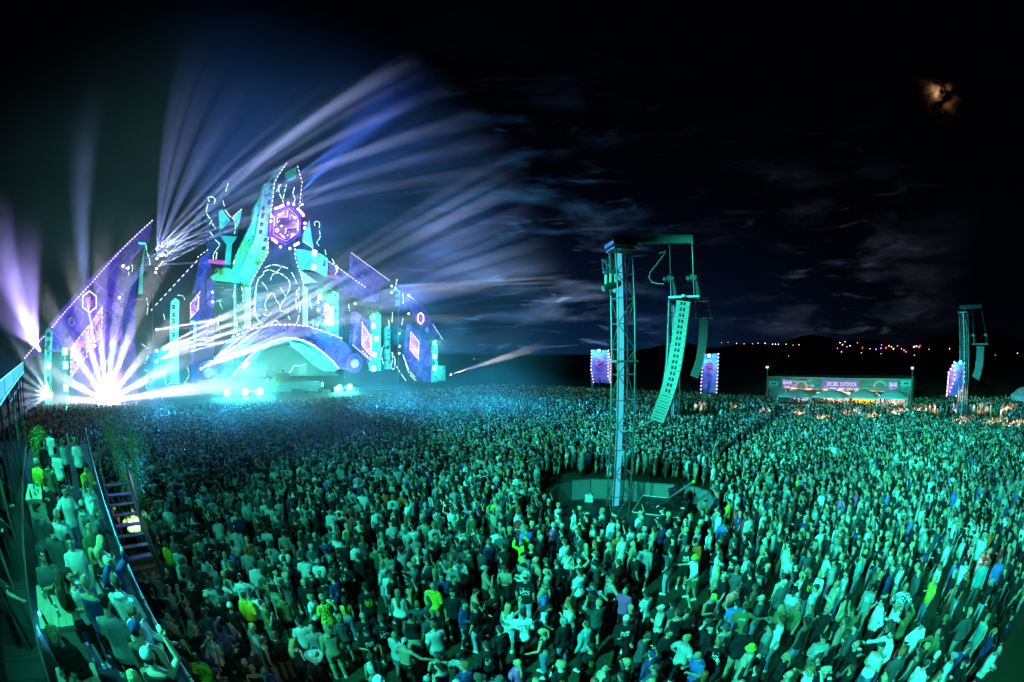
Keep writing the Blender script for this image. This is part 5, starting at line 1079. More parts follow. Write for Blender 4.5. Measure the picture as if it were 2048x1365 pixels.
def sign(x0, x1, y0, y1, txt, label, low):
    cx = (x0 + x1) / 2; t = thing('lit_sign', label, 'sign', BO + bu * U_(cx) + bn_ * .15 + UP * Zc(cx, y1)); a, b = U_(x0), U_(x1); z0, z1 = Zc(cx, y1), Zc(cx, y0)
    bb(MB(), a, b, .10, .18, z0, z1).build('sign_board', E_SIGN, t)
    for f in ((a, b, z0, z0 + .03), (a, b, z1 - .03, z1), (a, a + .03, z0 + .032, z1 - .032), (b - .03, b, z0 + .032, z1 - .032)): bb(MB(), f[0], f[1], .181, .21, f[2], f[3]).build('sign_frame', E_FRM, t)
    text(txt, (a + b) / 2, (z0 + z1) / 2, (z1 - z0) * 1.0, t, E_TXT, .2, (b - a) * .86)
    for l0, l1 in low: bb(MB(), U_(l0), U_(l1), .12, .2, z0 - 24 * mpv, z0 - 8 * mpv).build('sign_tab', em('sign_tab', (.6, .4, 1.), 1.3), t)
    bb(MB(), U_(x0 - (8 if len(txt) < 5 else 30)), U_(x1 + (0 if len(txt) < 5 else 8)), .06, .098, z0 - 28 * mpv, z1 + (4 if len(txt) < 5 else 22) * mpv).build('back_board', em('sign_dim', (.25, .06, .7), .5), t)
sign(393, 512, 220, 287, 'BAR', 'purple lit sign reading BAR at the left end of the bar fascia', [(415, 480)]); sign(1588, 1684, 250, 312, 'BAR', 'purple lit sign reading BAR at the right end of the bar fascia', [(1605, 1665)]); sign(875, 1262, 240, 302, 'DECIBEL OUTDOOR', 'wide purple lit sign reading DECIBEL OUTDOOR in the middle of the fascia', [(940, 1010), (1030, 1105), (1125, 1190), (1205, 1255)])
WHT = pmat('tent_canvas', (.38, .37, .36), .7)
EAVE = [440, 808, 1168, 1503, 1812]
for i in range(4):
    x0, x1 = EAVE[i] + 2, EAVE[i + 1] - 2; ze = Zc(x0, 402) + .22; zp = ze + 78 * mpv; cu = (U_(x0) + U_(x1)) / 2; hw = (U_(x1) - U_(x0)) / 2
    t = thing('tent_canopy', ['first', 'second', 'third', 'fourth'][i] + ' pale tent canopy from the left along the bar front', 'canopy', BO + bu * cu + bn_ * 1.7, 'tent canopies along the bar'); mb = MB(); N = 10; pts = {}
    for a in range(N + 1):
        for b in range(N + 1):
            x, y = 2 * a / N - 1, 2 * b / N - 1; r_ = max(abs(x), abs(y)); zz = ze + (zp - ze) * (1 - r_) ** .75; mb.v.append(tuple(BO + bu * (cu + x * hw) + bn_ * (1.75 + y * 1.65) + UP * zz))
    for a in range(N):
        for b in range(N): q = a * (N + 1) + b; mb.f.append((q, q + N + 1, q + N + 2, q + 1)); mb.mi.append(0)
    mb.build('canvas', WHT, t, True); bb(MB(), U_(x0), U_(x1), 3.4, 3.44, ze - .14, ze + .02).build('valance', pmat('teal_valance', (.04, .5, .4), .6), t)
for i, x in enumerate(EAVE):
    o = bb(MB(), U_(x) - .06, U_(x) + .06, 3.3, 3.42, 0, Zc(x, 405)).build('tent_post', pmat('pale_post', (.5, .6, .58), .5)); tag(o, ['leftmost', 'second', 'middle', 'fourth', 'rightmost'][i] + ' pale upright post carrying the bar tents', 'post', 'posts of the bar tents')
o = thing('bar_counter', 'long serving counter under the tent canopies', 'counter', BO + bu * 8); bb(MB(), U_(450), U_(1800), 1.2, 1.7, 0, 1.1).build('counter_front', pmat('bar_inner', (.45, .36, .24), .8), o); bb(MB(), U_(445), U_(1805), 1.1, 1.85, 1.1, 1.15).build('counter_top', pmat('wood_trim', (.45, .30, .16), .6), o)
for i, (x0, x1, c_) in enumerate(((600, 700, (.8, .6, .9)), (1465, 1495, (.9, .4, .5)), (1508, 1538, (.85, .8, .9)))):
    t = thing('drinks_fridge', ['wide lit display fridge under the first canopy', 'narrow fridge glowing pink at the third canopy', 'narrow fridge glowing white beside the pink one'][i], 'fridge', BO + bu * U_(x0) - bn_ * .2); z0 = .3
    bb(MB(), U_(x0), U_(x1), -.8, -.2, 0, 2.35).build('fridge_body', BLACKM, t); bb(MB(), U_(x0) + .05, U_(x1) - .05, -.199, -.17, .4, 2.25).build('lit_door', em('fridge_glow%d' % i, c_, 1.6), t)
    for k in range(4): bb(MB(), U_(x0) + .05, U_(x1) - .05, -.169, -.14, .75 + k * .4, .80 + k * .4).build('shelf', BLACKM, t)
    rr = random.Random(i)
    for k in range(int((x1 - x0) / 12)): bb(MB(), U_(x0) + .1 + k * .15, U_(x0) + .2 + k * .15, -.139, -.1, .8 + .4 * (k % 3), 1.05 + .4 * (k % 3)).build('bottle_pack', pmat('pack%d' % (k % 3), [(.1, .05, .2), (.5, .1, .1), (.05, .1, .3)][k % 3]), t)
for i, (x0, x1) in enumerate(((770, 850), (1265, 1340))):
    t = thing('menu_board', ['grey menu board hanging between first and second canopy', 'dark menu board on the yellow wall under the third canopy'][i], 'menu board', BO + bu * U_(x0) - bn_ * .5 + UP * 2.3); bb(MB(), U_(x0), U_(x1), -.9, -.85, 2.2, 2.5).build('board', pmat('board_grey', (.15, .25, .25), .6), t)
    for k in range(3): bb(MB(), U_(x0) + .1, U_(x1) - .1, -.849, -.84, 2.24 + k * .08, 2.27 + k * .08).build('writing_line', pmat('chalk', (.7, .7, .7)), t)
bb_ = bb(MB(), U_(1175), U_(1460), -1.1, -1.0, .2, 2.6).build('yellow_wall', pmat('yellow_cloth', (.75, .50, .08), .8), bar); bb(MB(), U_(850), U_(1150), -1.1, -1.0, .2, 2.6).build('grey_wall', pmat('pink_cloth', (.55, .40, .45), .8), bar); bb(MB(), U_(450), U_(600), -1.1, -1.0, .2, 2.6).build('grey_wall', pmat('pink_cloth', (.55, .40, .45), .8), bar); bb(MB(), U_(1545), U_(1800), -1.1, -1., .2, 2.6).build('grey_wall', pmat('pink_cloth', (.55, .40, .45), .8), bar)
bb(MB(), U_(230), U_(435), -.1, .0, .2, zf - .15).build('mural_panel', TEALB, bar); bb(MB(), U_(300), U_(350), .01, .04, Zc(300, 385), Zc(300, 362)).build('painted_strip', pmat('bar_red', (.5, .06, .08), .6), bar)
for cx, c_, e_ in ((520, (1, .75, .85), 420), (700, (1, .7, .9), 420), (900, (1, .8, .6), 380), (1050, (1, .75, .6), 380), (1260, (1, .72, .3), 420), (1400, (1, .72, .3), 420), (1520, (1, .8, .9), 300), (1680, (1, .85, .7), 380)):
    l = bpy.data.lights.new('bar_lamp', 'POINT'); l.energy = e_ * .6; l.color = c_; l.shadow_soft_size = .2; lo = bpy.data.objects.new('bar_lamp', l); COL.objects.link(lo); lo.location = BO + bu * U_(cx) + bn_ * .2 + UP * 2.55; setpar(lo, bar)
for i, (cx, nm) in enumerate(((210, 'left'), (1838, 'right'))):
    p = BO + bu * U_(cx) + bn_ * .25; t = thing('flood_pole', 'thin pole with a small lamp at the %s end of the bar' % nm, 'pole', p); MB().tube([p, p + UP * (ZT + 1.25)], .05, 6).build('pole', ALU, t); MB().box(p + UP * (ZT + 1.3) + bn_ * .1, (.3, .25, .22)).build('lamp_head', em('pole_lamp', (.2, .9, .8), 3), t)
l = spot('wash_light', BO + bu * BLEN * .5 + bn_ * 14 + UP * 7, BO + bu * BLEN * .5 + UP * 3.6, 1300, (.45, 1, .78), 95, .7, .5)
ft = thing('far_tent', 'pale tent roof at the right edge behind the crowd', 'tent', dist(2042, 800, 62)); q = dist(2046, 797, 62); MB().rings([[Vector((q.x + w * math.cos(a * .785 + .4), q.y + w * math.sin(a * .785 + .4), z)) for a in range(8)] for z, w in ((1.6, 2.4), (2.2, 2.2), (2.9, 1.), (3.1, .2))]).build('canvas', WHT, ft)
l = spot('wash_light', q + Vector((-6, -8, 7)), q + UP, 500, (1, .85, .8), 50, .6, .5)
# ================================================================== RAISED TERRACE AND PAVILION AT THE LEFT
DZ = 3.4
def RL(t, s=0., z=DZ): d = Vector((-.88, .475, 0)).normalized(); n = Vector((.475, .88, 0)).normalized(); return Vector((-3.6, 2.3, z)) + d * t + n * s
rd, rn = Vector((-.88, .475, 0)).normalized(), Vector((.475, .88, 0)).normalized(); MR = Matrix((rd, rn, UP)).transposed()
DECKM = pmat('deck_board', (.035, .036, .038), .7, nscale=3, namp=.4); WOOD = pmat('pale_table_wood', (.50, .42, .32), .6, nscale=5, namp=.2); BLK = pmat('matt_black_cloth', (.010, .011, .013), .9, nscale=3, namp=.4)
te = thing('viewing_terrace', 'raised black viewing terrace full of people along the left side', 'terrace', RL(4, -1, 0))
for k in range(46):
    MB().box(RL(-4 + k * .5, -1.75, DZ - .03), (.485, 3.7, .05), MR).build('deck_board', DECKM, te)
MB().box(RL(7.2, -1.75, DZ - .16), (23.2, 3.7, .2), MR).build('deck_frame', STEEL, te); MB().box(RL(7.2, .12, DZ / 2 - .02), (23.2, .05, DZ - .06), MR).build('front_skirt', BLK, te)
for k in range(12): MB().box(RL(-4 + k * 2, .16, DZ / 2), (.06, .06, DZ - .1), MR).build('skirt_post', ALUD, te)
rl = thing('terrace_railing', 'steel railing along the front of the raised terrace', 'railing', RL(4, 0))
for k in range(12):
    MB().box(RL(-4 + k * 1.9, .05, DZ + .55), (.05, .05, 1.1), MR).build('rail_post', ALU, rl)
    if k < 11:
        MB().tube([RL(-4 + k * 1.9, .05, DZ + 1.1), RL(-4 + (k + 1) * 1.9 - .03, .05, DZ + 1.1)], .03, 8).build('top_rail', ALU, rl)
        for j in range(9): MB().tube([RL(-4 + k * 1.9 + .2 + j * .19, .05, DZ + .1), RL(-4 + k * 1.9 + .2 + j * .19, .05, DZ + 1.07)], .009, 4).build('baluster', ALUD, rl)
def table(t, s, L, W_, label, lab_cups):
    c = RL(t, s); o = thing('bar_table', label, 'table', c)
    for k in range(5): MB().box(RL(t, s + (k - 2) * W_ / 5, DZ + 1.0), (L, W_ / 5 - .008, .045), MR).build('table_plank', WOOD, o)
    MB().box(RL(t, s, DZ + .94), (L - .1, W_ - .08, .06), MR).build('apron', WOOD, o)
    for a in (-1, 1): MB().box(RL(t + a * (L / 2 - .15), s, DZ + .46), (.09, W_ - .12, .92), MR).build('leg', WOOD, o)
    rr = random.Random(int(t * 10))
    for k in range(7):
        q = RL(t + (k / 6 - .5) * (L - .2), s + rr.uniform(-W_ / 2 + .08, W_ / 2 - .08), DZ + 1.025); bot = k % 3 == 0
        cu = MB().tube([q, q + UP * .11], [.028, .038], 10) if not bot else MB().tube([q, q + UP * .14, q + UP * .17, q + UP * .22], [.032, .032, .013, .012], 10)
        tag(cu.build('bottle' if bot else 'drink_cup', pmat('bottle_glass', (.02, .12, .05), .1) if bot else pmat('clear_cup', (.5, .6, .6), .2)), '%s drink from the near end, a %s, on %s' % (ORD[k], 'bottle' if bot else 'clear cup', lab_cups), 'bottle' if bot else 'cup', 'drinks on the terrace tables')
def ts(px, py): q = gnd(px, py, DZ + 1.0) - RL(0, 0, DZ + 1.0); return q.dot(rd), q.dot(rn)
ta, tb = ts(98, 1212), ts(165, 1385)
table(ta[0], ta[1] + .1, 1.3, .7, 'pale wooden high table with drinks beside the woman in black', 'the middle terrace table'); table(tb[0], tb[1], 1.0, .7, 'pale wooden table at the bottom left corner of the terrace', 'the bottom left terrace table'); table(8.0, -2.2, 1.4, .7, 'pale table with cups farther along the terrace', 'the far terrace table')
# pavilion
Q0, Q1 = Vector((-2.4, -.75, 0)), Vector((-24, 8.7, 0)); qd = (Q1 - Q0).normalized(); qn = Vector((-qd.y, qd.x, 0)); qn = qn if qn.y < 0 or qn.x < 0 and qn.y < .5 and qn.dot(Vector((-1, -1, 0))) > 0 else -qn
MQ = Matrix((qd, qn, UP)).transposed(); LQ_ = (Q1 - Q0).length
pv = thing('pavilion', 'black covered pavilion with posts behind the terrace at the left edge', 'pavilion', Q0.lerp(Q1, .5))
def PQ(t, n, z): return Q0 + qd * t + qn * n + UP * z
ez = 7.15
MB().add([PQ(3, 0, ez), PQ(LQ_, 0, ez), PQ(LQ_, 5, 8.4), PQ(3, 5, 8.4), PQ(3, 0, ez + .12), PQ(LQ_, 0, ez + .12), PQ(LQ_, 5, 8.52), PQ(3, 5, 8.52)], [(0, 1, 2, 3), (4, 5, 6, 7), (0, 1, 5, 4), (1, 2, 6, 5), (2, 3, 7, 6), (3, 0, 4, 7)]).build('roof_canvas', BLK, pv)
for k in range(5):
    a, b = 3 + k * (LQ_ - 3) / 5, 3 + (k + 1) * (LQ_ - 3) / 5 - .15; MB().box(PQ((a + b) / 2, -.08, ez - .18), (b - a, .05, .42), MQ).build('fascia_panel', pmat('fascia_teal', (.04, .18, .26), .5), pv)
    for z in (ez + .06, ez - .42): MB().tube([PQ(a, -.12, z), PQ(b, -.12, z)], .03, 6).build('fascia_tube', pmat('fascia_edge', (.5, .6, .65), .3, .4), pv)
for k in range(8):
    t_ = LQ_ - .3 - k * 2.6
    for n in (0, .35):
        MB().tube([PQ(t_, n, DZ - .1), PQ(t_, n, ez)], .04, 6).build('post', ALUD, pv)
    for z in (4.5, 5.5, 6.5): MB().tube([PQ(t_, 0, z), PQ(t_, .35, z + .3)], .02, 5).build('post_brace', ALUD, pv)
MB().box(PQ(LQ_ / 2, 5, 4.4), (LQ_, .1, 8.), MQ).build('rear_wall', BLK, pv); MB().box(PQ(LQ_ / 2, 2.6, DZ - .15), (LQ_, 5, .1), MQ).build('floor_slab', BLK, pv)
for t_, z in ((LQ_ - 4, 6.2), (LQ_ - 9, 6.2)): MB().tube([PQ(t_, .1, z), PQ(t_ + 4, .1, z)], .03, 6).build('cross_tube', ALUD, pv)
bf = thing('terrace_barrier', 'low corrugated dark barrier between terrace and pavilion lit cyan', 'barrier', PQ(8, -.3, DZ))
CR = pmat('corrugated_black', (.03, .035, .04), .4, .3)
for k in range(70): MB().box(PQ(.4 + k * .22, -.3, DZ + .5), (.17, .05, 1.0), MQ).build('barrier_slat', CR, bf)
MB().tube([PQ(.3, -.3, DZ + 1.05), PQ(16, -.3, DZ + 1.05)], .03, 6).build('barrier_rail', ALU, bf)
sl = thing('strip_lamp', 'cyan strip lamp standing against the dark barrier at the left edge', 'lamp', PQ(4.2, -.42, DZ)); MB().box(PQ(4.4, -.45, DZ + .75), (.06, .05, .6), MQ).build('lit_tube', em('strip_cyan', (.05, .6, .9), 5), sl); MB().box(PQ(4.4, -.40, DZ + .4), (.1, .05, .8), MQ).build('holder', BLACKM, sl)
l = bpy.data.lights.new('lamp', 'POINT'); l.energy = 45; l.color = (.05, .6, 1); l.shadow_soft_size = .1; lo = bpy.data.objects.new('lamp', l); COL.objects.link(lo); lo.location = PQ(4.4, -.6, DZ + .8); setpar(lo, sl)
# stairs with violet light, bamboo
st_ = thing('access_stair', 'metal stair lit violet beside the bamboo below the terrace', 'stair', RL(6.5, 2.2, 0)); VIO = pmat('violet_lit_tread', (.30, .10, .5), .5)  # violet light on the stair put into the colour of some treads
for k in range(11): MB().box(RL(12.3 - k * .30, 1.0 , DZ - .25 - k * .28), (.28, 1.1, .04), MR).build('stair_tread', VIO if k % 3 == 1 else ALUD, st_)
for s_ in (.4, 1.6):
    MB().tube([RL(12.5, s_, DZ + .9), RL(8.9, s_, .4 + .9)], .03, 6).build('hand_rail', ALUD, st_); MB().tube([RL(12.5, s_, DZ - .3), RL(8.9, s_, -.05)], [(.03, .1), (.03, .1)], 4).build('stringer', ALUD, st_)
    for k in range(13): MB().tube([RL(12.4 - k * .29, s_, DZ - .2 - k * .27), RL(12.4 - k * .29, s_, DZ + .85 - k * .27)], .012, 4).build('baluster', ALUD, st_)
spot('wash_light', RL(11.5, 2.3, 4.4), RL(10.8, 1., 1.8), 90, (.65, .2, 1), 70, .7, .2)
def bamboo(c, h, seed, label, n=9, leaves=170, lean=(0, 0)):
    rr = random.Random(seed); t = thing('bamboo_plant', label, 'plant', c); lf = MB()
    MB().box(c + UP * .22, (.9, .5, .44), MR).build('planter', pmat('planter_grey', (.12, .13, .13), .6), t)
    for k in range(n):
        a = c + Vector((rr.uniform(-.35, .35), rr.uniform(-.2, .2), .4)); L = h * rr.uniform(.75, 1.05); dv = Vector((rr.uniform(-.22, .22) + lean[0], rr.uniform(-.22, .22) + lean[1], 1)); P_ = [a + dv * L * f + Vector((rr.uniform(-.05, .05), 0, 0)) * f * 3 for f in (0, .3, .6, .85, 1)]; P_[-1] -= UP * .12
        MB().tube(P_, [.014, .012, .010, .007, .004], 5).build('cane', pmat('bamboo_cane', (.12, .22, .05), .5), t)
        for _ in range(leaves):
            f = rr.uniform(.12, 1) ** .8; i = min(3, int(f * 4)); q = P_[i].lerp(P_[i + 1], f * 4 - i) + Vector((rr.gauss(0, .13), rr.gauss(0, .13), rr.gauss(0, .06))); d = Vector((rr.gauss(0, 1), rr.gauss(0, 1), rr.uniform(-.9, .5))).normalized() * rr.uniform(.12, .24); w_ = d.cross(UP).normalized() * .022; lf.add([q, q + d * .4 + w_, q + d, q + d * .4 - w_], [(0, 1, 2, 3)])
    tag(lf.build('foliage', pmat('bamboo_leaf', (.15, .40, .05), .5, nscale=5, namp=.5), t), kind='stuff')
bq = gnd(285, 1040, 1.2); bq.z = 0
bamboo(Vector((bq.x - .8, bq.y + .6, 0)), 5.2, 3, 'tall bright green bamboo plant rising beside the violet stair', 11, 260, (-.10, .06)); bamboo(Vector((bq.x - 2.2, bq.y + 1.8, 0)), 4.6, 5, 'second bamboo plant behind the tall one at the terrace edge', 8, 220, (-.08, .05))
bamboo(PQ(LQ_ - 7.5, -.9, DZ - .3), 1.7, 8, 'small dark bush in a planter at the far end of the terrace', 7, 150)
# people on the terrace: head pixel in the photograph gives the place
HZ = DZ + 1.62
def tp(px, py, pose, fem, top, tc_, hair, hc, label, pants='trousers', pc='black', look=None, prt='plain', skin=0, sc=1., dz=0., turn=None):
    h = gnd(px, py, HZ + dz); p = Vector((h.x, h.y, DZ)); s_ = (p - RL(0, 0)).dot(rn)
    if s_ > -.32: p -= rn * (s_ + .32)
    hd_ = face_to(p, FOCUS if look is None else (CAMP if look == 'cam' else p + Vector(look)))
    if look == 'cam': hd_ += .25
    return person(p, hd_ + (turn or 0), pose, fem, top, tc_, pants, pc, hair, hc, skin, prt, sc, label, 'people on the raised terrace')
FOCUS = Vector((-40, 58, 0))
FOCUS = Vector((-40, 58, 0))
for a in [(99, 867, 'stand', 0, 'tshirt', 'white', 'hair_short', 'dark', 'person in white t-shirt, farthest on the terrace, looking to the stage'),
          (124, 880, 'raised', 1, 'tank', 'light grey', 'hair_tail', 'blond', 'blond woman raising one arm at the far end of the terrace'),
          (151, 884, 'drink', 0, 'tshirt', 'white', 'hair_curly', 'blond', 'person with curly blond hair and white shirt at the far railing'),
          (85, 890, 'stand', 0, 'jacket', 'black', 'hair_short', 'dark', 'person in black jacket beside the far planter on the terrace'),
          (111, 905, 'stand', 0, 'tshirt', 'white', 'hat_backcap', 'black', 'person in white shirt and black cap seen from behind on the terrace'),
          (72, 926, 'drink', 0, 'jacket', 'yellow', 'hair_buzz', 'grey', 'person in bright yellow jacket on the terrace'),
          (95, 928, 'crossed', 0, 'hoodie', 'olive', 'hat_cap', 'black', 'person in olive hoodie and cap beside the yellow jacket'),
          (168, 934, 'phone', 0, 'jacket', 'yellow', 'hat_cap', 'black', 'person in yellow and dark jacket with cap at the railing', 'trousers', 'black', (1, .3, 0)),
          (172, 960, 'stand', 1, 'jacket', 'light grey', 'hair_long', 'blond', 'woman with long blond hair and pale jacket at the railing'),
          (92, 968, 'drink', 0, 'tshirt', 'black', 'hair_short', 'brown', 'person in black t-shirt with round blue back print on the terrace', 'trousers', 'black', None, 'shoulder_print'),
          (126, 980, 'reach', 0, 'tshirt', 'white', 'hair_short', 'dark', 'person in pale patterned shirt facing the camera on the terrace', 'trousers', 'denim', 'cam', 'patterned'),
          (192, 977, 'sip', 0, 'hoodie', 'light grey', 'hair_curly', 'brown', 'curly haired person in pale hoodie drinking at the railing', 'trousers', 'black', (1, .4, 0)),
          (163, 1006, 'stand', 1, 'hoodie', 'grey', 'hat_beanie', 'grey', 'person in shiny grey jacket with hood up on the terrace'),
          (196, 1017, 'reach', 1, 'jacket', 'dark grey', 'hair_long', 'brown', 'long haired woman in dark grey top holding her hands out', 'trousers', 'black', (1, .6, 0)),
          (72, 1020, 'drink', 0, 'hoodie', 'dark grey', 'hat_cap', 'black', 'person with cap and dark hoodie against the barrier'),
          (113, 1032, 'stand', 0, 'tshirt', 'light grey', 'bald', 'dark', 'bald person in light grey t-shirt seen from behind'),
          (175, 1052, 'crossed', 0, 'hoodie', 'olive', 'hair_short', 'dark', 'person in olive hoodie facing right, middle of the terrace', 'trousers', 'black', (1, .1, 0)),
          (102, 1061, 'stand', 0, 'jacket', 'dark grey', 'hair_buzz', 'brown', 'person with shaved head and dark grey jacket by the barrier'),
          (140, 1085, 'drink', 0, 'tshirt', 'white', 'hair_short', 'dark', 'person in white t-shirt with small chest mark facing the camera', 'trousers', 'denim', 'cam', 'front_print'),
          (196, 1080, 'phone', 1, 'tank', 'light grey', 'hair_long', 'blond', 'blond woman in a pale top near the railing holding a phone'),
          (182, 1102, 'stand', 1, 'tank', 'grey', 'hair_tail', 'blond', 'woman with tied blond hair behind the black arrow shirt'),
          (199, 1112, 'drink', 0, 'tshirt', 'black', 'hair_short', 'blond', 'person in black t-shirt with pale arrow on the back', 'shorts', 'black', None, 'back_print'),
          (228, 1126, 'both_up', 0, 'hoodie', 'navy blue', 'bald', 'dark', 'bald person with glasses in navy top filming over the railing', 'trousers', 'black', (1, .35, 0)),
          (83, 1112, 'crossed', 0, 'tshirt', 'dark grey', 'hair_curly', 'dark', 'dark haired person in dark grey shirt turned to the table', 'trousers', 'black', (1, -.3, 0)),
          (113, 1150, 'phone', 1, 'crop', 'black', 'hair_long', 'brown', 'woman in black crop top and black shorts leaning to the table', 'shorts', 'black', (-.6, .6, 0)),
          (136, 1143, 'drink', 1, 'tank', 'white', 'hair_long', 'dark', 'dark haired woman in white top facing right by the table', 'trousers', 'black', (1, .2, 0)),
          (171, 1168, 'stand', 0, 'tank', 'navy blue', 'bald', 'dark', 'bald person in navy tank top, middle front of the terrace'),
          (239, 1167, 'crossed', 0, 'hoodie', 'white', 'hair_short', 'brown', 'short haired person in white hoodie leaning on the railing'),
          (207, 1216, 'phone', 0, 'tshirt', 'grey', 'hat_backcap', 'black', 'person in grey t-shirt and backwards black cap'),
          (278, 1224, 'reach', 0, 'hoodie', 'white', 'hair_buzz', 'brown', 'person in white hoodie stretching arms over the railing', 'trousers', 'black', (1, .6, 0)),
          (273, 1264, 'drink', 0, 'tank', 'dark grey', 'hat_backcap', 'navy blue', 'person in dark tank top and navy cap, bottom of the terrace'),
          (334, 1306, 'raised', 0, 'tank', 'black', 'hat_cap', 'grey', 'person in black tank top and grey cap at the bottom railing'),
          (112, 1264, 'phone', 0, 'hoodie', 'black', 'hair_curly', 'blond', 'curly blond person in black hoodie looking at a phone by the barrier', 'trousers', 'black', (.8, -.9, 0)),
          (264, 1350, 'stand', 1, 'tshirt', 'grey', 'hair_long', 'blond', 'blond long haired person cut off at the bottom edge of the terrace')]:
    a = list(a) + [None] * (14 - len(a)); tp(a[0], a[1], a[2], bool(a[3]), a[4], a[5], a[6], a[7], a[8], a[9] or 'trousers', a[10] or 'black', a[11], a[12] or 'plain')

for t_, n_, ps, top_, hr_, lb in ((5.2, .45, 'reach', 'tshirt', 'hat_cap', 'person in black t-shirt and cap inside the pavilion reaching towards the terrace'), (7.6, .6, 'drink', 'hoodie', 'hair_short', 'person in black hoodie behind the barrier holding a drink'), (10.2, .5, 'raised', 'tshirt', 'hair_short', 'person in grey t-shirt inside the pavilion raising an arm to the post'), (13., .7, 'stand', 'jacket', 'hat_beanie', 'person in dark jacket standing inside the far part of the pavilion')):
    p = PQ(t_, n_, DZ - .1); person(p, face_to(p, p - qn + qd * .6), ps, False, top_, 'grey' if 'grey' in lb else 'black', 'trousers', 'black', hr_, 'black' if hr_.startswith('hat') else 'dark', 0, 'plain', 1., lb, 'people on the raised terrace')
for i, (t_, n_, sz) in enumerate(((4., 1.4, (.9, .6, .8)), (6.3, 1.6, (.7, .6, 1.1)), (8.8, 1.5, (1.1, .6, .7)), (11.4, 1.7, (.8, .7, 1.2)))):
    c = PQ(t_, n_, DZ - .1); o = thing('flight_case', ['first', 'second', 'third', 'fourth'][i] + ' black equipment case from the near end inside the pavilion', 'case', c, 'equipment cases in the pavilion'); MB().box(c + UP * (sz[2] / 2 + .08), sz, MQ).build('case_body', pmat('case_black', (.02, .02, .022), .4), o, bevel=.02)
    for a in (-1, 1):
        for b in (0, 1): MB().box(c + UP * (.09 + b * (sz[2] - .02)) + MQ @ Vector((0, a * sz[1] / 2, 0)), (sz[0] + .02, .03, .03), MQ).build('edge_trim', ALU, o)
        for b in (-1, 1): MB().ball(c + UP * .045 + MQ @ Vector((a * sz[0] * .4, b * sz[1] * .4, 0)), .04, 6, 5).build('caster', RUB, o)
# ================================================================== CROWD

TOPS_M = ['tshirt'] * 6 + ['hoodie'] * 3 + ['jacket'] * 2 + ['tank']
TOPS_F = ['tshirt'] * 3 + ['crop'] * 2 + ['tank'] * 3 + ['hoodie'] * 2 + ['jacket']
TC = ['black'] * 44 + ['white'] * 15 + ['grey'] * 7 + ['dark grey'] * 16 + ['light grey'] * 7 + ['navy blue'] * 4 + ['blue'] * 2 + ['olive', 'olive', 'beige', 'beige', 'khaki', 'teal', 'yellow', 'red', 'pink', 'orange']
PC = ['black'] * 5 + ['denim'] * 3 + ['pale denim'] * 2 + ['khaki', 'dark grey', 'grey', 'beige']
HM = ['hair_short'] * 7 + ['hair_buzz'] * 3 + ['hair_curly', 'bald', 'hat_cap', 'hat_cap', 'hat_backcap', 'hat_bucket']
HF = ['hair_long'] * 6 + ['hair_tail'] * 3 + ['hair_bun', 'hat_cap', 'hair_short']
POSEW = ['stand'] * 6 + ['drink'] * 5 + ['sip'] * 2 + ['phone'] * 2 + ['crossed'] * 3 + ['point', 'raised', 'raised', 'both_up', 'both_up', 'hips', 'hips', 'walk', 'reach']
def inpoly(x, y, P):
    c = False; n = len(P)
    for i in range(n):
        a, b = P[i], P[i - 1]
        if (a[1] > y) != (b[1] > y) and x < (b[0] - a[0]) * (y - a[1]) / (b[1] - a[1]) + a[0]: c = not c
    return c
HOLES = [[(1062, 1018), (1100, 958), (1250, 955), (1420, 985), (1424, 1080), (1255, 1106), (1105, 1072)],
         [(1225, 1195), (1300, 1180), (1370, 1190), (1420, 1235), (1395, 1290), (1330, 1290), (1240, 1225)],
         [(1770, 1265), (1890, 1245), (2040, 1265), (2010, 1320), (1880, 1335), (1790, 1310)],
         [(1640, 1290), (1700, 1265), (1735, 1290), (1690, 1320)],
         [(1330, 832), (1440, 832), (1440, 862), (1330, 862)], [(1850, 838), (2000, 838), (2000, 862), (1850, 862)]]
EDGE = [(-75, 792), (250, 792), (420, 790), (700, 776), (860, 768), (1000, 768), (1200, 777), (1500, 793), (1850, 796), (2200, 796)]
def edge_r():
    t = []
    for px, py in EDGE:
        d = ray(px, py); t.append((math.atan2(d.x, d.y), (CAM_H - 1.78) / max(.02, -d.z / math.hypot(d.x, d.y))))
    return t
ER = edge_r()
def rmax(az): return float(np.interp(az, [a for a, _ in ER], [b for _, b in ER])) + 3.5
DECK_LINE = (Vector((-3.6, 2.3)), Vector((-.88, .475)))        # right edge of the terrace
def on_deck(x, y, pad=1.6):
    a, d = DECK_LINE; v = Vector((x, y)) - a
    t = v.dot(d); return (v.x * d.y - v.y * d.x) < (1.95 if 8.3 < t < 13.2 else .5) and t < 19.5 and x < 2
def stage_side(x, y):                       # distance in front of the stage line
    return (Vector((x, y, 0)) - ST0).dot(STN)
spots = []
def scatter(r0, r1, sp, jt):
    y = -r1
    n = int(2 * r1 / sp) + 2
    for i in range(int(n / .88) + 1):
        for j in range(n):
            x = -r1 + sp * (j + .5 * (i % 2)) + random.uniform(-jt, jt); y = -r1 + sp * i * .88 + random.uniform(-jt, jt)
            if y < -2: continue
            r = math.hypot(x, y)
            if not (r0 <= r < r1): continue
            az = math.atan2(x, y)
            if az < -1.28 or az > 1.45 or r > rmax(az): continue
            px, py = pix((x, y, .9))
            if px < -40 or px > 2090 or py > 1440: continue
            if on_deck(x, y) or stage_side(x, y) < 9: continue
            fx, fy = pix((x, y, 0))
            if any(inpoly(fx, fy, P) for P in HOLES): continue
            if random.random() < (.10 if r < 20 else .04) * (1.9 if mnoise.noise(Vector((x * .35, y * .35, 0))) > .12 and r < 22 else 1) * (1.6 if px > 1550 and py > 1100 else 1): continue
            spots.append((r, x, y))
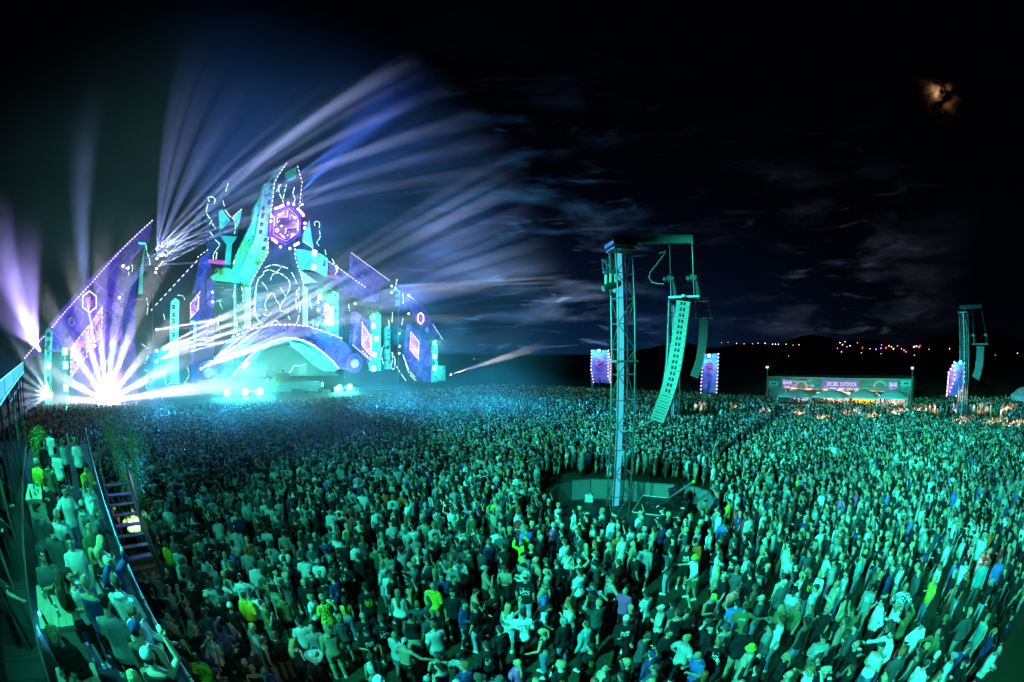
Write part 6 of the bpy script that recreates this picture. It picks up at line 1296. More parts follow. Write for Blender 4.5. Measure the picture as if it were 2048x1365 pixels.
scatter(5.5, 16, .56, .19); scatter(16, 26, .58, .18); scatter(26, 45, .55, .17); scatter(45, 100, .68, .2)
taken = []                                   # ground people built by hand (x, y)
# ---- people one can pick out in the photograph: head pixel, look
POSEW_TXT = {'stand': 'arms down', 'drink': 'holding a drink', 'sip': 'drinking', 'phone': 'looking at a phone', 'crossed': 'arms folded', 'point': 'pointing', 'raised': 'one arm raised', 'both_up': 'both arms up', 'hips': 'hands on hips', 'walk': 'walking', 'reach': 'reaching out', 'bent': 'bending over'}
HAIR_TXT = {'hair_short': 'short', 'hair_buzz': 'shaved', 'hair_curly': 'curly', 'hair_long': 'long', 'hair_tail': 'tied', 'hair_bun': 'bun of'}
CAMD = 'cam'
HAND = [(566, 1066, 'stand', 0, None, 'white', 'hair_short', 'dark', 'shirtless person in bright orange shorts seen from behind', 'shorts', 'orange', None, 'plain'),
 (470, 1062, 'stand', 0, 'jacket', 'white', 'hair_short', 'brown', 'person in loose white jacket seen from behind, left of the orange shorts', 'trousers', 'denim', None, 'plain'),
 (630, 1318, 'stand', 0, 'tshirt', 'black', 'hat_cowboy', 'light grey', 'person in pale cowboy hat at the bottom of the picture', 'trousers', 'black', None, 'plain'),
 (660, 1058, 'stand', 0, 'jacket', 'dark grey', 'hair_short', 'dark', 'person in dark jersey with white number 55 on the back', 'shorts', 'dark grey', None, 'back_print'),
 (480, 1160, 'reach', 0, 'tshirt', 'white', 'hair_short', 'dark', 'person in white t-shirt with dark back print, one arm spread', 'trousers', 'black', None, 'dark_print'),
 (461, 1218, 'stand', 0, 'tshirt', 'black', 'hat_beanie', 'white', 'person in white beanie lit by orange light, lower left', 'trousers', 'black', None, 'plain'),
 (528, 1212, 'sip', 0, 'tshirt', 'olive', 'hair_short', 'dark', 'person in long olive t-shirt drinking, lower left of the crowd', 'shorts', 'grey', (1, .3, 0), 'plain'),
 (562, 1192, 'stand', 0, 'hoodie', 'olive', 'hair_buzz', 'brown', 'person in wide olive top seen from behind', 'shorts', 'black', None, 'plain'),
 (677, 1232, 'stand', 1, 'hoodie', 'dark grey', 'hair_curly', 'blond', 'woman with curly blond hair, dark grey hoodie and pale denim shorts', 'shorts', 'pale denim', None, 'plain'),
 (732, 1180, 'stand', 0, 'tshirt', 'black', 'hat_cap', 'black', 'person in black t-shirt with lime back logo and cap', 'trousers', 'black', None, 'green_print'),
 (725, 1232, 'stand', 0, 'tshirt', 'black', 'bald', 'dark', 'bald person in plain black shirt with chain', 'trousers', 'black', None, 'plain'),
 (731, 1262, 'phone', 0, 'tshirt', 'black', 'hair_short', 'dark', 'person facing the camera in black shirt with pale chest print', 'trousers', 'black', 'cam', 'front_print'),
 (762, 1237, 'stand', 0, 'tshirt', 'black', 'hair_short', 'brown', 'person in black t-shirt with jagged white lettering on the back', 'trousers', 'khaki', None, 'back_print'),
 (598, 1242, 'crossed', 0, 'tshirt', 'light grey', 'hat_cap', 'black', 'person in light grey t-shirt and black cap, lower middle left', 'trousers', 'grey', None, 'plain'),
 (622, 1254, 'stand', 0, 'tshirt', 'grey', 'bald', 'dark', 'bald person in grey shirt leaning forward beside the grey t-shirt and cap', 'trousers', 'denim', None, 'plain'),
 (655, 1262, 'stand', 0, 'hoodie', 'khaki', 'hair_tail', 'blond', 'person in khaki hoodie with tied hair, lower middle left', 'trousers', 'khaki', None, 'plain'),
 (740, 1310, 'stand', 1, 'crop', 'white', 'hair_long', 'brown', 'woman with long brown hair over a white top at the bottom', 'trousers', 'grey', None, 'plain'),
 (985, 1186, 'stand', 0, 'tshirt', 'black', 'hair_short', 'ginger', 'person in black t-shirt with small white words across the shoulders', 'trousers', 'denim', None, 'shoulder_print'),
 (945, 1182, 'reach', 0, None, 'white', 'hair_buzz', 'brown', 'shirtless person lit warm white in the middle of the crowd', 'shorts', 'grey', (1, .3, 0), 'plain'),
 (905, 1188, 'stand', 0, 'tshirt', 'black', 'hair_short', 'dark', 'person in black v-neck shirt facing the camera', 'shorts', 'black', 'cam', 'plain'),
 (928, 1206, 'drink', 0, 'hoodie', 'navy blue', 'hair_short', 'dark', 'person in navy pullover and pale jeans facing right', 'trousers', 'pale denim', (1, -.4, 0), 'plain'),
 (950, 1212, 'drink', 0, 'tshirt', 'black', 'hair_short', 'brown', 'person in black t-shirt and pale jeans holding a cup', 'trousers', 'pale denim', (-1, .5, 0), 'plain'),
 (868, 1254, 'stand', 0, 'tshirt', 'light grey', 'hair_short', 'brown', 'person in baggy light grey t-shirt seen from behind, bottom middle', 'trousers', 'pale denim', None, 'plain'),
 (1000, 1258, 'stand', 0, 'hoodie', 'black', 'hair_short', 'dark', 'person in black hoodie with tiny shoulder mark, bottom middle', 'trousers', 'black', None, 'plain'),
 (974, 1292, 'stand', 0, 'jacket', 'black', 'hair_short', 'dark', 'person in black jacket with blue violet back print', 'trousers', 'grey', None, 'back_print'),
 (1035, 1322, 'stand', 1, 'hoodie', 'pink', 'hair_long', 'blond', 'blond woman in bright pink hoodie at the bottom edge', 'trousers', 'black', None, 'plain'),
 (1092, 1262, 'reach', 1, 'crop', 'black', 'hair_tail', 'blond', 'blond woman in black crop top holding one arm out left', 'trousers', 'denim', (-1, .5, 0), 'plain'),
 (1128, 1244, 'stand', 0, 'jacket', 'black', 'hair_short', 'grey', 'grey haired person in long black jacket and dark jeans', 'trousers', 'denim', None, 'plain'),
 (1088, 1180, 'stand', 1, 'hoodie', 'blue', 'hair_long', 'blond', 'blond woman in blue hoodie talking to her neighbour', 'shorts', 'grey', (1, 0, 0), 'plain'),
 (1046, 1082, 'both_up', 1, 'hoodie', 'lime', 'hair_long', 'dark', 'person in lime green poncho with both arms up', 'trousers', 'black', None, 'plain'),
 (1160, 1145, 'stand', 0, 'tshirt', 'white', 'hair_short', 'dark', 'person in white t-shirt with sketchy back print and dark jeans', 'trousers', 'black', None, 'dark_print'),
 (1078, 1206, 'bent', 1, 'tshirt', 'white', 'hair_long', 'dark', 'person in striped pale top bending forward', 'shorts', 'grey', (1, -.2, 0), 'striped'),
 (1174, 1250, 'stand', 0, 'hoodie', 'teal', 'hair_buzz', 'brown', 'person in pale teal hoodie seen from behind, bottom right of middle', 'trousers', 'black', None, 'plain'),
 (1182, 1296, 'stand', 0, 'tshirt', 'black', 'hair_short', 'dark', 'person in black t-shirt with round green back print', 'trousers', 'black', None, 'green_print'),
 (1342, 1105, 'hips', 0, 'tshirt', 'dark grey', 'hair_short', 'dark', 'person in dark t-shirt and pale jeans standing legs apart at the empty patch', 'trousers', 'pale denim', None, 'plain'),
 (1395, 1115, 'reach', 0, 'tshirt', 'white', 'hat_bucket', 'lime', 'person in lime hat and long white t-shirt pointing left at the empty patch', 'shorts', 'olive', (-1, .1, 0), 'plain'),
 (1270, 1112, 'stand', 0, 'tshirt', 'black', 'hat_cap', 'dark grey', 'person in black shirt, black shorts and bright shoes at the empty patch', 'shorts', 'black', (1, .3, 0), 'plain'),
 (1292, 1098, 'stand', 0, 'tshirt', 'grey', 'hat_backcap', 'black', 'person in grey t-shirt and backwards cap beside the empty patch', 'shorts', 'light grey', (.6, .8, 0), 'plain'),
 (1374, 1095, 'crossed', 0, 'hoodie', 'black', 'hair_short', 'dark', 'person with sunglasses and black hoodie facing the camera at the empty patch', 'shorts', 'black', 'cam', 'front_print'),
 (1422, 1192, 'phone', 0, 'tank', 'black', 'hat_cap', 'lime', 'person in black tank top and green cap with pale shorts', 'shorts', 'white', (.3, -1, 0), 'plain'),
 (1462, 1172, 'bent', 0, None, 'white', 'hat_backcap', 'dark grey', 'shirtless person lit warm, bending over right of the empty patch', 'shorts', 'black', (.2, -1, 0), 'plain'),
 (1523, 1200, 'stand', 0, 'tshirt', 'dark grey', 'bald', 'dark', 'bald person in dark grey t-shirt and denim shorts right of the warm lit one', 'shorts', 'denim', None, 'plain'),
 (1373, 1278, 'hips', 0, 'tshirt', 'light grey', 'hair_short', 'blond', 'blond short haired person in pale t-shirt at the lower right of middle', 'trousers', 'black', (1, .4, 0), 'plain'),
 (1337, 1266, 'stand', 0, 'tshirt', 'black', 'hair_short', 'dark', 'bearded person in black t-shirt and white shorts looking down', 'shorts', 'white', (.4, -1, 0), 'plain'),
 (1500, 1302, 'stand', 0, 'hoodie', 'beige', 'hat_bucket', 'lime', 'person in bright lime bucket hat and pale sweater', 'trousers', 'beige', None, 'plain'),
 (1541, 1256, 'stand', 0, 'tshirt', 'grey', 'hair_short', 'dark', 'person in grey t-shirt with palm like white back print', 'trousers', 'black', None, 'back_print'),
 (1563, 1245, 'drink', 0, 'tshirt', 'white', 'hair_curly', 'brown', 'curly haired person in white t-shirt and jeans beside the palm print shirt', 'trousers', 'denim', (-.6, .4, 0), 'plain'),
 (1404, 1310, 'phone', 0, 'tshirt', 'blue', 'bald', 'dark', 'bald person in pale blue t-shirt holding a phone at the bottom', 'trousers', 'black', (-1, -.1, 0), 'plain'),
 (1252, 1242, 'drink', 0, 'hoodie', 'black', 'hat_beanie', 'white', 'person in pale hat and black hoodie with orange glow necklace', 'trousers', 'black', 'cam', 'front_print'),
 (1288, 1272, 'phone', 0, 'jacket', 'dark grey', 'hair_curly', 'brown', 'curly brown haired person in dark hooded jacket, lower middle', 'trousers', 'black', (.6, -.3, 0), 'plain'),
 (1694, 1148, 'stand', 0, 'tshirt', 'light grey', 'hair_short', 'dark', 'person in pale t-shirt with white palm tree on the back', 'trousers', 'denim', None, 'back_print'),
 (1812, 1175, 'hips', 0, 'tshirt', 'white', 'hair_short', 'blond', 'person in white shirt with black squiggle pattern all over', 'trousers', 'light grey', (.6, .5, 0), 'patterned'),
 (1882, 1130, 'stand', 0, 'tshirt', 'white', 'hair_short', 'brown', 'warm lit person in white shirt left of the other warm lit faces', 'shorts', 'white', None, 'plain'),
 (1970, 1128, 'stand', 0, 'jacket', 'teal', 'hair_short', 'brown', 'warm lit person in teal jacket over white shirt', 'trousers', 'dark grey', (-.6, -.5, 0), 'plain'),
 (2003, 1118, 'stand', 0, 'hoodie', 'blue', 'hair_short', 'brown', 'warm lit person in blue sweater near the right edge', 'trousers', 'black', (-.8, -.5, 0), 'plain'),
 (1842, 1250, 'walk', 0, 'tshirt', 'white', 'hat_cap', 'black', 'person in long white shirt and pale jeans walking at the lower right', 'trousers', 'pale denim', (-.4, -.8, 0), 'plain'),
 (1881, 1262, 'reach', 0, 'hoodie', 'olive', 'bald', 'dark', 'bald person in long olive sweater at the lower right', 'trousers', 'olive', (-1, .2, 0), 'plain'),
 (1940, 1228, 'walk', 0, 'hoodie', 'dark grey', 'hair_short', 'blond', 'blond person in dark hoodie with grey trousers, lower right', 'trousers', 'grey', (.5, .8, 0), 'plain'),
 (1993, 1298, 'phone', 0, 'jacket', 'white', 'hat_cap', 'beige', 'person in white jacket and flat cap with chest bag at the lower right', 'trousers', 'black', (-.3, -1, 0), 'front_print'),
 (1710, 1216, 'phone', 0, 'tshirt', 'olive', 'hair_short', 'brown', 'person in olive t-shirt sitting down with a friend, right side', 'shorts', 'beige', (-1, -.2, 0), 'plain'),
 (1632, 1178, 'stand', 0, 'hoodie', 'light grey', 'hair_short', 'dark', 'person in light grey hoodie and denim shorts, right side', 'shorts', 'denim', None, 'plain'),
 (1655, 1215, 'sip', 0, 'tshirt', 'black', 'bald', 'dark', 'bald bearded person in black t-shirt, right side', 'trousers', 'black', (-1, -.3, 0), 'plain'),
 (1648, 1276, 'crossed', 0, 'tshirt', 'grey', 'hat_cap', 'black', 'person in grey t-shirt and dark cap with tattooed arms, bottom right of middle', 'trousers', 'black', 'cam', 'front_print'),
 (1713, 1290, 'stand', 0, 'tshirt', 'black', 'bald', 'dark', 'bald person in loose black t-shirt and denim shorts, bottom right', 'shorts', 'denim', (-.6, .6, 0), 'plain'),
 (1575, 1306, 'stand', 1, 'hoodie', 'black', 'hair_long', 'blond', 'woman with very long blond hair over a black top at the bottom', 'trousers', 'black', (-.7, .4, 0), 'plain'),
 (1220, 925, 'stand', 0, 'tshirt', 'white', 'hair_short', 'dark', 'person in white shirt leaning on the barrier fence behind the near tower', 'trousers', 'black', None, 'plain'),
 (1410, 1008, 'crossed', 0, 'jacket', 'olive', 'hair_short', 'dark', 'person in olive coat leaning on the right side of the barrier ring', 'trousers', 'black', (-1, -.1, 0), 'plain'),
 (1448, 1045, 'stand', 0, 'jacket', 'blue', 'hair_short', 'brown', 'person in bright blue jacket right of the barrier ring', 'trousers', 'denim', (.6, .6, 0), 'plain'),
 (1390, 1086, 'stand', 0, 'jacket', 'orange', 'hat_backcap', 'black', 'person in orange vest near the empty patch', 'trousers', 'black', (.4, .8, 0), 'plain'),
 (1130, 1085, 'stand', 0, 'tshirt', 'white', 'hair_short', 'brown', 'person in pale oversized t-shirt in front of the pit fence', 'trousers', 'black', None, 'plain'),
 (1010, 1132, 'phone', 0, None, 'white', 'hair_short', 'brown', 'shirtless person looking down beside the lime poncho', 'shorts', 'black', (-.3, -1, 0), 'plain'),
 (970, 1140, 'sip', 0, None, 'white', 'hat_cap', 'grey', 'shirtless person in cap drinking from a bottle, middle of the crowd', 'shorts', 'black', (1, .2, 0), 'plain')]
labels = set()
for a in HAND:
    h = gnd(a[0], a[1], 1.63); p = Vector((h.x, h.y, 0)); lk = a[11]
    hd_ = face_to(p, FOCUS) if lk is None else (face_to(p, CAMP) + .2 if lk == 'cam' else face_to(p, p + Vector(lk)))
    person(p, hd_, a[2], bool(a[3]), a[4], a[5], a[9], a[10], a[6], a[7], 0, a[12], random.uniform(.96, 1.04), a[8], 'festival crowd'); taken.append((p.x, p.y)); labels.add(a[8])
# thin out what stands in the same spot
grid = {}
for x, y in taken: grid.setdefault((int(x // 1), int(y // 1)), []).append((x, y))
def free(x, y):
    for i in (-1, 0, 1):
        for j in (-1, 0, 1):
            for u, v in grid.get((int(x // 1) + i, int(y // 1) + j), []):
                if (u - x) ** 2 + (v - y) ** 2 < .42: return False
    return True
spots_ = [q for q in sorted(spots) if free(q[1], q[2])]
NIND = 300 - len(HAND) - 34 - 8
def inview(x, y):
    px, py = pix((x, y, 1.6)); return 0 < px < 2048 and py < 1372
near = [q for q in spots_ if q[0] < 20 and inview(q[1], q[2])][:NIND]
nset = set(near); rest = [q for q in spots_ if q not in nset]
def where(px, py):
    lr = 'far left' if px < 420 else 'left' if px < 760 else 'left of middle' if px < 960 else 'middle' if px < 1150 else 'right of middle' if px < 1420 else 'right' if px < 1740 else 'far right'
    return ('bottom, ' if py > 1230 else 'lower, ' if py > 1120 else '') + lr
def attrs(r):
    fem = random.random() < .32
    top = random.choice(TOPS_F if fem else TOPS_M); tc_ = random.choice(TC); pc = random.choice(PC); pants = random.choice(['trousers', 'trousers', 'trousers', 'shorts'] if not fem else ['trousers', 'trousers', 'shorts', 'skirt'])
    hair = random.choice(HF if fem else HM); hc = random.choice(['dark', 'dark', 'brown', 'brown', 'blond', 'blond', 'ginger']); 
    if hair.startswith('hat'): hc = random.choice(['black', 'black', 'black', 'white', 'grey', 'dark grey', 'navy blue', 'beige'])
    prt = 'plain'
    if top == 'tshirt' and random.random() < .45: prt = 'dark_print' if tc_ in ('white', 'light grey', 'yellow', 'beige') else random.choice(['back_print', 'shoulder_print', 'back_print', 'green_print', 'front_print'])
    if top == 'tshirt' and random.random() < .06: prt = random.choice(['striped', 'patterned'])
    if not fem and random.random() < .05: top = None
    return fem, top, tc_, pants, pc, hair, hc, prt, random.choice(POSEW), random.choice([0, 0, 1, 1, 2, 3, 3, 4, 5])
NOUN = {'tshirt': 't-shirt', 'crop': 'crop top', 'tank': 'tank top', 'hoodie': 'hoodie', 'jacket': 'jacket'}
for r, x, y in near:
    px, py = pix((x, y, 1.6))
    for tr in range(60):
        fem, top, tc_, pants, pc, hair, hc, prt, pose, sk = attrs(r)
        wt = '%s %s' % (tc_, NOUN[top]) if top else 'no shirt'
        ht = 'bald head' if hair == 'bald' else ('%s %s hair' % (HAIR_TXT[hair], hc) if hair.startswith('hair') else '%s %s' % (hc, {'hat_cap': 'cap', 'hat_backcap': 'backwards cap', 'hat_bucket': 'bucket hat', 'hat_beanie': 'beanie'}.get(hair, 'hat')))
        lb = 'person in %s, %s, %s, %s' % (wt, ht, POSEW_TXT[pose], where(px, py) + ' of the picture')
        if tr > 30: lb = 'person in %s and %s %s, %s, %s' % (wt, pc, pants, ht, where(px, py))
        lb = ' '.join(lb.split()[:16])
        if lb not in labels: break
    labels.add(lb)
    hd_ = face_to(Vector((x, y, 0)), FOCUS) + random.gauss(0, .75 if r < 15 else .4)
    if random.random() < .10: hd_ += random.choice([1.6, -1.6, 3.])
    person(Vector((x, y, 0)), hd_, pose, fem, top, tc_, pants, pc, hair, hc, sk, prt, random.uniform(.92, 1.07), lb, 'festival crowd', random.choice(['white', 'white', 'black', 'grey']))
# ---- everyone farther away: one mass of people, merged
def arrays(me, M=None, ratio=1., tgt=None):
    o = bpy.data.objects.new('tmp', me); COL.objects.link(o); n0 = len(me.polygons) * 2; d = o.modifiers.new('d', 'DECIMATE'); d.ratio = min(1, tgt / n0) if tgt else 1; tr = o.modifiers.new('t', 'TRIANGULATE')
    dg = bpy.context.evaluated_depsgraph_get(); nm = bpy.data.meshes.new_from_object(o.evaluated_get(dg), depsgraph=dg); COL.objects.unlink(o); bpy.data.objects.remove(o)
    V = np.empty(len(nm.vertices) * 3, 'f4'); nm.vertices.foreach_get('co', V); V = V.reshape(-1, 3); F = np.empty(len(nm.polygons) * 3, 'i4'); nm.polygons.foreach_get('vertices', F); F = F.reshape(-1, 3); bpy.data.meshes.remove(nm)
    if M is not None: A = np.array(M); V = V @ A[:3, :3].T + A[:3, 3]
    return V, F
def variant(pose, fem, top, pants, hair, t):
    F = figure(pose, fem); k = .95 if fem else 1.; out = []
    for pid, kind, M, tg in ((0, 'body', None, t[0]), (1, top, None, t[1]), (2, pants, None, t[2]), (3, hair, F.H, t[3])):
        if kind is None or kind == 'bald': continue
        me = pm(kind, pose if pid < 3 else 'stand', fem if pid < 3 else False); V, T = arrays(me, M, tgt=tg); out.append((V * k, T, np.full(len(V), pid)))
    o = 0; VV, TT, PP = [], [], []
    for V, T, P in out: VV.append(V); TT.append(T + o); PP.append(P); o += len(V)
    return np.concatenate(VV), np.concatenate(TT), np.concatenate(PP)
VK = [('stand', 0, 'tshirt', 'trousers', 'hair_short'), ('drink', 0, 'tshirt', 'trousers', 'hair_short'), ('stand', 1, 'tank', 'trousers', 'hair_long'), ('crossed', 0, 'hoodie', 'trousers', 'hair_buzz'), ('phone', 0, 'tshirt', 'trousers', 'hat_cap'), ('raised', 0, 'tshirt', 'trousers', 'hair_short'),
      ('stand', 0, 'jacket', 'trousers', 'hair_curly'), ('both_up', 1, 'tank', 'trousers', 'hair_tail'), ('sip', 0, 'tshirt', 'trousers', 'hat_backcap'), ('hips', 1, 'tshirt', 'trousers', 'hair_long'), ('stand', 0, 'hoodie', 'trousers', 'hair_short'), ('drink', 1, 'tshirt', 'trousers', 'hair_long')]
WT = np.array([6, 5, 4, 4, 2, 1.8, 3, 1.1, 2, 2, 4, 3]); WT /= WT.sum()
LOD = [(24., (230, 120, 70, 76)), (44., (104, 52, 14, 36)), (999., (40, 22, 4, 16))]
import time as _t
lin = np.array
CL = np.array([CLOTHC[c] for c in TC]); PCL = np.array([CLOTHC[c] for c in PC]); HL = np.array([HAIRS[c] for c in ('dark', 'dark', 'brown', 'brown', 'blond', 'ginger', 'grey')]); SL = np.array(SKINS[:4] + [SKINS[0]])
rlo = 0
allV, allT, allC = [], [], []; off = 0; NP = 0
R_ = np.array([(q[0], q[1], q[2]) for q in rest])
for rhi, tg in LOD:
    sel = R_[(R_[:, 0] >= rlo) & (R_[:, 0] < rhi)]; rlo = rhi; NP += len(sel)
    vi = rng.choice(len(VK), len(sel), p=WT); VA = [variant(*v, tg) for v in VK]
    for i in range(len(VK)):
        q = sel[vi == i]; n = len(q)
        if not n: continue
        V, T, P = VA[i]; ang = np.arctan2(-(FOCUS.x - q[:, 1]), FOCUS.y - q[:, 2]) + rng.normal(0, .32, n); sc = rng.uniform(.92, 1.06, n)
        c, s = np.cos(ang) * sc, np.sin(ang) * sc
        X = V[None, :, 0] * c[:, None] - V[None, :, 1] * s[:, None] + q[:, 1, None]; Y = V[None, :, 0] * s[:, None] + V[None, :, 1] * c[:, None] + q[:, 2, None]; Z = V[None, :, 2] * sc[:, None]
        allV.append(np.stack([X, Y, Z], -1).reshape(-1, 3)); allT.append((T[None] + (np.arange(n) * len(V))[:, None, None] + off).reshape(-1, 3)); off += n * len(V)
        cols = np.stack([SL[rng.integers(0, len(SL), n)], CL[rng.integers(0, len(CL), n)], PCL[rng.integers(0, len(PCL), n)], HL[rng.integers(0, len(HL), n)]], 1) * rng.uniform(.8, 1.1, (n, 4, 1))
        if VK[i][4].startswith('hat'): cols[:, 3] = CL[rng.integers(0, 12, n)]
        allC.append(cols[:, P].reshape(-1, 3))
V = np.concatenate(allV).astype('f4'); T = np.concatenate(allT).astype('i4'); C_ = np.clip(np.concatenate(allC), 0, 1).astype('f4')
me = bpy.data.meshes.new('crowd'); me.vertices.add(len(V)); me.vertices.foreach_set('co', V.ravel()); me.loops.add(len(T) * 3); me.loops.foreach_set('vertex_index', T.ravel()); me.polygons.add(len(T)); me.polygons.foreach_set('loop_start', np.arange(0, len(T) * 3, 3, dtype='i4'))
me.polygons.foreach_set('use_smooth', np.ones(len(T), dtype=bool)); me.update(calc_edges=True)
at = me.attributes.new('person_colour', 'FLOAT_COLOR', 'POINT'); at.data.foreach_set('color', np.concatenate([C_, np.ones((len(C_), 1), 'f4')], 1).ravel())
m = bpy.data.materials.new('crowd_cloth'); m.use_nodes = True; gg = NG(m.node_tree); an = gg.n('ShaderNodeAttribute', attribute_name='person_colour'); tc = gg.n('ShaderNodeTexCoord'); nz = gg.n('ShaderNodeTexNoise'); nz.inputs['Scale'].default_value = 7; gg.l(tc.outputs['Object'], nz.inputs['Vector'])
x = gg.n('ShaderNodeVectorMath', operation='SCALE'); gg.l(an.outputs['Color'], x.inputs[0]); gg.l(gg.m('MULTIPLY_ADD', nz.outputs[0], .7, .65), x.inputs[3]); gg.l(x.outputs[0], m.node_tree.nodes['Principled BSDF'].inputs['Base Color']); m.node_tree.nodes['Principled BSDF'].inputs['Roughness'].default_value = .8; m.node_tree.nodes['Principled BSDF'].inputs['Specular IOR Level'].default_value = .12
me.materials.append(m); o = bpy.data.objects.new('crowd', me); COL.objects.link(o); tag(o, 'dense crowd of thousands filling the field up to the stage and the bar', 'crowd', None, 'stuff')
print('CROWD', NP, 'people', len(T), 'tris; individuals', len(near) + len(HAND) + 34)
# ================================================================== BEAMS, CROWD LIGHT, HAZE
LAV = (.46, .56, 1.); ICE = (.30, .62, 1.); BLU = (.05, .16, 1.); WHI = (.95, .95, 1.)
K = 3.4
def beam(src, off, tx, ty, hd, e, col=LAV, ang=1.6, soft=.04):
    a = W(src[0], src[1], off); b = dist(tx, ty, hd)
    while b.z < a.z + .5 and hd < 130 and ty < 700: hd += 3; b = dist(tx, ty, hd)
    b = a + (b - a).normalized() * 200
    return spot('beam_lamp', a, b, e * K, col, ang, .5, soft)
rr = random.Random(5)
mover(80, 701, .2, True, 1.2); mover(190, 692, .8, True, 1.); mover(417, 731, 3.1, True, 1.); mover(402, 738, 3.1, True, 1.); mover(900, 750, .3, True, 1.)
def fan(srcs, off, x0, x1, y0, y1, hd, n, e, col=LAV, ang=1.4):
    for k in range(n):
        s_ = srcs[k % len(srcs)]; f = (k + rr.uniform(.2, .8)) / n; beam(s_, off, x0 + (x1 - x0) * f, y0 + (y1 - y0) * f, hd, e * rr.uniform(.5, 1.3), col, ang * 1.25 * rr.uniform(.7, 1.3))
M6 = 1e6
fan([(314, 499), (314, 518), (313, 538)], 1.7, 430, 560, 380, 430, 50, 14, 1.7 * M6, LAV, 1.7)
fan([(246, 533)], 1.7, 300, 420, 500, 640, 50, 6, 1.1 * M6); fan([(239, 596)], 1.7, 300, 420, 500, 420, 50, 5, 1.1 * M6)
fan([(313, 660), (313, 702), (313, 723)], 1.7, 420, 440, 640, 700, 50, 14, 1.7 * M6, WHI, 1.5)
fan([(417, 731), (402, 738)], 3.6, 560, 690, 600, 650, 50, 10, 3.6 * M6, LAV, 1.5)
fan([(425, 585), (424, 604)], 1.3, 560, 640, 560, 640, 50, 6, .6 * M6); fan([(472, 640)], 1.3, 520, 560, 600, 625, 50, 3, .6 * M6)
fan([(782, 573), (782, 586)], .8, 960, 975, 560, 592, 45, 9, 1.7 * M6, WHI, .9); fan([(816, 591), (816, 628)], .8, 970, 940, 585, 660, 45, 8, 1.1 * M6, ICE, .9)
fan([(798, 667), (798, 693), (797, 707)], .8, 1030, 1010, 650, 698, 45, 9, 1.1 * M6, ICE, 1.); fan([(900, 750)], .8, 1050, 1090, 702, 690, 45, 5, .9 * M6, WHI, 1.1); fan([(709, 608)], .8, 850, 860, 540, 640, 45, 6, .7 * M6, ICE, 1.)
fan([(635, 605), (635, 620), (635, 650)], 2, 850, 860, 560, 640, 45, 5, .7 * M6, ICE, 1.)
fan([(603, 410)], 2.8, 940, 960, 300, 400, 38, 6, .7 * M6, (.12, .38, 1.), .9); fan([(597, 487), (606, 466)], 3.4, 880, 900, 380, 470, 42, 6, .8 * M6, (.12, .42, 1.), .9)
fan([(540, 440), (520, 470), (530, 400)], 3.6, 790, 960, 170, 300, 30, 9, 1.0 * M6, (.12, .25, 1.), 1.6); fan([(606, 381)], 2.8, 780, 880, 120, 190, 30, 3, .35 * M6, BLU, 6.)
fan([(314, 499), (314, 518)], 1.7, 380, 520, 60, 260, 25, 6, .3 * M6, (.35, .42, 1.), 2.6)
fan([(190, 690)], 1.5, 195, 230, 60, 100, 22, 2, .5 * M6, (.35, .5, 1.), 2.6)
for tx, ty, e in ((-30, 60, 9), (25, 330, 6), (-90, 400, 5), (60, 200, 2.5)): beam((78, 700), 1., tx, ty, 16, e * M6 * .24, (.46, .36, 1.), 6.)
for tx, ty in ((38, 700), (30, 735), (20, 760), (28, 790), (35, 812), (20, 840), (66, 735), (84, 725)): beam((100, 791), 3.4, tx, ty, 40, .9 * M6, LAV, 2.0)
for tx, ty in ((174, 745), (190, 728), (205, 716), (222, 722), (240, 722), (262, 742), (282, 765), (300, 790), (160, 775), (150, 800)): beam((215, 803), 5.9, tx, ty, 42, 2.6 * M6, WHI, 2.6, .1)
cl = thing('beam_lamp_row', 'cluster of blinding white beam lamps low at the left of the stage', 'stage lamp', W(218, 815, 5))
for k in range(7): q = W(200 + k * 6, 806, 4.8); MB().box(q - UP * .3, (.6, .5, .5)).build('lamp_base', BLACKM, cl); MB().ball(q + UP * .1, .42, 10, 8).build('lamp_lens', em('flare_white', (.9, .9, 1.), 60), cl)
for q, e in ((W(215, 800, 6), 60000), (W(250, 800, 6), 30000)):
    l = bpy.data.lights.new('lamp', 'POINT'); l.energy = e * .03; l.color = (.85, .88, 1); l.shadow_soft_size = .5; lo = bpy.data.objects.new('lamp', l); COL.objects.link(lo); lo.location = q; setpar(lo, cl)
q = W(101, 791, 2.7); t = thing('beam_lamp', 'star bright white beam lamp on the far left green pillar', 'stage lamp', q); MB().ball(q, .32, 10, 8).build('lamp_lens', em('flare_white', (.9, .9, 1.), 60), t); MB().box(q - STN * .4, (.5, .5, .6)).build('housing', BLACKM, t)
# beams down into the crowd
for sx_, sy, tx, ty, e in ((480, 690, 620, 880, 1.), (500, 560, 720, 1000, 1.), (560, 660, 860, 980, .9), (600, 650, 960, 900, .9), (420, 720, 480, 930, .8), (640, 590, 1050, 960, .7), (740, 650, 1150, 900, .7), (300, 760, 380, 1000, .8)):
    a = W(sx_, sy, 3); b = gnd(tx, ty); spot('wash_beam', a, b, 2.2e5 * e, (.05, .36, 1.), 8, .8, .3)
# teal floods from the stage over the crowd
for sx_, sy, tx, ty, e, an in ((470, 650, 500, 850, 1.8e5, 50), (620, 640, 900, 850, 2.4e5, 45), (760, 650, 1150, 840, 2.0e5, 40), (330, 700, 330, 900, 1.2e5, 50)):
    a = W(sx_, sy, 4); spot('stage_flood', a, gnd(tx, ty), e, (.01, .50, 1.), an, .9, .6)
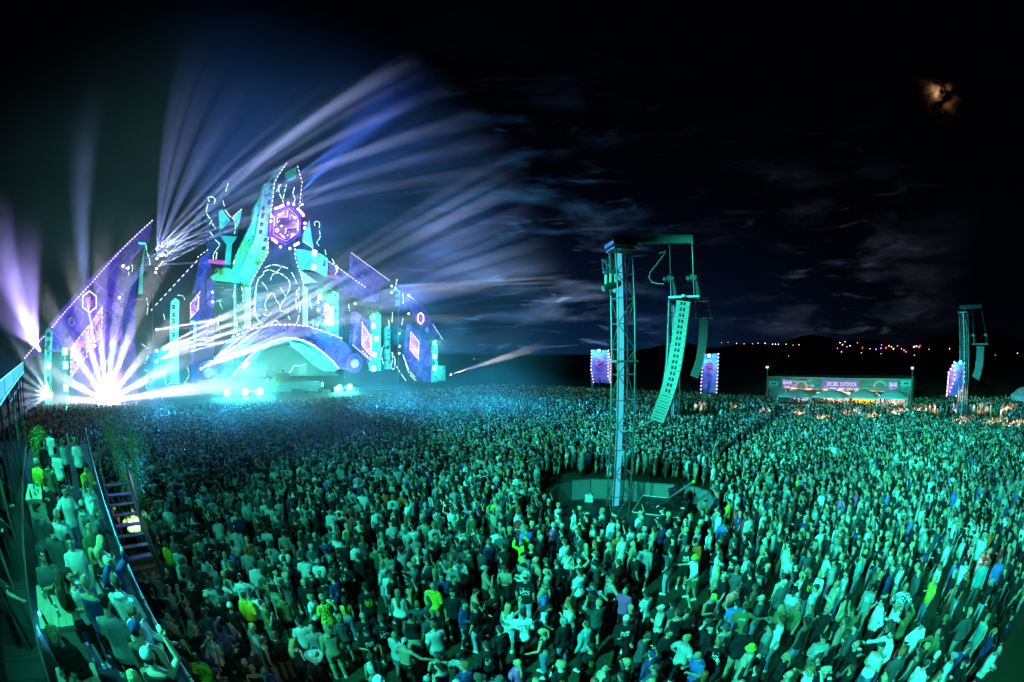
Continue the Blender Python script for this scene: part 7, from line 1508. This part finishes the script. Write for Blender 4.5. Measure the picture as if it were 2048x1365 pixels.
# green floods on the camera side, high over the field
GRN = (.03, .98, .70)
for loc, tx, ty, e, an in (((-9, -3, 13), 1, 13, 16000, 58), ((-9, -3, 13), 10, 12, 22000, 50), ((-4, -5, 13), 17, 7, 24000, 48),
                          ((-12, 1, 15), 8, 26, 60000, 40), ((-12, 0, 15), 22, 20, 70000, 34), ((-9, -3, 15), 32, 12, 80000, 34), ((-12, 1, 15), -6, 24, 22000, 36),
                          ((-12, 2, 16), 4, 52, 90000, 26), ((-12, 2, 16), 22, 48, 150000, 24), ((-12, 0, 16), 38, 38, 170000, 22), ((-12, 0, 16), 48, 26, 160000, 22), ((-9, -3, 16), 52, 12, 120000, 20)):
    spot('flood_lamp', loc, (tx, ty, 0), e * .92 * (1.15 if ty < 15 and tx < 20 else .64), GRN, an, .8, .3)
for t_, e in ((4.2, 380), (7., 480), (10.5, 520), (14.5, 560), (19, 600)): spot('terrace_fill', PQ(t_, -.35, 6.85), PQ(t_ + .8, -1.9, 3.4), e, (.03, 1., .6), 115, .8, .15)  # added green fill under the roof edge, lights the terrace evenly
spot('flood_lamp', (1.5, -1.5, 12), RL(3.5, -1.2), 1500, GRN, 40, .8, .2); spot('bamboo_fill', Vector((bq.x + .6, bq.y - 1.2, .5)), Vector((bq.x - 1.4, bq.y + 1., 3.8)), 520, (.35, 1, .22), 75, .8, .2)  # the low green spot is added to brighten the bamboo
spot('flood_lamp', (1.5, 15.5, 1.5), TB + UP * 9, 900, (.03, 1., .72), 60, .6, .2); spot('flood_lamp', (-3, 17, 1.5), arr[3], 1000, (.03, 1., .66), 40, .6, .2)  # added ground spots that brighten the tower and the speaker stack
# warm lamps picking out rows of faces
TW = TB + Vector((1.6, 1.9, 12.4))
for loc, tx, ty, e, an in (*[(TW, x, y, 290000 * f, 3.) for x, y, f in ((1400, 808, .35), (1470, 812, .5), (1530, 822, .7), (1600, 826, .8), (1650, 835, .8), (1700, 824, 1.1), (1745, 830, 1.3), (1795, 822, 1.3), (1850, 815, 1.3), (1900, 824, 1.6), (1960, 812, 1.9), (2010, 818, 2.), (1990, 842, 1.8), (2035, 846, 1.8), (1930, 838, 1.2), (1410, 830, .3))],
                     ((12, 9, 6), 1960, 1115, 1100, 10), ((11, 9, 6), 1880, 1125, 700, 7), ((4, 6, 7), 1465, 1185, 300, 7), ((1, 4, 7), 948, 1190, 240, 5), ((1, 4, 7), 1000, 1120, 240, 7), ((8, 8, 7), 1215, 1115, 200, 5)):
    spot('warm_lamp', loc, gnd(tx, ty, 1.5), e, (1., .66, .48), an, .9, .1)
spot('warm_lamp', (-1.6, 3.4, 3.6), gnd(450, 1260, 1), 60, (1., .25, .08), 50, .8, .1)
# smoke drifting off the stage
def smoke(name, c, ax, dens, label, sc=.05, seed=0, lo=.36, hi=.66, floor_=.15):
    u = STU; n = STN; bm = bmesh.new(); bmesh.ops.create_icosphere(bm, subdivisions=3, radius=1); c = Vector(c)
    for v in bm.verts: p = v.co.copy(); q = c + (u * p.x * ax[0] + n * p.y * ax[1]) * 1.02 + UP * p.z * ax[2] * 1.02; q.z = max(-.3, q.z); v.co = q
    bmesh.ops.recalc_face_normals(bm, faces=bm.faces); me = bpy.data.meshes.new(name); bm.to_mesh(me); bm.free(); m = bpy.data.materials.new(name); m.use_nodes = True; nt = m.node_tree; nt.nodes.clear(); gg = NG(nt)
    o_ = nt.nodes.new('ShaderNodeOutputMaterial'); v = nt.nodes.new('ShaderNodeVolumePrincipled'); v.inputs['Color'].default_value = (.88, .92, .98, 1); v.inputs['Anisotropy'].default_value = .0
    tc = gg.n('ShaderNodeTexCoord'); rel = gg.vm('SUBTRACT', tc.outputs['Object'], c).outputs[0]
    sq = lambda x: gg.m('MULTIPLY', x, x)
    e = [sq(gg.m('DIVIDE', gg.vm('DOT_PRODUCT', rel, a).outputs['Value'], r)) for a, r in ((u, ax[0]), (n, ax[1]), (UP, ax[2]))]
    rad = gg.m('ADD', gg.m('ADD', e[0], e[1]), e[2]); fall = gg.m('MAXIMUM', gg.m('SUBTRACT', 1., rad), 0.); fall = gg.m('POWER', fall, 1.3)
    mp = gg.n('ShaderNodeMapping'); mp.inputs['Scale'].default_value = (sc * .7, sc * .7, sc * 1.8); mp.inputs['Location'].default_value = (seed, seed * 2, 0); gg.l(tc.outputs['Object'], mp.inputs[0]); nz = gg.n('ShaderNodeTexNoise'); nz.inputs['Scale'].default_value = 1; nz.inputs['Detail'].default_value = 3; nz.inputs['Distortion'].default_value = .6; gg.l(mp.outputs[0], nz.inputs['Vector'])
    mr = gg.n('ShaderNodeMapRange', interpolation_type='SMOOTHSTEP'); mr.inputs[1].default_value = lo; mr.inputs[2].default_value = hi; mr.inputs[3].default_value = floor_; mr.inputs[4].default_value = 1.; gg.l(nz.outputs[0], mr.inputs[0]); gg.l(gg.m('MULTIPLY', gg.m('MULTIPLY', mr.outputs[0], fall), dens), v.inputs['Density']); gg.l(v.outputs[0], o_.inputs['Volume'])
    me.materials.append(m); o = bpy.data.objects.new(name, me); COL.objects.link(o); tag(o, label, 'smoke', None, 'stuff'); return o
smoke('smoke_cloud', ST0 + STU * 32 + STN * 12 + UP * 14, (56, 31, 38), .010, 'smoke drifting round the stage and lit by its beams', seed=2)
smoke('smoke_cloud', W(218, 803, 6.5), (15, 11, 9), .045, 'dense white smoke round the blinding lamp cluster at the left of the stage', sc=.16, seed=5, floor_=.35)
smoke('smoke_cloud', W(101, 775, 3.), (7, 6, 9), .03, 'smoke round the star bright lamp on the far left pillar', sc=.12, seed=6, floor_=.5)
smoke('smoke_cloud', ST0 + STU * 42 + STN * 9 + UP * 1.5, (36, 9, 5.), .009, 'low cyan smoke rolling over the stage floor', sc=.10, seed=9, floor_=.3)
smoke('smoke_cloud', dist(70, 260, 48), (26, 20, 34), .0032, 'thin smoke high above the left wing crossed by soft violet beams', sc=.06, seed=15, floor_=.3)
smoke('smoke_cloud', Vector((-14, 37, 2.5)), (30, 17, 6.5), .022, 'blue lit smoke drifting low over the crowd in front of the stage', sc=.12, seed=19, floor_=.1)
S.cycles.volume_step_rate = .5; S.cycles.volume_max_steps = 64
for px, py, off, tx, ty, e, an in ((590, 500, 6, 900, 300, 1.2e5, 75), (420, 520, 5, 560, 120, 8e4, 70), (800, 600, 4, 1000, 450, 9e4, 75)):
    a = W(px, py, off); spot('blue_flood', a, dist(tx, ty, 40), e, (.03, .16, 1.), an, 1., .5)

for px, py, off, e, c in ((500, 738, .2, 2600, (.35, 1, .85)), (628, 742, .2, 900, (.15, 1, .8))):
    l = bpy.data.lights.new('arch_lamp', 'POINT'); l.energy = e; l.color = c; l.shadow_soft_size = .4; lo = bpy.data.objects.new('arch_lamp', l); COL.objects.link(lo); lo.location = W(px, py, off); setpar(lo, ar)
